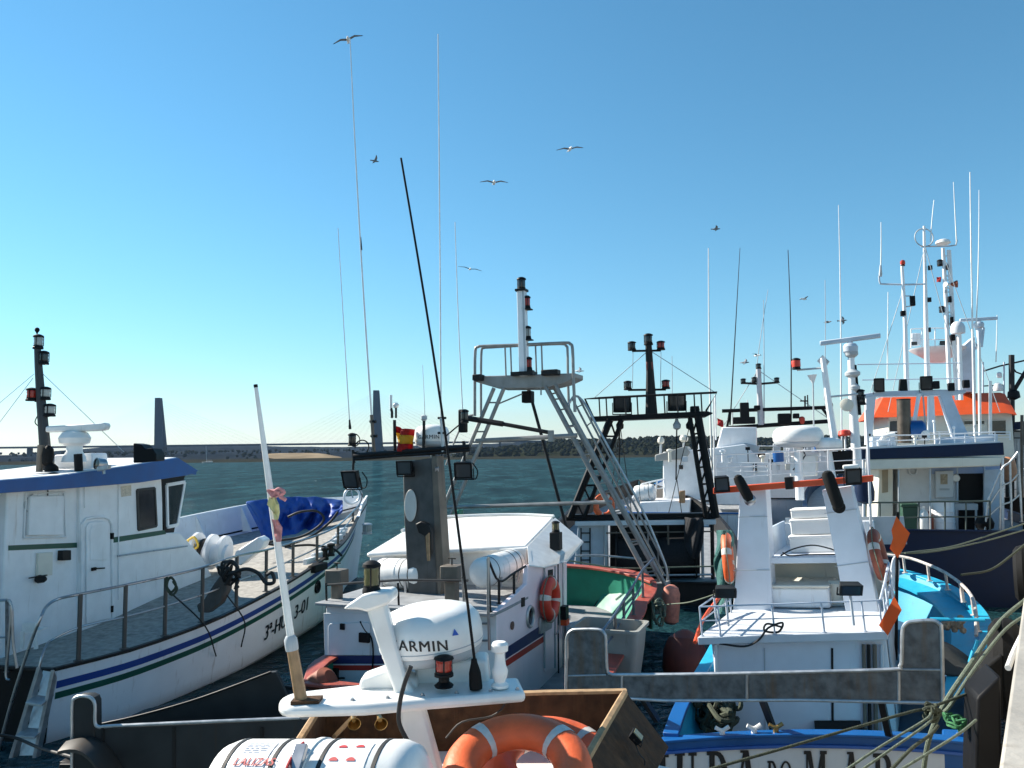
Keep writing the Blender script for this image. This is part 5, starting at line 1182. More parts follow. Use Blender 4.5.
# serif letters as outlines: stems with slab serifs
def serif(parent, ch, x0, x1, ytop, hpx):
    """letter drawn in photo-measured width; heights run below the frame"""
    w_ = x1 - x0; P_ = lambda a, b: trp(x0 + a * w_, ytop + b * hpx, .012)
    def q(*pts): mb.add([P_(*p) for p in pts], [tuple(range(len(pts)))])
    mb = MB()
    if ch in 'UJ':
        if ch == 'U': q((0, 0), (.46, 0), (.46, .07), (0, .07)); q((.1, .07), (.36, .07), (.36, .75), (.1, .72)); q((.62, 0), (1, 0), (1, .07), (.62, .07)); q((.75, .07), (.87, .07), (.87, .8), (.75, .75)); q((.1, .72), (.36, .75), (.46, .9), (.75, .75), (.87, .8), (.7, .96), (.45, 1), (.2, .93))
        else: q((.4, 0), (1, 0), (1, .07), (.4, .07)); q((.6, .07), (.86, .07), (.86, .8), (.6, .8)); q((.6, .8), (.86, .8), (.7, .97), (.4, 1), (.1, .9), (.1, .75), (.3, .75), (.4, .88))
    elif ch == 'D':
        q((0, 0), (.5, 0), (.5, .08), (0, .08)); q((.12, .08), (.38, .08), (.38, .92), (.12, .92)); q((0, .92), (.5, .92), (.5, 1), (0, 1))
        o_ = [(.5 + .5 * math.sin(math.pi * i / 10), .5 - .5 * math.cos(math.pi * i / 10)) for i in range(11)]; n_ = [(.42 + .32 * math.sin(math.pi * i / 10), .5 - .42 * math.cos(math.pi * i / 10)) for i in range(11)]
        for i in range(10): q(o_[i], o_[i + 1], n_[i + 1], n_[i])
    elif ch == 'A':
        q((.42, 0), (.64, 0), (.95, .93), (.68, .93)); q((.42, 0), (.5, .12), (.22, .93), (.1, .93)); q((0, .93), (.35, .93), (.35, 1), (0, 1)); q((.6, .93), (1, .93), (1, 1), (.6, 1)); q((.3, .62), (.68, .62), (.68, .7), (.28, .7)); q((.28, 0), (.64, 0), (.64, .05), (.28, .05))
    elif ch == 'M':
        for a, b in ((0, .3), (.7, 1)): q((a, 0), (b, 0), (b, .07), (a, .07)); q((a, .93), (b, .93), (b, 1), (a, 1))
        q((.1, .07), (.18, .07), (.18, .93), (.1, .93)); q((.75, .07), (.92, .07), (.92, .93), (.75, .93)); q((.12, .02), (.32, .02), (.56, .7), (.48, .9)); q((.86, .02), (.74, .02), (.46, .8), (.5, .92))
    elif ch == 'R':
        q((0, 0), (.5, 0), (.5, .08), (0, .08)); q((.12, .08), (.36, .08), (.36, .93), (.12, .93)); q((0, .93), (.48, .93), (.48, 1), (0, 1))
        o_ = [(.5 + .42 * math.sin(math.pi * i / 8), .27 - .27 * math.cos(math.pi * i / 8)) for i in range(9)]; n_ = [(.45 + .22 * math.sin(math.pi * i / 8), .27 - .19 * math.cos(math.pi * i / 8)) for i in range(9)]
        for i in range(8): q(o_[i], o_[i + 1], n_[i + 1], n_[i])
        q((.45, .5), (.68, .5), (1, 1), (.75, 1))
    elif ch == 'O':
        o_ = [(.5 + .5 * math.sin(math.pi * i / 10), .5 - .5 * math.cos(math.pi * i / 10)) for i in range(21)]; n_ = [(.5 + .3 * math.sin(math.pi * i / 10), .5 - .42 * math.cos(math.pi * i / 10)) for i in range(21)]
        for i in range(20): q(o_[i], o_[i + 1], n_[i + 1], n_[i])
    return part('name_letter', mb, INK, parent)
nm = part('name_board_line', MB().sweep([tr(v, .28) - Fd.u * .008 for v in vs_], [Fd.u] * 25, .012, .015, Fd.z), BLUE, Dt)
for ch, x0, x1, yt, h_ in (('A', 612, 640, 755, 50), ('J', 646, 669, 753.5, 50), ('U', 675, 697, 752, 50), ('D', 707, 728, 751, 50), ('A', 734, 757, 750, 50), ('D', 767.5, 777, 760.5, 26), ('O', 780, 792, 760.5, 26), ('M', 804, 827, 750.5, 50), ('A', 842, 860, 751.5, 50), ('R', 873, 893, 753, 50)):
    serif(nm, ch, x0, x1, yt, h_)
for px, py in ((721, 729), (753, 727), (775, 726)):
    part('mooring_cleat', MB().tube(smooth([trp(px - 7, py, -.06), trp(px, py + 3, -.06), trp(px + 7, py - 1, -.06)], 3), .025, 8).tube([trp(px, py + 3, -.06), trp(px, py + 11, -.06)], .035, 8), GEL if px < 770 else BRASS, Dt)
# stern gantry of weathered panel with tube edging
gu = -.12; gp = Fd.U(gu)
pan1 = part('stern_gantry', MB().prism(L(gp, (568, 676), (606, 674.5), (702, 674.5), (800, 672.5), (899, 671), (941, 670), (943, 702), (800, 700), (664, 700), (566, 695)), Fd.u * .1), STEEL, Dt, bevel=.008)
part('gantry_post', MB().prism(L(gp, (568, 640), (570, 633), (577, 630.5), (598, 631), (603, 634), (605, 641), (606, 674.3), (568, 675.8)), Fd.u * .1), STEEL, pan1, bevel=.008)
part('gantry_post', MB().prism(L(gp, (903, 632), (906, 625), (912, 622), (932, 621.5), (938, 624.5), (940.5, 632), (941, 669.6), (899.5, 670.8)), Fd.u * .1), STEEL, pan1, bevel=.008)
gt = MB()
gt.tube(smooth(L(gp, (566, 695), (566.5, 650), (567, 637), (571, 631), (578, 629.5), (598, 629.5), (604, 633), (606, 641), (607, 668), (611, 674), (625, 675), (702, 674), (800, 672), (892, 669.5), (900, 666), (902, 658), (902.5, 632), (906, 624), (913, 621.5), (932, 620.5), (939, 624), (941.5, 632), (943, 703)), 3), .021, 8)
gt.tube(L(gp, (566, 695), (664, 700.5), (800, 700), (943, 703)), .021, 8)
for px, y0, y1 in ((622, 676, 697), (747, 674, 700), (899, 671, 702)): gt.tube(L(gp, (px, y0), (px, y1)), .019, 6)
gt.tube(L(gp, (606, 675), (568, 676)), .012, 6).tube(L(gp, (902, 669.5), (941, 670)), .012, 6)
part('gantry_tube', gt, ALU, pan1)
for px in (640, 760, 880): part('gantry_bracket', MB().beam(gp(px, 697) + Fd.u * .05, Fd.w(.45, Fd.loc(gp(px, 697)).y, .85), .07, .07), DARKST, pan1)
# cabin under the working deck
ud_ = L(Fd.D(1.7), (683, 645.5), (893, 637.5), (880, 611), (735, 611.5))
dz = Fd.z
front = 1.28
zc = 1.7
dk_ = [Fd.loc(p) for p in ud_]
roofd = [Fd.w(1.62, -1.58, zc), Fd.w(2.35, .9, zc), Fd.w(4.4, .9, zc), Fd.w(4.4, -1.58, zc)]
part('working_deck', MB().prism([p - dz * .11 for p in roofd], dz * .11), PALEGREY, Dt, bevel=.012)
cb_ = [Fd.w(1.84, -1.44, 0), Fd.w(2.55, .86, 0), Fd.w(4.3, .86, 0), Fd.w(4.3, -1.44, 0)]
part('stern_house', MB().prism([p + dz * .25 for p in cb_], dz * (zc - .115 - .25)), mat('white_house_paint', (.66, .7, .76), .45, var=.06, dirt='#7b756e', amt=.2, bump=.05, bscale=3), Dt, bevel=.01)
fd1 = (cb_[1] - cb_[0]).normalized(); fo_ = fd1.cross(dz); fo_ = -fo_ if fo_.y > 0 else fo_
def onhouse(px, py):
    d = ray(px, py); t = (cb_[0] - CP).dot(fo_) / d.dot(fo_); return CP + d * t + fo_ * .006
for px, m_, w_ in ((764.5, GREYP, .012), (832, DARKST, .03)): part('wall_seam', MB().beam(onhouse(px, 648), onhouse(px + .6, 735), w_, .012, fd1), m_, Dt)
for px, m_, w_ in ((715.5, WHITE, .05), (863, BROWNP, .05), (868, DARKST, .05), (874, BROWNP, .06), (881, PALEGREY, .05)): part('wall_pipe', MB().tube([onhouse(px, 644) + fo_ * .03, onhouse(px + 1.5, 735) + fo_ * .03], w_ / 2, 8), m_, Dt)
part('side_wall_panel', MB().prism([Fd.w(u, .87, z) for u, z in ((2.65, .5), (2.65, 1.55), (4.2, 1.55), (4.2, .6))], Fd.v * .02), LBLUEG, Dt)
part('hatch_box', MB().prism([onhouse(812, 735) + fo_ * .3, onhouse(862, 735) + fo_ * .3, onhouse(860, 722) + fo_ * .02, onhouse(814, 722) + fo_ * .02], dz * .03), DARKST, Dt, bevel=.005)
# rail round the working deck
rp = mat('blue_white_rail', (.5, .56, .64), .4, dirt='#6a5b4a', amt=.3)
def dpt(u, v, z): return Fd.w(u, v, zc + z)
fe = lambda v: 1.62 + (v + 1.58) * .73 / 2.48 + .06
bs = [dpt(3.6, -1.54, 0), dpt(2.6, -1.54, 0), dpt(fe(-1.5), -1.53, 0), dpt(fe(-1.25), -1.28, 0), dpt(fe(-.55), -.55, 0), dpt(fe(.1), .1, 0), dpt(fe(.62), .62, 0), dpt(fe(.84), .84, 0)]
tpz = [.42] * 8
ts = [b + dz * h for b, h in zip(bs, tpz)]
rl = railing(Dt, bs[2:], ts[2:], .012, mids=(.52,), m=rp, post_r=.014)
part('side_rail', MB().tube([ts[0], ts[1], ts[2]], .014, 6).tube([bs[0].lerp(ts[0], .5), bs[1].lerp(ts[1], .5), bs[2].lerp(ts[2], .5)], .012, 6).tube([bs[1], ts[1]], .016, 6).tube([bs[0], ts[0]], .016, 6), rp, rl)
sr = [dpt(fe(.84), .86, .42), dpt(3.1, .9, .58), dpt(4.0, .92, .74)]
part('side_rail', MB().tube(sr, .02, 6).tube([p - dz * .27 for p in sr], .015, 6).tube([sr[1], sr[1] - dz * .58], .02, 6).tube([sr[2], sr[2] - dz * .74], .02, 6).tube([sr[0].lerp(sr[1], .5), sr[0].lerp(sr[1], .5) - dz * .56], .015, 6), rp, rl)
part('orange_rail', MB().tube(smooth([dpt(1.75, -1.66, -.1), dpt(2.4, -1.68, .12), dpt(3.7, -1.64, .35)], 4), .03, 8), REDOR, Dt)
part('deck_cable', MB().tube(smooth([dpt(1.72, -1.3, -.1), dpt(1.78, -.95, -.14), dpt(1.85, -.75, -.05), dpt(1.9, -.62, .1), dpt(1.95, -.42, .17), dpt(2.0, -.5, .03), dpt(1.95, -.68, .05), dpt(1.95, -.64, .15), dpt(2.0, -.45, .1)], 5), .016, 6), BROPE, Dt)
for px, py, w_ in ((725.5, 590.5, 20), (850, 587.5, 20)):
    f_ = floodlight(Dt, Fd.U(1.9)(px, py) - Fd.u * .03, .3, .16, .12, V((-.1, -1, -.45)), m=CHAR, glass=LENSD)
    q = Fd.U(1.9)(px, py + 5); part('lamp_post', MB().tube([q, q - dz * .44], .018, 6), PALEGREY, f_)
# pillars: leaning white panels with a lit inner edge
PIL = mat('pale_blue_pillar_paint', (.66, .7, .76), .45, var=.06, dirt='#6f6a62', amt=.2, bump=.03, bscale=6)
up_ = Fd.U(3.9)
pl_ = part('pillar', MB().prism(L(up_, (732.5, 614), (736, 570), (740, 486), (765.5, 485), (773, 614)), Fd.u * .42), PIL, Dt, bevel=.012)
pr_ = part('pillar', MB().prism(L(up_, (846, 614), (838, 570), (822, 490), (850.5, 486), (866, 545), (879, 614)), Fd.u * .42), PIL, Dt, bevel=.012)
for py in (517, 570.5): part('pillar_seam', MB().beam(up_(733.5 if py > 540 else 738, py) - Fd.u * .004, up_(770 if py > 540 else 767.5, py - .5) - Fd.u * .004, .01, .012, dz), GREYP, pl_)
for (a, b) in (((824.5, 513.5), (857, 509)), ((835, 566.5), (868, 562))): part('pillar_seam', MB().beam(up_(*a) - Fd.u * .004, up_(*b) - Fd.u * .004, .01, .012, dz), GREYP, pr_)
# crossbar with lamps and black blocks
cx = Fd.U(3.75)
xb_ = part('crossbar', MB().prism(L(cx, (713, 487.5), (873, 475.2), (873, 481.5), (713, 494)), Fd.u * .16), REDOR, Dt, bevel=.012)
part('crossbar_clamp', MB().box(cx(789.5, 483) - Fd.u * .0, Fd.v * .06, Fd.u * .1, dz * .1), DARKST, xb_, bevel=.01)
for px, py in ((723, 482.5), (853, 474.5)):
    floodlight(xb_, cx(px, py) - Fd.u * .12, .24, .25, .16, V((-.15, -1, -.3)), up=dz)
part('lamp_hood', MB().box(cx(852, 466.5) - Fd.u * .12, Fd.v * .12, Fd.u * .1, dz * .035), GEL, xb_, bevel=.02)
for a, b, r_ in (((741, 478), (752, 498), 5.2), ((829, 474), (840, 505), 6)):
    p, q = cx(*a) - Fd.u * .22, cx(*b) - Fd.u * .22; ax = (q - p).normalized(); Ln_ = (q - p).length; rr_ = rpx(p, 2 * r_)
    o = part('hanging_block', MB().lathe(p, ax, [(rr_ * .3, -.06), (rr_ * .8, -.03), (rr_, .04), (rr_, Ln_ - .04), (rr_ * .8, Ln_ + .03), (rr_ * .3, Ln_ + .06)], 16), RUBBER, xb_)
    part('block_sheave', MB().lathe(q + ax * .02 - Fd.v * .0, (-.3, -1, .2), [(.08, -.03), (.1, 0), (.08, .03), (.03, .05)], 16), INOX if r_ < 5.5 else RUBBER, o)
    part('block_hanger', MB().tube([p - ax * .04, cx(a[0] - 2, a[1] + 4)], .02, 6), DARKST, o)
# upper rail above the crossbar
ub = Fd.U(4.4)
bs = L(ub, (716, 490), (771, 484), (801, 482), (828, 480), (866, 478)); ts = L(ub, (715.5, 455), (770, 452.5), (800, 451), (828, 450), (867, 448))
railing(xb_, bs, ts, .011, mids=(.3, .62), m=GEL, post_r=.015, name='upper_rail')
rod(xb_, 'corner_pole', ub, ((714.5, 492), (713.5, 400)), 1.6, GEL); rod(xb_, 'corner_pole', ub, ((872, 560), (868, 445), (866, 410)), 3, PALEGREY)
# roof of the forward wheelhouse carrying radomes, stacked boxes and shelf
shelf = [Fd.w(4.25, v, z) for v, z in ((-1.05, 2.78), (.42, 2.78), (.42, 2.9), (-1.05, 2.9))]
part('shelf', MB().prism([Fd.w(u, v, 2.44) for u, v in ((4.05, -1.0), (4.05, .42), (6.2, .42), (6.2, -1.0))], dz * .1), PIL, Dt, bevel=.01)
part('recess_back', MB().prism([Fd.w(5.1, v, z) for v, z in ((-1.1, 1.7), (.9, 1.7), (.7, 2.44), (-1.1, 2.44))], Fd.u * .05), CREAM, Dt)
part('recess_side', MB().prism([Fd.w(u, -1.08, z) for u, z in ((4.3, 1.7), (5.1, 1.7), (5.1, 2.44), (4.3, 2.44))], -Fd.v * .03), CREAM, Dt)
part('side_screen', MB().prism([Fd.w(u, -.95, z) for u, z in ((4.5, 2.54), (6.1, 2.54), (6.1, 3.0), (4.5, 3.0))], -Fd.v * .04), LBLUEG, Dt)
part('rear_screen', MB().prism([Fd.w(6.15, v, z) for v, z in ((-.95, 2.54), (1.12, 2.5), (1.12, 3.0), (-.95, 3.05))], Fd.u * .04), GREYP, Dt)
part('engine_box', MB().prism([Fd.w(4.0, v, z) for v, z in ((-.98, 1.72), (-.02, 1.72), (-.02, 2.05), (-.98, 2.05))], Fd.u * .8), WHITE, Dt, bevel=.04)
part('engine_lid', MB().prism([Fd.w(3.95, v, 2.055) for v in (-1.0, 0)] + [Fd.w(4.9, v, 2.055) for v in (0, -1.0)], dz * .04), CREAM, Dt, bevel=.012)
part('engine_shell', MB().lathe(Fd.w(4.35, .06, 1.74), dz, [(.13, 0), (.15, .1), (.15, .34), (.1, .38)], 20), CREAM, Dt)
for i, (u, v, z, w_, h_, d_) in enumerate(((4.95, -.12, 2.545, 1.1, .3, .5), (4.97, -.1, 2.85, 1.06, .27, .5), (5.0, -.16, 3.125, .9, .17, .46))):
    b = MB(); c = Fd.w(u, v, z); b.box(c + dz * h_ * .42, Fd.v * w_ / 2, Fd.u * d_ / 2, dz * h_ * .42); b.box(c + dz * h_ * .9, Fd.v * (w_ / 2 + .012), Fd.u * (d_ / 2 + .012), dz * h_ * .085)
    single('foam_box', b, FOAMW, ('long white foam fish box at the bottom of the stack on the white shelf', 'white foam fish box in the middle of the stack on the white shelf', 'small white foam fish box on top of the stack on the white shelf')[i], 'box', 'foam boxes stacked on the shelf', bevel=.015)
part('shelf_cables', MB().tube(smooth([Fd.w(4.15, -.75, 2.56), Fd.w(4.2, -.55, 2.66), Fd.w(4.2, -.25, 2.72), Fd.w(4.15, .0, 2.68), Fd.w(4.15, .2, 2.6)], 4), .012, 5).tube(smooth([Fd.w(4.1, -.7, 2.62), Fd.w(4.15, -.6, 2.56), Fd.w(4.15, -.3, 2.57), Fd.w(4.12, .2, 2.57)], 4), .012, 5), BROPE, Dt)
wh_ = [Fd.w(6.3, v, z) for v, z in ((-1.1, 1.3), (1.0, 1.3), (.9, 3.1), (-1.0, 3.1))]
part('wheelhouse', MB().prism([Fd.w(6.05, v, z) for v, z in ((-1.0, 1.2), (.62, 1.2), (.62, 2.95), (-1.0, 2.95))], Fd.u * .9), WHITE, Dt, bevel=.02)
rdm = Fd.U(5.2)
c = rdm(798.5, 447.5); radome(xb_, c, .44, .4); part('radome_post', MB().tube([c, rdm(800, 500)], .075, 12), WHITE, xb_)
part('post_cables', MB().tube(smooth([c - dz * .02, c - dz * .15 + Fd.v * .1, rdm(793, 470)], 3), .012, 5), BROPE, xb_)
c = rdm(829, 451); radome(xb_, c, .23, .24); part('radome_post', MB().tube([c, rdm(837, 500)], .05, 12), WHITE, xb_)
part('blue_canister', MB().lathe(rdm(779, 462), dz, [(.09, 0), (.1, .02), (.1, .18), (.05, .2)], 14), BLUE, xb_)
part('white_cabinet', MB().prism(L(rdm, (790, 456), (816, 455), (816, 476), (790, 477)), Fd.u * .3), GEL, xb_, bevel=.02)
part('dark_cabinet', MB().prism(L(rdm, (830, 452), (852, 450), (852, 473), (830, 475)), Fd.u * .2), BLACK, xb_, bevel=.02)
part('blue_bag', MB().lathe(Fd.U(4.7)(866, 504), dz, [(.04, 0), (.14, .05), (.16, .2), (.14, .38), (.05, .44)], 16), NAVY, xb_)
# raked mast with red lamp arm and open array radar
mm = Fd.U(5.6)
mk = part('raked_mast', MB().tube(L(mm, (836, 450), (829, 405), (823, 358)), [.07, .06, .05], 10), WHITE, xb_)
part('diamond_shape', MB().prism(L(mm, (817, 361), (822.5, 355), (829, 361), (824, 368)), Fd.u * .12), GREYP, mk)
rod(mk, 'lamp_arm', mm, ((797, 370), (822, 368)), 2, GREYP); navlight(mk, mm(796.5, 369.5), .075, .22, LENSR); part('red_shade', MB().lathe(mm(796.5, 368), dz, [(.08, .02), (.085, .12), (.08, .14)], 14), REDBUOY, mk)
rod(mk, 'stub_mast', mm, ((814, 440), (813, 383), (812.5, 375)), 1.5, GREYP); part('funnel_vane', MB().lathe(mm(813, 383), dz, [(.02, 0), (.08, .14), (.09, .15)], 10), PALEGREY, mk)
rod(mk, 'arm', mm, ((828, 397), (858, 394)), 2, GREYP)
rm = Fd.U(5.9)
tw_ = part('radar_mast', MB().tube(L(rm, (858, 480), (854, 420), (851, 358)), [.09, .08, .06], 12), WHITE, xb_)
scanner(tw_, rm(850.5, 353), 1.05, .13, m=LBLUEG, d=Fd.v + Fd.z * .0)
for px, py, r_ in ((852, 358, 6), (853, 378, 7), (855, 392, 5)): part('mast_fitting', MB().lathe(rm(px, py), dz, [(r_ * .008, 0), (r_ * .019, .05), (r_ * .02, .1), (r_ * .009, .16)], 12), GREYP, tw_)
part('mast_speaker', MB().lathe(rm(847, 405), (-.5, -1, 0), [(.05, -.1), (.12, 0), (.12, .1), (.1, .11)], 14), CREAM, tw_)
part('dark_batten', MB().beam(rm(855, 365), rm(860, 415), .05, .05), BLACK, tw_)
for px, py in ((861, 400), (862, 405)): navlight(tw_, rm(px, py), .07, .2, LENSD)
part('red_dome_lamp', MB().lathe(rm(845, 436), dz, [(.1, 0), (.12, .03), (.1, .1), (.02, .12)], 14), REDBUOY, tw_); rod(tw_, 'lamp_stem', rm, ((845.5, 470), (845, 436)), 2, WHITE)
# wide side deck inside the bow bulwark
for sd in (-1, 1):
    rw = []
    for i in range(25):
        u = 2.4 + (7.55 - 2.4) * i / 24; b, z = hD.at(u); rw.append([Fd.w(u, .12 + sd * max(0, b - .02), z - .05), Fd.w(u, .12 + sd * max(0, b - .55), z - .09)])
    part('side_deck', MB().slabgrid(rw, -Fd.z * .05), CYAN, Dt)
# bow rail
br_pts = L(Fd.D(2.15), (897, 556.5), (912, 559.5), (926, 563), (944, 568.5), (960, 576), (971, 584.5)) ; 
tops = []; bases = []
for u, sd in ((7.72, 0), (7.5, 1), (7.15, 1), (6.75, 1), (6.2, 1), (5.5, 1), (4.7, 1)):
    b, z = hD.at(u); v = .12 + max(0, b - .16) * (1 if sd else 0)
    bases.append(Fd.w(u - .1, v, z + .05)); tops.append(Fd.w(u - .1, v, z + .36 + .02 * (sd == 0)))
WR = mat('worn_white_rail', (.55, .5, .46), .45, var=.3, scale=15, dirt='#6b4a3a', amt=.5)
railing(Dt, bases, tops, .028, mids=(), m=WR, post_r=.026, tail=[Fd.w(4.2, 2.0, 1.3)])
part('broken_stanchion', MB().tube([tops[4], bases[4] + Fd.u * -.1], .035, 8), WR, Dt)
lad = MB(); a, b = Fd.w(3.6, 2.0, 1.25), Fd.w(2.0, 1.78, .95)
o = part('deck_ladder', MB().tube(L(Fd.U(3.4), (977, 640), (968, 668)), .03, 8).tube(L(Fd.U(3.4), (987, 640), (984, 672)), .03, 8).tube(L(Fd.U(3.4), (930, 619), (985, 620)), .025, 8), CYAN, Dt)
g = MB()
for i in range(26):
    c = Fd.U(4.2)(952 + random.uniform(-10, 11), 623 + random.uniform(-6, 8)); g.lathe(c, (random.uniform(-1, 1), random.uniform(-1, 1), random.uniform(-1, 1)), [(.01, -.05), (.045, -.02), (.05, .02), (.02, .05)], 7)
single('shackle_pile', g, mat('mixed_rust_shackles', (.3, .22, .15), .6, var=.6, scale=12), 'small heap of pale rusty shackles and floats on the blue bow deck', 'shackles')
ta = [[Fd.w(3.0 + 1.5 * i / 8, .95 + .95 * j / 6, 1.02 + .34 * math.sin(math.pi * j / 6) * math.sin(math.pi * (i / 8) ** .7) + .05 * math.sin(i * 2 + j)) for j in range(7)] for i in range(9)]
single('tarpaulin', MB().slabgrid(ta, (0, 0, -.03)), DTARP, 'dark tarpaulin bundle under the shaded side of the blue bow deck', 'tarpaulin', sharp=180, subsurf=1)
# marker flags, fender, lifebuoys on the pillars
mf = thing('marker_flag', 'dark pole carrying two orange flags beside the right white pillar', 'marker flag', Fd.w(3.5, 1.3, 1.1))
ff_ = Fd.U(3.6)
part('pole', MB().tube(L(ff_, (898, 512), (897, 560), (896, 660)), .025, 8), BLACK, mf)
for k_f, pts in ((3.6, ((896.5, 516), (904, 526), (910, 533), (905, 546), (898, 557.5), (890, 548), (893, 538), (891.5, 530))), (1.95, ((894.5, 596), (902, 609), (888, 635), (879, 625)))):
    c = L(Fd.U(k_f), *pts); part('orange_flag', MB().prism([p - Fd.u * (.05 + .03 * math.sin(i * 1.7)) for i, p in enumerate(c)], Fd.u * .008), FLAGO, mf)
fm = L(ff_, *[(895 + 5 * math.cos(t) * (1 if math.sin(t) < 0 else .8), 574 + 18 * math.sin(t)) for t in [2 * math.pi * i / 24 for i in range(24)]])
single('fender', MB().prism(fm, Fd.u * .16), PALEGREY, 'pale grey oval fender hanging below the upper orange flag', 'fender', bevel=.03)
lifebuoy(Fd.U(4.05)(731.5, 558) - Fd.v * .06, V((.955, -.295, .06)), .34, .1, ORANGE, 'bright orange lifebuoy hung edge-on outside the left white pillar', 'lifebuoys on the white pillars', rot=.4)
lifebuoy(Fd.U(4.2)(873.5, 556) + Fd.v * .08, V((.86, -.5, .2)), .34, .1, DORANGE, 'orange lifebuoy, coloured dark for its shade, hung edge-on outside the right white pillar', 'lifebuoys on the white pillars', rot=.3)  # darker orange puts this buoy's shade into its colour
# net and ropes between the boats, left of the pillars
nr = [[at(716 + 17 * i / 8 + 2 * math.sin(j), 530 + 85 * j / 12, 14.6 + .25 * math.sin(i * 1.3 + j * 1.1) - .5 * math.sin(math.pi * i / 8)) for i in range(9)] for j in range(13)]
single('fishing_net', MB().slabgrid(nr, (.0, .08, 0)), TEALNET, 'bundle of teal fishing net hanging beside the left lifebuoy of the white pillars', 'net', sharp=180, subsurf=1)

single('net_heap', tangle(Fd.w(1.6, -1.45, .72), .3, .7, .3, .035, 150, 3, .7), DROPE, 'dark heap of rope and net in the port corner beside the white stern house', 'net')
# ------------------------------------------------------------------ navy boat with blue awning and orange wheelhouse roof
Gt = thing('fishing_boat', 'navy hulled boat with dark blue awning and white wheelhouse under an orange roof', 'fishing boat', at(930, 600, 26), 'fishing boats moored in the harbour')
Fg = Frame(at(925, 600, 22.5), 17, 0)
zg = Fg.loc(Fg.U(0)(925, 531)).z
hG = Hull(Fg, .6, [(0, 2.2, zg), (1.2, 2.75, zg), (4, 3.2, zg + .05), (9, 3.2, zg + .2), (14, 2.6, zg + .7), (17.5, 1.2, zg + 1.2), (19, .05, zg + 1.4)], wl=.92)
hG.build(Gt, NAVY, DECKG, bw=.25, cap=NAVY, capw=.16)
g0 = Fg.U(.12)
railing(Gt, L(g0, (866, 531), (880, 531), (899, 531), (919, 531), (945, 530.5), (966, 530.5), (990, 530)), L(g0, (866, 503), (880, 502.5), (899, 502.5), (919, 502), (945, 501.5), (966, 501.5), (990, 501)), .025, mids=(.47,), m=mat('dark_green_rail', (.05, .07, .06), .45), post_r=.022)
# awning with blue fascia
g1 = Fg.U(.6)
aw = part('awning', MB().prism(L(g1, (866, 459), (1003, 457), (1000, 466), (870, 470)), Fg.u * 5.2), CREAM, Gt, bevel=.03)
part('awning_fascia', MB().prism([p - Fg.u * .03 for p in L(g1, (866, 449), (1003, 442.5), (1004, 455), (866, 459.5))], Fg.u * .05), NAVY, aw, bevel=.01)
part('awning_side', MB().prism([p for p in L(Fg.U(.55), (862, 449), (866, 449), (866, 459.5), (862, 459))], Fg.u * 4), NAVY, aw)
part('awning_top', MB().prism(L(g1, (868, 447), (1000, 441), (1002, 446), (868, 452)), Fg.u * 5.2), PALEGREY, aw)
for px, w_, y1 in ((864, 3, 531), (899, 1.6, 531), (930.5, 1.6, 531), (1003, 2.6, 531)): rod(aw, 'awning_post', Fg.U(.7), ((px - .5, 458), (px, y1)), w_, GREYP if w_ < 2 else WHITE)
# deckhouse under the awning
g2 = Fg.U(2.6)
part('deckhouse', MB().prism(L(g2, (899, 458), (985, 458), (985, 560), (895, 560)), Fg.u * 4), PALEGREY, Gt, bevel=.03)
part('deckhouse_wing', MB().prism(L(Fg.U(2.2), (879, 462), (893, 461), (893, 560), (875, 560)), Fg.u * 2.4), CREAM, Gt, bevel=.03)
part('narrow_window', MB().prism(L(Fg.U(2.19), (882, 470), (888, 469.5), (888, 492), (882, 493)), -Fg.u * .02), mat('tan_blind', (.32, .26, .18), .6), Gt)
part('blue_soffit', MB().prism(L(Fg.U(2.55), (932, 463), (1000, 459), (1000, 473), (932, 474)), Fg.u * .06), mat('soft_blue_paint', (.3, .4, .62), .5), Gt)
dd = part('doorway', MB().prism([p - Fg.u * .006 for p in L(g2, (958, 469), (983, 468), (983, 531), (958, 531))], -Fg.u * .02), BLACK, Gt)
part('doorway_frame', MB().tube([p - Fg.u * .03 for p in L(g2, (957, 532), (957, 467.5), (984, 466.5), (984, 532))], .035, 6), LBLUEG, dd)
part('door_leaf', MB().prism([p - Fg.u * .01 for p in L(Fg.U(2.2), (984, 470), (1000, 469), (1000, 530), (984, 531))], Fg.u * .06), LBLUEG, dd, bevel=.01)
bx = part('switch_cabinet', MB().prism(L(g2, (934.5, 471), (952, 470.5), (952, 497), (934.5, 497.5)), -Fg.u * .2), PALEGREY, Gt, bevel=.02)
part('cabinet_picture', MB().prism([p - Fg.u * .21 for p in L(g2, (939, 474), (946, 474), (946, 484), (939, 484))], -Fg.u * .006), mat('faded_tan_notice', (.4, .33, .24), .6, var=.4, scale=20), bx)
part('cabinet_lines', MB().prism([p - Fg.u * .21 for p in L(g2, (938, 488), (948, 488), (948, 490), (938, 490))], -Fg.u * .006), GREYP, bx)
part('wall_hose', MB().tube(smooth([p - Fg.u * .05 for p in L(g2, (909, 460), (909, 473), (915, 474), (917, 468), (917, 460))], 3), .03, 6), PALEGREY, Gt)
part('cabin_fan', MB().lathe(g2(955, 478) - Fg.u * .05, -Fg.u, [(.08, 0), (.12, .05), (.1, .1)], 14), GEL, Gt)
br0 = Fg.U(1.6)
single('barrel', MB().lathe(br0(944, 531), (0, 0, 1), [(.28, 0), (.31, .03), (.3, .25), (.315, .27), (.3, .3), (.3, .55), (.315, .57), (.3, .6), (.3, .82), (.31, .85), (.27, .88)], 24), WHITE, 'white plastic barrel standing under the blue awning', 'barrel')
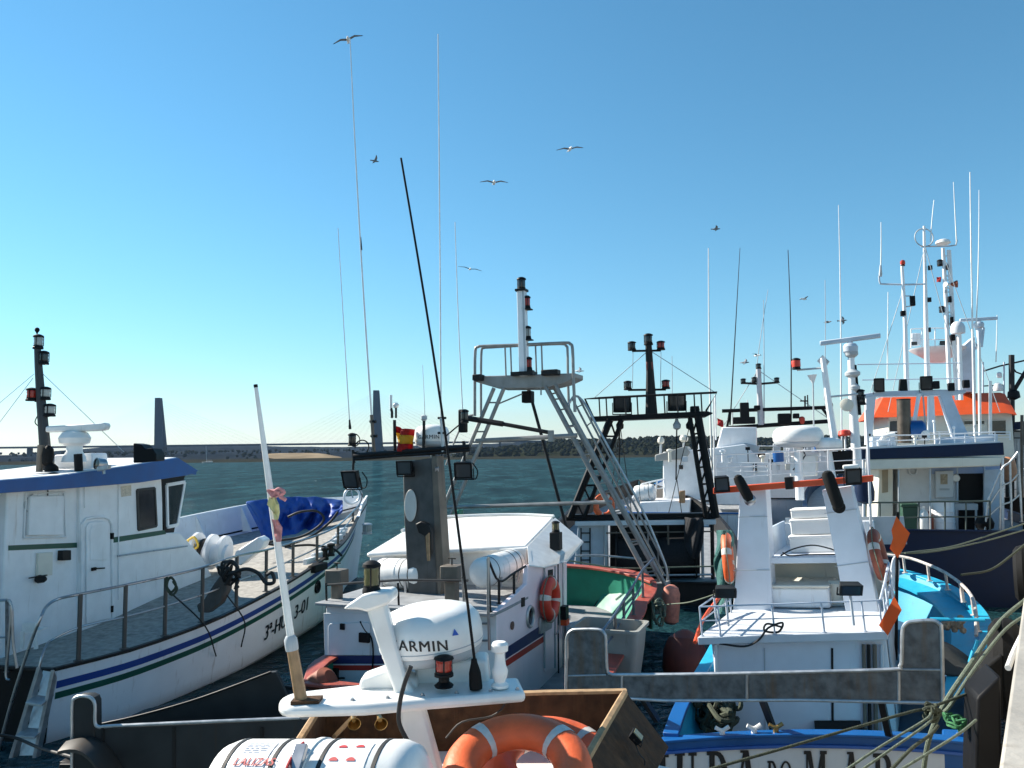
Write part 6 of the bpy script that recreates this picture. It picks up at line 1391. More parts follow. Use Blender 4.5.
single('wheeled_bin', MB().prism(L(Fg.U(1.2), (902, 507), (918, 507), (917, 531), (904, 531)), Fg.u * .5).prism(L(Fg.U(1.15), (901, 504), (919, 504), (919, 507), (901, 507)), Fg.u * .6), DKGREEN, 'dark green waste bin under the blue awning beside the white barrel', 'bin', bevel=.02)
single('gas_bottle', MB().lathe(Fg.U(1.2)(924, 531), (0, 0, 1), [(.12, 0), (.14, .04), (.14, .5), (.08, .6), (.05, .62), (.06, .7)], 14), GEL, 'slim white gas bottle between the green bin and the white barrel', 'gas bottle')
single('fire_extinguisher', MB().lathe(Fg.U(1.4)(930.5, 531), (0, 0, 1), [(.08, 0), (.1, .03), (.1, .4), (.04, .5), (.03, .58)], 12), DORANGE, 'rusty red cylinder beside the white barrel', 'cylinder')
single('deck_table', MB().prism(L(Fg.U(1.8), (953, 504), (978, 504), (978, 510), (953, 510)), Fg.u * .5).beam(Fg.U(1.8)(956, 510), Fg.U(1.8)(956, 531), .05, .05).beam(Fg.U(1.8)(976, 510), Fg.U(1.8)(976, 531), .05, .05), GREYP, 'small grey table in front of the dark doorway under the awning', 'table')
single('black_ball', MB().lathe(Fg.U(.6)(985, 531), (0, 0, 1), [(.05, 0), (.22, .08), (.25, .22), (.18, .38), (.02, .42)], 16), BLACK, 'round black ball on the deck right of the doorway', 'ball')
# wheelhouse with orange roof behind
uw = 8.0; gw_ = Fg.U(uw)
part('wheelhouse', MB().prism(L(gw_, (888, 414), (1012, 411), (1016, 470), (888, 470)), Fg.u * 4), CREAM, Gt, bevel=.05)
r0 = L(Fg.U(uw - .35), (873, 417.5), (900, 417), (1006, 413), (1017, 415)); r1 = L(Fg.U(uw + .9), (884, 396), (903, 395), (1000, 392.5), (1005, 394))
m = MB(); m.grid([r0, r1, [p + Fg.u * 3.6 for p in r1], [p + Fg.u * 5.2 for p in r0]]); m.add([r0[0], r1[0], r1[0] + Fg.u * 3.6, r0[0] + Fg.u * 5.2], [(0, 1, 2, 3)]); m.add([r0[3], r1[3], r1[3] + Fg.u * 3.6, r0[3] + Fg.u * 5.2], [(0, 1, 2, 3)])
part('wheelhouse_roof', m, ORROOF, Gt, sharp=20)
for a, b, y0, y1 in ((889, 899, 421, 437), (902, 917, 421, 437), (919, 930, 422, 436), (946, 962, 421, 425.5), (964, 984, 420.5, 425), (988, 1006, 420.5, 435)):
    w_ = part('window', MB().prism([p - Fg.u * .01 for p in L(gw_, (a, y0), (b, y0 - .4), (b, y1 - .4), (a, y1))], -Fg.u * .02), GLASSD, Gt, bevel=.01)
    part('frame', MB().tube([p - Fg.u * .03 for p in L(gw_, (a, y0), (b, y0 - .4), (b, y1 - .4), (a, y1))], .025, 6, closed=True), CREAM, w_)
# grey goalpost on the awning deck: sloping leg, crossbeam, props
g3 = Fg.U(2.2)
go = part('goalpost_beam', MB().prism(L(g3, (863, 393.5), (880, 391.5), (940, 389.5), (966, 390), (966, 393), (955, 395), (930, 395.5), (863, 397)), Fg.u * .5), LBLUEG, Gt, bevel=.02)
part('goalpost_leg', MB().prism(L(g3, (940, 394), (951, 394), (971, 441), (955, 441)), Fg.u * .4), LBLUEG, go, bevel=.015)
part('goalpost_leg', MB().prism(L(g3, (929, 395), (934, 395), (936, 432), (929, 432)), Fg.u * .3), WHITE, go, bevel=.01)
part('goalpost_leg', MB().prism(L(g3, (866, 397), (876, 396), (872, 441), (866, 445)), Fg.u * .4), PALEGREY, go, bevel=.01)
rod(go, 'raked_prop', g3, ((919, 394), (913, 430)), 4, WHITE); rod(go, 'raked_prop', g3, ((923, 395), (926, 432)), 1.6, GREYP)
part('exhaust_stack', MB().tube(L(Fg.U(1.6), (904.5, 443), (903.5, 400)), .19, 16), mat('brown_exhaust_pipe', (.12, .095, .075), .45, metal=.6, var=.4, scale=4, dirt='#2a211a', amt=.4), Gt)
part('stack_rim', MB().lathe(Fg.U(1.6)(903.5, 400), (0, 0, 1), [(.17, -.01), (.2, 0), (.2, .03), (.15, .03), (.15, -.2)], 18), DARKST, Gt)
single('water_drum', MB().lathe(Fg.U(1.7)(918.5, 430) - Fg.v * .3, (1, -.2, 0), [(.1, 0), (.26, .03), (.29, .12), (.29, .4), (.24, .46), (.08, .48)], 20), BLUE, 'round blue drum beside the brown exhaust stack on the awning roof', 'drum')
single('white_sack', MB().lathe(Fg.U(1.6)(924, 441), (0, 0, 1), [(.12, 0), (.18, .1), (.16, .3), (.06, .36)], 12), GEL, 'small white sack propped beside the blue drum', 'sack')
for k, (px, py) in enumerate(((877, 383), (903.5, 385), (924, 381))):
    if k != 1: floodlight(go, g3(px + 1.5, py + 2), .3 + .02 * k, .42, .18, V((-.2, -1, -.1)), glass=LENSD)
    else: part('vent_box', MB().prism(L(g3, (900, 379), (907, 379), (908, 391), (899, 391)), Fg.u * .2), BLACK, go, bevel=.02)
for px, py in ((936, 385), (951, 387), (966, 384)): part('small_lamp', MB().box(g3(px, py), Fg.v * .09, Fg.u * .09, Fg.z * .12), BLACK, go, bevel=.02)
# low rail on top of awning and clutter
railing(Gt, L(Fg.U(.9), (868, 447), (890, 446), (915, 445), (940, 444), (965, 443), (995, 442)), L(Fg.U(.9), (868, 437), (890, 435.5), (915, 435), (940, 434), (965, 433.5), (995, 432)), .018, mids=(.5,), m=PALEGREY, post_r=.016)
part('swan_neck_vent', MB().tube(smooth(L(Fg.U(1.2), (882, 446), (882, 440), (886, 436), (895, 434)), 4), .07, 10), GEL, Gt)
part('awning_locker', MB().prism(L(Fg.U(1.6), (872, 437), (895, 436), (897, 446), (872, 447)), Fg.u * .7), LBLUEG, Gt, bevel=.02)
part('awning_locker', MB().prism(L(Fg.U(1.6), (940, 438), (998, 434), (998, 443), (940, 444)), Fg.u * .7), LBLUEG, Gt, bevel=.02)
for px, h_ in ((980, 98), (990.5, 60)): rod(Gt, 'standing_pipe', Fg.U(3), ((px, 441), (px - (.8 if px < 985 else .2), 441 - h_)), 3, GEL)
# masts
mf1 = Fg.U(5)
m1 = part('mast', MB().tube(L(mf1, (907, 392), (905, 320), (902, 264)), [.085, .065, .05], 10), WHITE, Gt)
navlight(m1, mf1(902.8, 266), .07, .2, LENSR); part('red_beacon', MB().lathe(mf1(902.8, 265), (0, 0, 1), [(.06, 0), (.08, .03), (.08, .13), (.04, .17)], 14), REDBUOY, m1)
rod(m1, 'yard', mf1, ((879, 276), (880, 283), (884, 284), (905, 284.5), (925, 284)), 1.8, LBLUEG, sm=3); whip(m1, mf1, (880.5, 275), (881, 222), 1.4, .7, GEL, base=GREYP)
part('signal_box', MB().box(mf1(912.5, 301), Fg.v * .08, Fg.u * .08, Fg.z * .17), BLACK, m1, bevel=.02); rod(m1, 'signal_arm', mf1, ((904, 296), (911, 296)), 1.2, GREYP); rod(m1, 'signal_arm', mf1, ((905, 307), (911, 306)), 1.2, GREYP)
part('mast_box', MB().box(mf1(903, 313.5), Fg.v * .08, Fg.u * .08, Fg.z * .09), BLACK, m1, bevel=.02)
mf2 = Fg.U(6.5)
m2 = part('mast', MB().tube(L(mf2, (928, 395), (926, 320), (924, 226)), [.105, .075, .04], 10), WHITE, Gt)
part('loop_antenna', MB().torus(mf2(924, 237.5), (0, -1, .05), .33, .022, 36, 6), GREYP, m2)
rod(m2, 'yard', mf2, ((921, 246.5), (950, 246), (956, 245), (957, 240)), 1.5, GREYP); whip(m2, mf2, (956.5, 241), (953.5, 182), 1.2, .6, GEL); whip(m2, mf2, (930.5, 242), (934, 200), 1.1, .6, GEL)
mf3 = Fg.U(7)
m3 = part('lattice_mast', MB().tube(L(mf3, (950, 400), (946, 300), (943, 248)), [.075, .07, .06], 10).tube(L(mf3, (956, 400), (951, 300), (948, 250)), [.045] * 3, 8).tube(L(mf3, (958, 400), (953, 300), (950, 250)), .035, 6), WHITE, Gt)
part('satellite_dome', MB().lathe(mf3(943, 244), (0, 0, 1), [(.05, -.06), (.2, -.02), (.26, .03), (.22, .12), (.1, .17), (.01, .18)], 20), GEL, m3)
for px, py in ((940, 263), (942, 309.5)): navlight(m3, mf3(px, py + 3), .09, .24, LENSD)
part('red_horn', MB().lathe(mf3(950, 284.5), (1, -.4, 0), [(.05, 0), (.07, .08), (.13, .2), (.13, .24)], 14), mat('red_brown_horn', (.3, .07, .03), .5), m3); part('white_horn', MB().lathe(mf3(949.5, 284.5), (-1, -.4, 0), [(.06, 0), (.05, .1), (.09, .2)], 12), GEL, m3)
single('signal_flag', MB().slabgrid([[mf3(936.5 + 1.4 * i + .5 * math.sin(j), 277 + 1.7 * j) + Fg.u * .04 * math.sin(i * 1.6 + j) for j in range(4)] for i in range(4)], Fg.u * .006), REDF, 'tiny red signal flag on the tall lattice mast', 'flag')
lt_ = MB()
for i in range(16):
    y_ = 256 + i * 6; a_ = mf3(943.4 + (y_ - 248) * .045, y_); b_ = mf3(951 + (y_ - 248) * .045, y_ + (5 if i % 2 else 0)); lt_.tube([a_, b_], .018, 5)
part('mast_rungs', lt_, GREYP, m3)
for px, py, w_, h_ in ((946.5, 268, 2, 5), (949, 300, 3, 6), (951, 322, 3, 9), (944.5, 292, 2, 3), (952, 338, 4, 6)): part('mast_fitting', MB().box(mf3(px, py) - Fg.u * .12, Fg.v * w_ * .018, Fg.u * .06, Fg.z * h_ * .018), BLACK if h_ > 4 else GREYP, m3, bevel=.01)
for px, py in ((926, 300), (925.5, 330), (927, 268)): part('mast_fitting', MB().box(mf2(px, py) + Fg.v * .1, Fg.v * .07, Fg.u * .05, Fg.z * .08), DARKST, m2, bevel=.01)
part('dark_cable_box', MB().prism(L(mf3, (945.5, 312), (949, 312), (949, 330), (946, 330)), Fg.u * .2), BLACK, m3)
# crow's nest and big white tower
cr = Fg.U(8.5)
tw_ = part('tower', MB().prism(L(cr, (962, 347), (975, 336), (976, 392), (960, 392)), Fg.u * .9), LBLUEG, Gt, bevel=.02)
part('nest_floor', MB().lathe(cr(938, 358.5), (0, 0, 1), [(.25, -.15), (.6, .1), (.95, .32), (.98, .38)], 24), PALEGREY, tw_)
railing(tw_, L(cr, (911, 348), (922, 350), (935, 351), (948, 350), (960, 348)), L(cr, (911, 329), (922, 328.5), (935, 328), (948, 328.5), (960, 329)), .022, mids=(.5,), m=WHITE, post_r=.022)
for px, py in ((914, 343.5), (943, 343)): floodlight(tw_, cr(px, py), .24, .16, .14, V((-.3, -1, -.1)), m=WHITE if px < 930 else BLACK)
part('cable_drum', MB().lathe(cr(953, 341), (-.4, -1, 0), [(.1, 0), (.2, .05), (.2, .2), (.1, .25)], 16), BLACK, tw_)
part('nest_locker', MB().prism(L(cr, (912, 333), (921, 333), (921, 345), (912, 345)), Fg.u * .3), WHITE, tw_, bevel=.03)
part('dome_pole', MB().tube(L(Fg.U(6), (961, 400), (959, 332)), .075, 12), WHITE, tw_)
part('satellite_dome', MB().lathe(Fg.U(6)(958, 332), (0, 0, 1), [(.22, -.05), (.23, 0), (.23, .16), (.19, .28), (.1, .36), (.01, .38)], 22), PALEGREY, tw_)
s_ = part('radar_platform', MB().prism(L(cr, (975, 350), (983, 346), (985, 328), (984, 327), (978, 346), (975, 347)), Fg.u * .4), LBLUEG, tw_)
c = cr(979, 328); sc1 = scanner(tw_, c, 1.25, .17, m=LBLUEG, d=Fg.v)
part('scanner_post', MB().tube([c, cr(980, 347)], .1, 10), LBLUEG, sc1)
for a, b, w0, w1 in (((975, 440), (970, 172), 2.8, .8), ((976, 330), (979, 190), 1.5, .5)): whip(Gt, Fg.U(4.5), a, b, w0, w1, GEL)
whip(Gt, Fg.U(5.5), (887.5, 380), (888, 292), 1.4, .7, GEL); whip(Gt, Fg.U(9), (996, 362), (997, 315), 1.2, .6, GEL)
for y_, x0, x1 in ((364.5, 857, 961), (380, 862, 960)): rod(go, 'signal_line', Fg.U(4), ((x0, y_), (x1, y_ - 1.5)), 1.2, LBLUEG)
# clutter on starboard side and the next boats right along the quay
single('hanging_float', MB().lathe(Fg.U(3)(1008, 470), (0, 0, 1), [(.05, -.4), (.2, -.3), (.24, 0), (.2, .3), (.05, .4)], 14), mat('tan_orange_float', (.45, .2, .1), .6, var=.3), 'tan orange float hanging at the right edge beside the navy boat', 'float')
lifebuoy(Fg.U(3)(993, 470), (.5, -1, 0), .2, .07, REDBUOY, 'small red lifebuoy on the starboard rail of the navy boat', rot=.3)
railing(Gt, L(Fg.U(.4), (985, 531), (1000, 530), (1012, 528), (1022, 522)), L(Fg.U(.4), (988, 500), (1001, 470), (1010, 462), (1018, 452)), .03, mids=(.4, .7), m=ALU, post_r=.03)

def back_boat(label, fr, hull, hm, cab, masts, wins=(), capm=DARKST, extra=None):
    o = thing('fishing_boat', label, 'fishing boat', fr.w(1, 0, 0), 'fishing boats moored in the harbour')
    h = Hull(fr, 0, hull); h.build(o, hm, DECKG, bw=.5, cap=capm)
    for pts, u, d, m_ in cab: part('cabin', MB().prism(L(fr.U(u), *pts), fr.u * d), m_, o, bevel=.04)
    for pts, u in wins: part('window', MB().prism([p - fr.u * .01 for p in L(fr.U(u), *pts)], -fr.u * .03), GLASSD, o)
    return o, h
# dark trawler with black gallows, beyond the green decked boat
Fh = Frame(at(640, 560, 23), 9, 0)
Ht, hH = back_boat('dark hulled trawler with black stern gallows carrying big floodlights', Fh, [(0, 2.5, .6), (1, 2.9, .62), (5, 3.1, 1.5), (11, 2.2, 2.3), (13.5, .05, 3)], DARKST, [], [])
h0 = Fh.U(.3)
part('stern_frame', MB().prism(L(h0, (566, 515), (716, 513), (716, 518.5), (566, 521)), Fh.u * .4), BLACK, Ht, bevel=.02)
part('opening_shade', MB().prism(L(Fh.U(.8), (610, 524), (700, 523), (700, 600), (610, 600)), Fh.u * .3), mat('opening_shade_black', (.01, .01, .011), .9), Ht)  # black sheet paints the shade inside the net drum opening
part('stern_edge', MB().prism(L(Fh.U(.25), (575, 521.5), (716, 519.5), (716, 524.5), (575, 526)), Fh.u * .5), PALEGREY, Ht, bevel=.01)
part('port_panel', MB().prism(L(Fh.U(.5), (578, 526), (604, 525), (604, 575), (574, 575)), Fh.u * .3), LBLUEG, Ht, bevel=.01)
for px in (581, 590): rod(Ht, 'ladder_rail', Fh.U(.45), ((px, 528), (px, 570)), 1.4, DARKST)
for py in (533, 542, 551, 560): rod(Ht, 'ladder_rung', Fh.U(.45), ((581, py), (590, py)), 1.2, DARKST)
part('stern_counter', MB().prism(L(Fh.U(.1), (622, 583), (724, 580), (724, 588), (622, 590)), Fh.u * .6), mat('teal_grey_paint', (.14, .18, .19), .5, dirt=RUST, amt=.3), Ht, bevel=.02)
for px, w_, m_ in ((606, 4, GREYP), (640, 2, DARKST), (668, 2, BROWNP), (702, 3, GREYP), (712, 4, DARKST)): rod(Ht, 'stern_post', Fh.U(.35), ((px, 522), (px + 1, 583)), w_, m_)
part('net_drum', MB().tube(L(Fh.U(.7), (618, 556), (694, 554)), .5, 18), NETM, Ht)
for px in (617, 657, 695): part('drum_flange', MB().lathe(Fh.U(.7)(px, 555), Fh.v, [(.5, -.03), (.68, -.02), (.68, .02), (.5, .03)], 24), DARKST, Ht)
for y_, w_ in ((533, 1.4), (576, 2)): rod(Ht, 'cross_tube', Fh.U(.3), ((606, y_), (712, y_ - 1.5)), w_, BROWNP if y_ < 540 else ALU)
gl = part('gallows_platform', MB().prism(L(h0, (590, 416.5), (707, 411), (714, 413), (707, 416.5), (592, 421)), Fh.u * .9), BLACK, Ht, bevel=.02)
tr_ = MB()
for fn in (h0, Fh.U(1.2)):
    tr_.tube(smooth(L(fn, (593, 417), (585, 399), (600, 398), (650, 395.5), (717, 392.5), (706, 411)), 1), .035, 6)
    for px in (599, 606, 625, 637, 664, 677, 694, 701): tr_.tube(L(fn, (px, 397.5 - (px - 600) * .04), (px + 1, 416 - (px - 600) * .04)), .022, 5)
part('gallows_rail', tr_, DARKST, gl)
for px, py in ((622, 403.5), (676.5, 402)): floodlight(gl, Fh.U(.9)(px, py), .52, .5, .2, V((-.1, -1, -.25)), m=BLACK, glass=LENSD)
floodlight(gl, Fh.U(.9)(695, 409), .26, .18, .2, V((-.3, -1, -.25)), m=BLACK, glass=LENSD)
mh = Fh.U(.8)
mst = part('mast', MB().tube(L(mh, (651.5, 416), (650, 372), (648.5, 345)), [.19, .12, .1], 10), DARKST, gl)
navlight(mst, mh(648.5, 345), .13, .35, LENSD)
for a, b, lamps in (((632, 351), (657, 351), ((632, 350.5), (661, 350))), ((628, 390), (652, 390), ((628, 390), (666, 389)))):
    rod(mst, 'yard', mh, (a, (lamps[1][0], lamps[1][1] + .5)), 2.2, DARKST)
    for q in lamps: navlight(mst, mh(*q), .12, .28, LENSR if q[0] > 640 else LENSD)
part('red_lamp', MB().box(mh(649.5, 366), Fh.v * .1, Fh.u * .1, Fh.z * .12), mat('dull_red', (.2, .04, .03), .5), mst, bevel=.02)
for px in (633, 661): rod(mst, 'halyard', mh, ((px, 352), (px - .5, 388)), .6, GREYP)
def lattice(name, fn, a0, a1, b0, b1, n_, w_):
    A0, A1, B0, B1 = fn(*a0), fn(*a1), fn(*b0), fn(*b1); mb = MB().tube([A0, A1], rpx(A0, w_), 8).tube([B0, B1], rpx(A0, w_ * .6), 8)
    for i in range(n_):
        t, t2 = i / n_, (i + 1) / n_; mb.tube([A0.lerp(A1, t), B0.lerp(B1, t2)], rpx(A0, 2), 5).tube([A0.lerp(A1, t2), B0.lerp(B1, t2)], rpx(A0, 2), 5)
    return part(name, mb, BLACK, Ht)
lattice('gallows_leg', h0, (610, 420), (570, 518), (622, 420), (584, 518), 6, 7)
lattice('gallows_leg', h0, (698, 416), (716, 518), (690, 418), (706, 518), 6, 8)
for px, y1, mid in ((620, 478, 422), (677, 480, 423), (690, 430, 424)):
    rod(Ht, 'tackle_wire', Fh.U(.5), ((px, 414), (px - 1, y1)), 1.4, BLACK); part('tackle_block', MB().lathe(Fh.U(.5)(px, 430), (0, 0, 1), [(.03, 0), (.11, .05), (.12, .16), (.06, .25), (.02, .4)], 10), GREYP if px == 677 else BLACK, Ht)
for a, b in (((620, 424), (608, 516)), ((620, 424), (632, 516)), ((690, 424), (668, 516)), ((704, 430), (716, 480)), ((677, 480), (690, 572))): rod(Ht, 'rigging_wire', Fh.U(.6), (a, b), .8, DARKST)
nr = []
for i in range(11):
    nr.append([Fh.U(.2)(684 + 20 * i / 10, 517 + 42 * j / 8 * (.6 + .4 * math.sin(math.pi * i / 10))) + Fh.u * (.12 * math.sin(i * 1.4 + j * .9) - .3 * math.sin(math.pi * i / 10)) for j in range(9)])
single('fishing_net', MB().slabgrid(nr, Fh.u * .1), NETM, 'black fishing net hanging from the stern frame of the dark trawler', 'net', sharp=180, subsurf=1)
whip(Ht, Fh.U(2), (712, 470), (708.5, 248), 2.2, .9, GEL)
rod(Ht, 'tube_rail', Fh.U(-.2), ((575, 556), (600, 555.5), (641, 559)), 2.2, ALU, sm=2)
# white boat behind the trawler
Fi = Frame(at(690, 520, 31), 15, 0)
It, hI = back_boat('white boat with square white wheelhouse seen through the black gallows', Fi, [(0, 2.4, 1.9), (2, 2.8, 1.9), (7, 2.9, 2.1), (12, 1.8, 2.8), (14, .05, 3.3)], HULLW,
   [(((663, 452), (700, 449), (704, 500), (663, 501)), 3, 3, WHITE), (((697, 450), (745, 444), (770, 470), (770, 505), (704, 505)), 3.6, 3.5, WHITE), (((632, 496), (690, 494), (690, 515), (640, 515)), 1.4, 3, WHITE)],
   [], [(((679, 465), (683, 465), (683, 469), (679, 469)), 2.98), (((753, 463), (757, 463), (757, 472), (753, 472)), 3.58)], capm=BLUE) if False else back_boat('white boat with square white wheelhouse seen through the black gallows', Fi, [(0, 2.4, 1.9), (2, 2.8, 1.9), (7, 2.9, 2.1), (12, 1.8, 2.8), (14, .05, 3.3)], HULLW,
   [(((663, 452), (700, 449), (704, 500), (663, 501)), 3, 3, WHITE), (((697, 450), (745, 444), (770, 470), (770, 505), (704, 505)), 3.6, 3.5, WHITE), (((640, 502), (690, 500), (690, 515), (640, 515)), 1.4, 3, WHITE)],
   [], [(((679, 465), (683, 465), (683, 469), (679, 469)), 2.98), (((753, 463), (757, 463), (757, 472), (753, 472)), 3.58)], capm=BLUE)
part('bridge_wing', MB().prism(L(Fi.U(2.8), (655, 455), (686, 446), (690, 452), (686, 459), (655, 461)), Fi.u * 3), mat('weathered_grey_roof', (.35, .35, .33), .6, dirt='#4a443c', amt=.4), It, bevel=.03)
part('upper_house', MB().prism(L(Fi.U(4), (716, 450), (757, 449), (757, 427), (722, 427)), Fi.u * 2.5), WHITE, It, bevel=.05)
part('dark_visor', MB().prism(L(Fi.U(3.9), (729, 453), (745, 443), (760, 446), (758, 455), (735, 457)), Fi.u * .6), GREYP, It, bevel=.03)
part('loudhailer', MB().lathe(Fi.U(3.4)(761, 455), (0, -1, 0), [(.05, -.1), (.15, 0), (.15, .1)], 12), BLACK, It)
railing(It, L(Fi.U(2.6), (632, 499), (645, 498), (655, 497), (665, 496)), L(Fi.U(2.6), (642, 484), (650, 482), (657, 480.5), (665, 479)), .03, mids=(.5,), m=WHITE, post_r=.035)
liferaft(Fi.U(2)(634, 494), Fi.U(2)(656, 492), .34, 'white liferaft canister far off beside the square white wheelhouse', straps=(.3, .7))
single('jerrycan', MB().prism(L(Fi.U(1.3), (679, 491), (685, 490.5), (685, 503), (679, 503)), Fi.u * .25), WOODP, 'tan container with dark lid on the deck of the far white boat', 'container', bevel=.03)
lifebuoy(Fh.U(.5)(604, 506), (.5, -1, .1), .28, .09, ORANGE, 'orange lifebuoy glimpsed behind the grey A-frame leg', rot=.4)
for px, py, r_ in ((661, 440, 4), (684, 438, 5)): 
    c = Fi.U(3.5)(px, py + 4); o = part('dome_antenna', MB().lathe(c, (0, 0, 1), [(r_ * .02, 0), (r_ * .036, .08), (r_ * .036, .2), (r_ * .02, .3)], 14), CREAM, It); part('dome_post', MB().tube([c, Fi.U(3.5)(px - .5, 458)], .05, 6), GREYP, o)
# third rank: masts beyond, each boat with its own hull and house
k_ = Frame(at(770, 500, 38), 15, 0)
Kt, hK = back_boat('boat far back with tall white cross mast and black gallows lamps above the white pillars', k_, [(0, 2.6, 2.0), (2, 3, 2), (8, 3, 2.2), (13, 1.5, 3), (15, .05, 3.4)], HULLW,
   [(((725, 455), (838, 450), (838, 505), (725, 505)), 2, 4, WHITE), (((790, 440), (838, 438), (838, 456), (790, 456)), 2.5, 3, WHITE)], [], [(((796, 443), (806, 443), (806, 449), (796, 449)), 2.48), (((820, 442), (834, 442), (834, 448), (820, 448)), 2.48)])
k0 = k_.U(1.2)
kg = part('gallows_beam', MB().prism(L(k0, (722, 418), (827, 407.5), (827, 411), (722, 427)), k_.u * .4), BLACK, Kt, bevel=.02) if False else part('gallows_beam', MB().tube(L(k0, (728, 428), (832, 421)), .1, 8).tube(L(k0, (722, 411), (826, 407.5)), .09, 8).tube(L(k0, (730, 411), (727, 428)), .06, 6).tube(L(k0, (822, 408), (834, 424)), .07, 6), BLACK, Kt)
for px, py, w_, h_ in ((744.5, 411, 9, 17), (744, 420.5, 22, 7), (784, 419, 12, 11), (757, 408, 6, 5), (796, 416, 6, 5)): part('gallows_lamp', MB().box(k0(px, py), k_.v * w_ * .024, k_.u * .25, k_.z * h_ * .024), BLACK, kg, bevel=.04)
part('red_light', MB().lathe(k0(802, 421), (0, 0, 1), [(.1, -.15), (.14, -.1), (.14, .15), (.06, .22)], 12), REDBUOY, kg)
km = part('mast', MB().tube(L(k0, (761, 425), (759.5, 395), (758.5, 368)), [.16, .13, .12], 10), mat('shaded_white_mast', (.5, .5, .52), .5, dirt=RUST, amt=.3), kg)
rod(km, 'yard', k0, ((743, 383), (759, 384), (777, 382.5)), 2.2, DARKST)
for px, py in ((743.5, 384), (777, 383), (754.5, 382.5), (758.7, 369)): navlight(km, k0(px, py), .13, .28, LENSD)
for a, b, w0, w1, m_ in (((730, 425), (740, 248), 1.5, .5, DARKST), ((764, 425), (763.5, 300), 1.2, .5, GREYP), ((791, 425), (788, 250), 1.5, .7, DARKST), ((841, 400), (838.5, 205), 1.6, .6, GEL), ((824, 400), (825, 280), .9, .5, GREYP), ((672, 400), (672, 356), .9, .5, GREYP), ((755, 380), (768, 290), .8, .4, GREYP)):
    whip(kg, k0, a, b, w0, w1, m_)
part('flag_pole', MB().tube(L(k0, (716, 440), (715, 395)), .04, 6), GEL, kg)
single('signal_flag', MB().slabgrid([[k0(717 + 2 * i + .6 * math.sin(j), 418 + 2.4 * j + i * .8) + k_.u * .08 * math.sin(i * 1.6 + j) for j in range(4)] for i in range(4)], k_.u * .01), REDF, 'small red and white flag left of the far cross mast', 'flag')
part('vhf_rig', MB().tube(L(k0, (805, 410), (805, 396)), .04, 6).tube(L(k0, (800, 401), (808, 401)), .035, 6).tube(L(k0, (808, 408), (807.5, 395)), .03, 6), DARKST, kg)
part('dark_disc', MB().lathe(k0(829, 405), (0, -1, 0), [(.02, -.03), (.2, 0), (.02, .03)], 16), CHAR, kg)
j_ = Frame(at(1010, 500, 33), 20, 0)
Jt, hJ = back_boat('boat at the right edge with dark masts and cables beside the navy boat', j_, [(0, 2.4, 2.2), (3, 2.6, 2.2), (9, 2.4, 2.6), (13, .05, 3.2)], DARKST, [(((1004, 430), (1060, 430), (1060, 500), (1004, 500)), 1.5, 4, GREYP)], [])
j0 = j_.U(1)
jm = part('mast', MB().tube(L(j0, (1012, 430), (1011.5, 355)), .11, 10), CHAR, Jt)
for pts, w_ in ((((984, 371), (1000, 366), (1018, 362), (1040, 357)), 1.6), (((1010, 364), (1016, 372), (1024, 375), (1036, 372)), 1.6), (((1012, 394), (1024, 374), (1040, 350)), 4), (((984, 386), (1003, 385)), 1.2)): rod(jm, 'boom', j0, pts, w_, DARKST)
for px in (983, 1004): rod(jm, 'post', j0, ((px, 405), (px, 362)), 1.6, LBLUEG)
part('block', MB().lathe(j0(1014, 400), (0, 0, 1), [(.05, 0), (.25, .1), (.22, .35), (.08, .45)], 12), BLACK, jm)
part('white_lamp', MB().lathe(j0(999.5, 378), (0, 0, 1), [(.05, 0), (.1, .03), (.1, .2), (.05, .25)], 12), GEL, jm)
part('horn_dome', MB().lathe(j0(998, 391), (0, 0, 1), [(.2, 0), (.22, .12), (.15, .3), (.03, .36)], 16), GEL, jm)

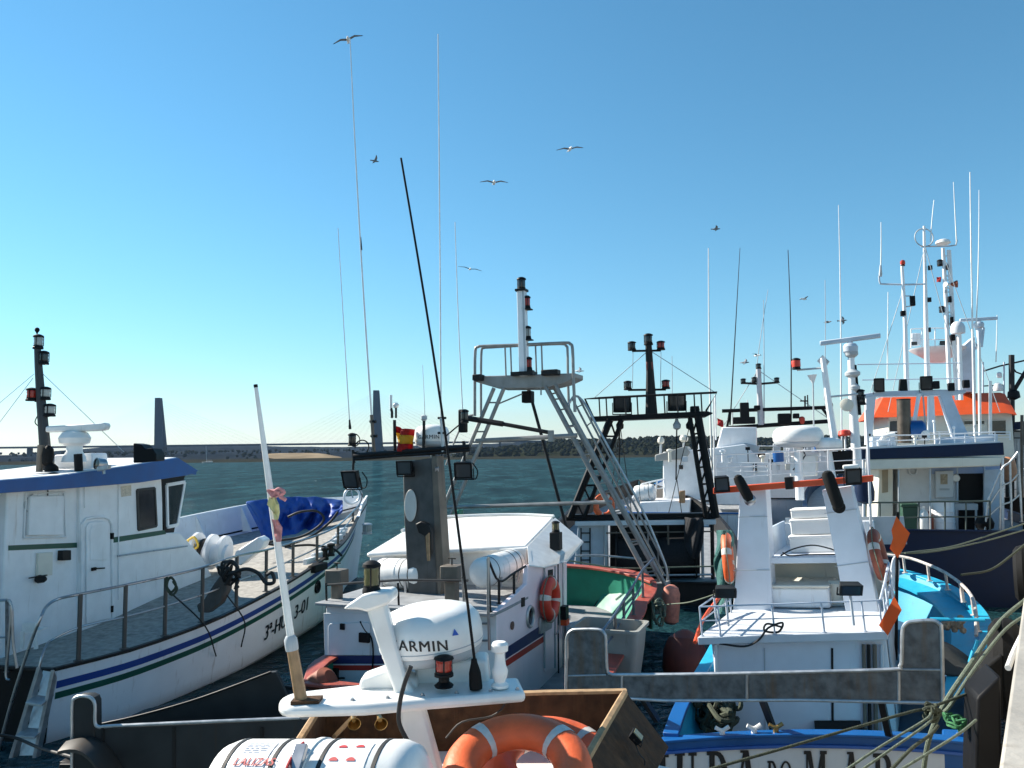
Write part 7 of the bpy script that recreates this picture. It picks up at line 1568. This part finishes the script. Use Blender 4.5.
# rails, lockers, vents and lamps crowding the upper decks of the boats behind
rf = random.Random(21)
for own, fr_o, u, x0, x1, y0, n_ in ((Kt, k_, 1.9, 776, 836, 452, 9), (It, Fi, 2.5, 668, 766, 462, 8), (Kt, k_, 1.0, 742, 800, 470, 8), (Gt, Fg, 1.3, 866, 1000, 446, 10), (Jt, j_, 1.2, 988, 1022, 470, 6)):
    for i in range(n_):
        px = x0 + (x1 - x0) * (i + rf.random() * .8) / n_; k_h = rf.uniform(3, 11); k_w = rf.uniform(3, 9); fn = fr_o.U(u - rf.random() * .3); c = fn(px, y0)
        s_ = depth(c) / F; kind = rf.choice(('box', 'box', 'vent', 'lamp', 'post', 'drum'))
        if kind == 'box': m = MB().box(c + V((0, 0, k_h * s_ / 2)), fr_o.v * k_w * s_ / 2, fr_o.u * k_w * s_ / 2, V((0, 0, k_h * s_ / 2))); nm_, mt = 'deck_locker', rf.choice((WHITE, PALEGREY, LBLUEG, GREYP, CREAM))
        elif kind == 'vent': m = MB().lathe(c, (0, 0, 1), [(1.6 * s_, 0), (1.6 * s_, k_h * s_), (3.2 * s_, (k_h + .6) * s_), (3 * s_, (k_h + 2.2) * s_), (.5 * s_, (k_h + 2.8) * s_)], 14); nm_, mt = 'mushroom_vent', rf.choice((WHITE, CREAM, PALEGREY))
        elif kind == 'lamp': m = MB().tube([c, c + V((0, 0, (k_h + 4) * s_))], .5 * s_, 6).box(c + V((0, 0, (k_h + 5) * s_)), fr_o.v * 2.2 * s_, fr_o.u * 1.2 * s_, V((0, 0, 1.6 * s_))); nm_, mt = 'deck_lamp', BLACK
        elif kind == 'post': m = MB().tube([c, c + V((0, 0, (k_h + 14) * s_))], .7 * s_, 6).lathe(c + V((0, 0, (k_h + 14) * s_)), (0, 0, 1), [(.6 * s_, 0), (1.5 * s_, 1 * s_), (1.2 * s_, 2.6 * s_), (.2 * s_, 3 * s_)], 10); nm_, mt = 'deck_fitting', rf.choice((WHITE, GREYP))
        else: m = MB().lathe(c, (0, 0, 1), [(k_w * .3 * s_, 0), (k_w * .45 * s_, .5 * s_), (k_w * .45 * s_, k_h * .7 * s_), (k_w * .3 * s_, k_h * .8 * s_)], 14); nm_, mt = 'deck_drum', rf.choice((BLUE, WHITE, DORANGE, DKGREEN, BLACK))
        part(nm_, m, mt, own, bevel=.02 if kind == 'box' else 0)
def rail_row(own, fn, x0, x1, y0, y1, n_, m, r):
    xs = [x0 + (x1 - x0) * i / (n_ - 1) for i in range(n_)]
    railing(own, [fn(x, y0 + (y1 - y0) * 0) for x in xs], [fn(x, y1) for x in xs], r, mids=(.35, .68), m=m, post_r=r)
rail_row(Kt, k_.U(1.3), 742, 836, 462, 446, 7, WHITE, .022)
rail_row(It, Fi.U(2.3), 700, 768, 476, 463, 6, WHITE, .02)
rail_row(Gt, Fg.U(7.5), 886, 1010, 440, 432, 8, WHITE, .02)
rail_row(Jt, j_.U(.8), 992, 1024, 500, 470, 4, ALU, .03)
rail_row(Jt, j_.U(1.5), 990, 1024, 445, 425, 4, DARKST, .03)
for px, y0, y1, w_ in ((842, 470, 402, 1.6), (858, 470, 430, 1.4), (787, 470, 415, 1.2), (748, 470, 400, 1.0), (733, 460, 412, 1.2), (694, 460, 432, 1.0)): rod(Kt, 'pole', k_.U(1.5), ((px, y0), (px - .5, y1)), w_, WHITE)
for a, b in (((905, 284), (870, 393)), ((925, 246), (963, 390)), ((924, 250), (888, 412)), ((946, 262), (1000, 412)), ((758, 370), (724, 425)), ((758, 370), (832, 421)), ((649, 350), (594, 398)), ((649, 350), (716, 393))):
    rod(Gt if a[0] > 850 else (Kt if a[0] > 700 else Ht), 'wire_stay', (Fg.U(5.5) if a[0] > 850 else (k0 if a[0] > 700 else mh)), (a, b), .7, GREYP)
# pipes, hoses, chain and ladder standing on the deck of the boat at the right edge
je = j_.U(.4)
for px, y0, y1, w_, m_ in ((1007, 540, 425, 3, CHAR), (1012, 545, 400, 4.5, DARKST), (1018, 540, 440, 2.4, ALU), (1022, 545, 415, 3, BROWNP), (999, 520, 455, 1.8, WHITE), (994, 515, 470, 1.4, ALU)): rod(Jt, 'edge_pipe', je, ((px, y0), (px + rf.uniform(-1, 1), y1)), w_, m_)
part('edge_hose', MB().tube(smooth(L(je, (1004, 520), (1008, 500), (1016, 505), (1018, 520), (1010, 530), (1006, 515)), 4), .06, 8), BLACK, Jt)
lad_ = MB().tube(L(je, (1002, 560), (1001, 470)), .03, 6).tube(L(je, (1010, 560), (1009, 470)), .03, 6)
for i in range(9): lad_.tube(L(je, (1001.5, 552 - i * 10), (1009.5, 552 - i * 10)), .02, 5)
part('edge_ladder', lad_, ALU, Jt)
part('edge_cabin', MB().prism(L(j_.U(1.2), (1000, 470), (1060, 466), (1060, 560), (1000, 560)), j_.u * 2), WHITE, Jt, bevel=.04)
part('edge_awning', MB().prism(L(j_.U(.9), (992, 424), (1060, 418), (1060, 426), (992, 432)), j_.u * 4), NAVY, Jt, bevel=.03)
# ------------------------------------------------------------------ mooring ropes, quay fenders
def rope(name, pts, w_, m, label, sag=0., sm=6):
    P_ = [at(*p) if len(p) == 3 else p for p in pts]; r = rpx(P_[0], w_)
    if sag: P_ = [P_[0].lerp(P_[-1], i / 10) - V((0, 0, sag * math.sin(math.pi * i / 10))) for i in range(11)]
    return single(name, MB().tube(smooth(P_, sm), r, 8), m, label, 'rope')
single('quay_fender', MB().prism(L(AY(7.6), (977, 698), (1001, 676), (1003, 790), (975, 790)), (.16, .5, 0)), BLACK, 'upright black fender plate against the quay, nearer one', 'fender', 'fender plates on the quay wall', bevel=.03)
single('quay_fender', MB().prism(L(AY(9.2), (982, 670), (1003, 655), (1004, 720), (981, 720)), (.16, .5, 0)), RUBBER, 'black fender plate against the quay behind the nearer one', 'fender', 'fender plates on the quay wall', bevel=.03)
fx = MB()
for t in (0, 1, 2, 3): 
    p = q0.lerp(q1, .24 + t * .1); fx.torus(p - qn * .25 - V((0, 0, .9)), qn, .42, .17, 28, 10)
    single('tyre_fender', fx, RUBBER, ('black tyre fender on the quay wall, first along from the fender plates', 'black tyre fender on the quay wall, second along from the fender plates', 'black tyre fender on the quay wall, third along from the fender plates', 'black tyre fender on the quay wall, farthest from the fender plates')[t], 'tyre', 'tyre fenders on the quay wall'); fx = MB()
rope('mooring_rope', ((1030, 596, 10.5), (1000, 622, 9.6), (968, 668, 8.6), (945, 703, 8.2), (931, 733, 8.3), (925, 760, 8.6), (922, 790, 8.9)), 3.8, ROPE, 'thick pale rope coming down from the quay bollard to the stern quarter')
rope('mooring_rope', ((1030, 612, 9.9), (1005, 630, 9.3), (975, 668, 8.5), (952, 703, 8.0), (944, 712, 8.0)), 2.8, ROPE, 'second pale rope running beside the thick one down from the quay')
rope('mooring_rope', ((700, 772, 7.2), (760, 755, 7.3), (840, 732, 7.45), (910, 712, 7.6), (928, 708, 7.7), (978, 690, 8.1)), 3.2, DROPE, 'dark olive rope crossing in front of the name on the stern')
rope('mooring_rope', ((840, 774, 6.9), (880, 747, 7.1), (925, 720, 7.3), (931, 712, 7.6)), 2.6, ROPE, 'pale green rope rising to the knot, upper of the pair at the lower right')
rope('mooring_rope', ((850, 778, 6.85), (890, 750, 7.05), (927, 724, 7.25), (933, 714, 7.6)), 2.6, ROPE, 'pale green rope rising to the knot, lower of the pair at the lower right')
rope('mooring_rope', ((890, 776, 6.6), (930, 752, 6.8), (960, 733, 7.0), (976, 720, 7.3)), 2.8, ROPE, 'pale rope rising from the bottom edge to the black fender plate')
rope('mooring_rope', ((880, 782, 6.7), (910, 750, 7.0), (930, 735, 7.3), (938, 726, 7.5)), 3.5, DROPE, 'thin dark rope beneath the rope knot')
rope('mooring_rope', ((1008, 668, 8.2), (1015, 650, 8.6), (1030, 620, 9.2)), 6, GEL, 'short white rope end hanging over the quay edge')
rope('mooring_rope', ((905, 553, 17), (950, 547, 18.5), (990, 535, 20), (1035, 520, 21.5)), 1.8, ROPE, 'long pale rope running from the blue bow up to the navy boat, upper strand')
rope('mooring_rope', ((880, 553, 17), (930, 552, 18.5), (985, 541, 20), (1035, 527, 21.5)), 1.8, ROPE, 'long pale rope running from the blue bow up to the navy boat, lower strand')
rope('mooring_rope', ((961, 575, 14.5), (990, 570, 15), (1012, 555, 15.5), (1030, 540, 16)), 2.4, BROPE if False else DROPE, 'brown rope sagging from the bow rail to the quay')
rope('mooring_rope', ((716, 594, 14.8), (690, 602, 15.5), (672, 604, 16.5), (655, 606, 17.3)), 1.3, ROPE, 'thin rope stretched from the deck rail to the faded pink fender')
rope('mooring_rope', ((565, 560, 19), (620, 568, 19.5), (680, 567, 20.5), (728, 566, 21)), 1.6, ROPE, 'thin rope slung across below the dark trawler stern')
rope('mooring_rope', ((-6, 660, 9), (20, 652, 9.5), (36, 655, 10.5)), 2, DROPE, 'olive rope at the left edge passing behind the gangway') if False else None
rope('mooring_rope', ((-8, 734, 10.4), (16, 738, 10.6), (40, 748, 10.4), (72, 757, 9.6)), 3, BROPE, 'dark rope sagging from the gangway to the grey gantry post')
kn = tangle(at(931, 712, 7.6), .07, .06, .07, .016, 46, 4, .9)
single('rope_knot', kn, DROPE, 'big dark knot where the mooring ropes meet at lower right', 'rope')
kn = tangle(at(957, 723, 7.9), .1, .07, .08, .012, 44, 6, .9)
single('rope_bundle', kn, mat('green_twine', (.05, .2, .08), .85, var=.4, scale=30), 'small tangle of green twine behind the mooring rope knot', 'rope')
# ------------------------------------------------------------------ gulls
def gull(px, py, Y, span, bank, head, dihed, label, dark=False):
    c = at(px, py, Y); o = thing('gull', label, 'gull', c, 'gulls over the harbour')
    h = math.radians(head); f = V((math.sin(h), math.cos(h), 0)); s = V((f.y, -f.x, 0)); b = math.radians(bank)
    s = s * math.cos(b) + V((0, 0, 1)) * math.sin(b); u = s.cross(f); k = span / 2
    bm_ = GULLG if dark else GULLW
    part('body', MB().lathe(c - f * .24, f, [(.004, -.06), (.045, .0), (.075, .14), (.08, .26), (.06, .38), (.048, .43), (.045, .48), (.02, .53), (.006, .57)], 12), bm_, o)
    for sg in (-1, 1):
        d = [math.radians(x) for x in dihed]
        p0 = c + s * sg * .05; p1 = p0 + (s * sg * math.cos(d[0]) + u * math.sin(d[0])) * k * .42 + f * .06
        p2 = p1 + (s * sg * math.cos(d[1]) + u * math.sin(d[1])) * k * .56 - f * .08
        def row(p, ch): return [p + f * ch * .5, p + u * ch * .07 + f * ch * .1, p - f * ch * .5]
        wg_ = MB().slabgrid([row(p0, .2), row(p0.lerp(p1, .5), .19), row(p1, .17), row(p1.lerp(p2, .5), .11), row(p1.lerp(p2, .75), .08)], u * .012)
        w_ = part('wing', wg_, GULLG, o, sharp=180)
        part('wing_tip', MB().slabgrid([row(p1.lerp(p2, .75), .08), row(p2, .02)], u * .012), GULLB, w_, sharp=180)
    part('tail', MB().prism([c - f * .22 - s * .03, c - f * .38 - s * .07, c - f * .38 + s * .07, c - f * .22 + s * .03], u * .012), bm_, o)
for a in ((348, 39.5, 36, 1.4, -20, 172, (8, -8), 'white breasted gull soaring highest, above the thin tall antenna'),
          (375, 161, 60, .95, 24, 60, (40, 10), 'dark gull with folded wings left of the black leaning antenna'),
          (494, 182.5, 40, 1.4, 0, 175, (10, -6), 'gull gliding level with wings spread right of the tall white antenna'),
          (570, 149, 40, 1.4, -9, 168, (8, -6), 'white breasted gull high over the grey A-frame'),
          (470, 269, 62, 1.9, 8, 165, (8, -4), 'pale gull wheeling beside the top of the thin antenna near the A-frame mast'),
          (716, 229, 60, .7, 20, 100, (30, 0), 'tiny gull high above the tall white antenna of the dark trawler'),
          (804, 299, 60, .8, 10, 60, (25, 0), 'small gull over the far masts, left of the raked mast'),
          (579.5, 371, 55, .6, -40, 100, (30, 10), 'tiny gull just right of the A-frame platform rail'),
          (757, 355.5, 60, .9, 5, 150, (25, -5), 'gull above the yard of the far cross mast'),
          (745, 362.5, 60, .8, -35, 120, (25, 0), 'dark gull diving left of the far cross mast'),
          (842.5, 320.5, 60, .55, 70, 120, (10, 0), 'small dark gull banking above the open array radar'),
          (828, 322, 60, .6, 0, 150, (15, 0), 'pale speck of a gull left of the banking dark gull')):
    gull(*a[:7], a[7], dark=a[7].startswith('dark') or 'dark' in a[7])
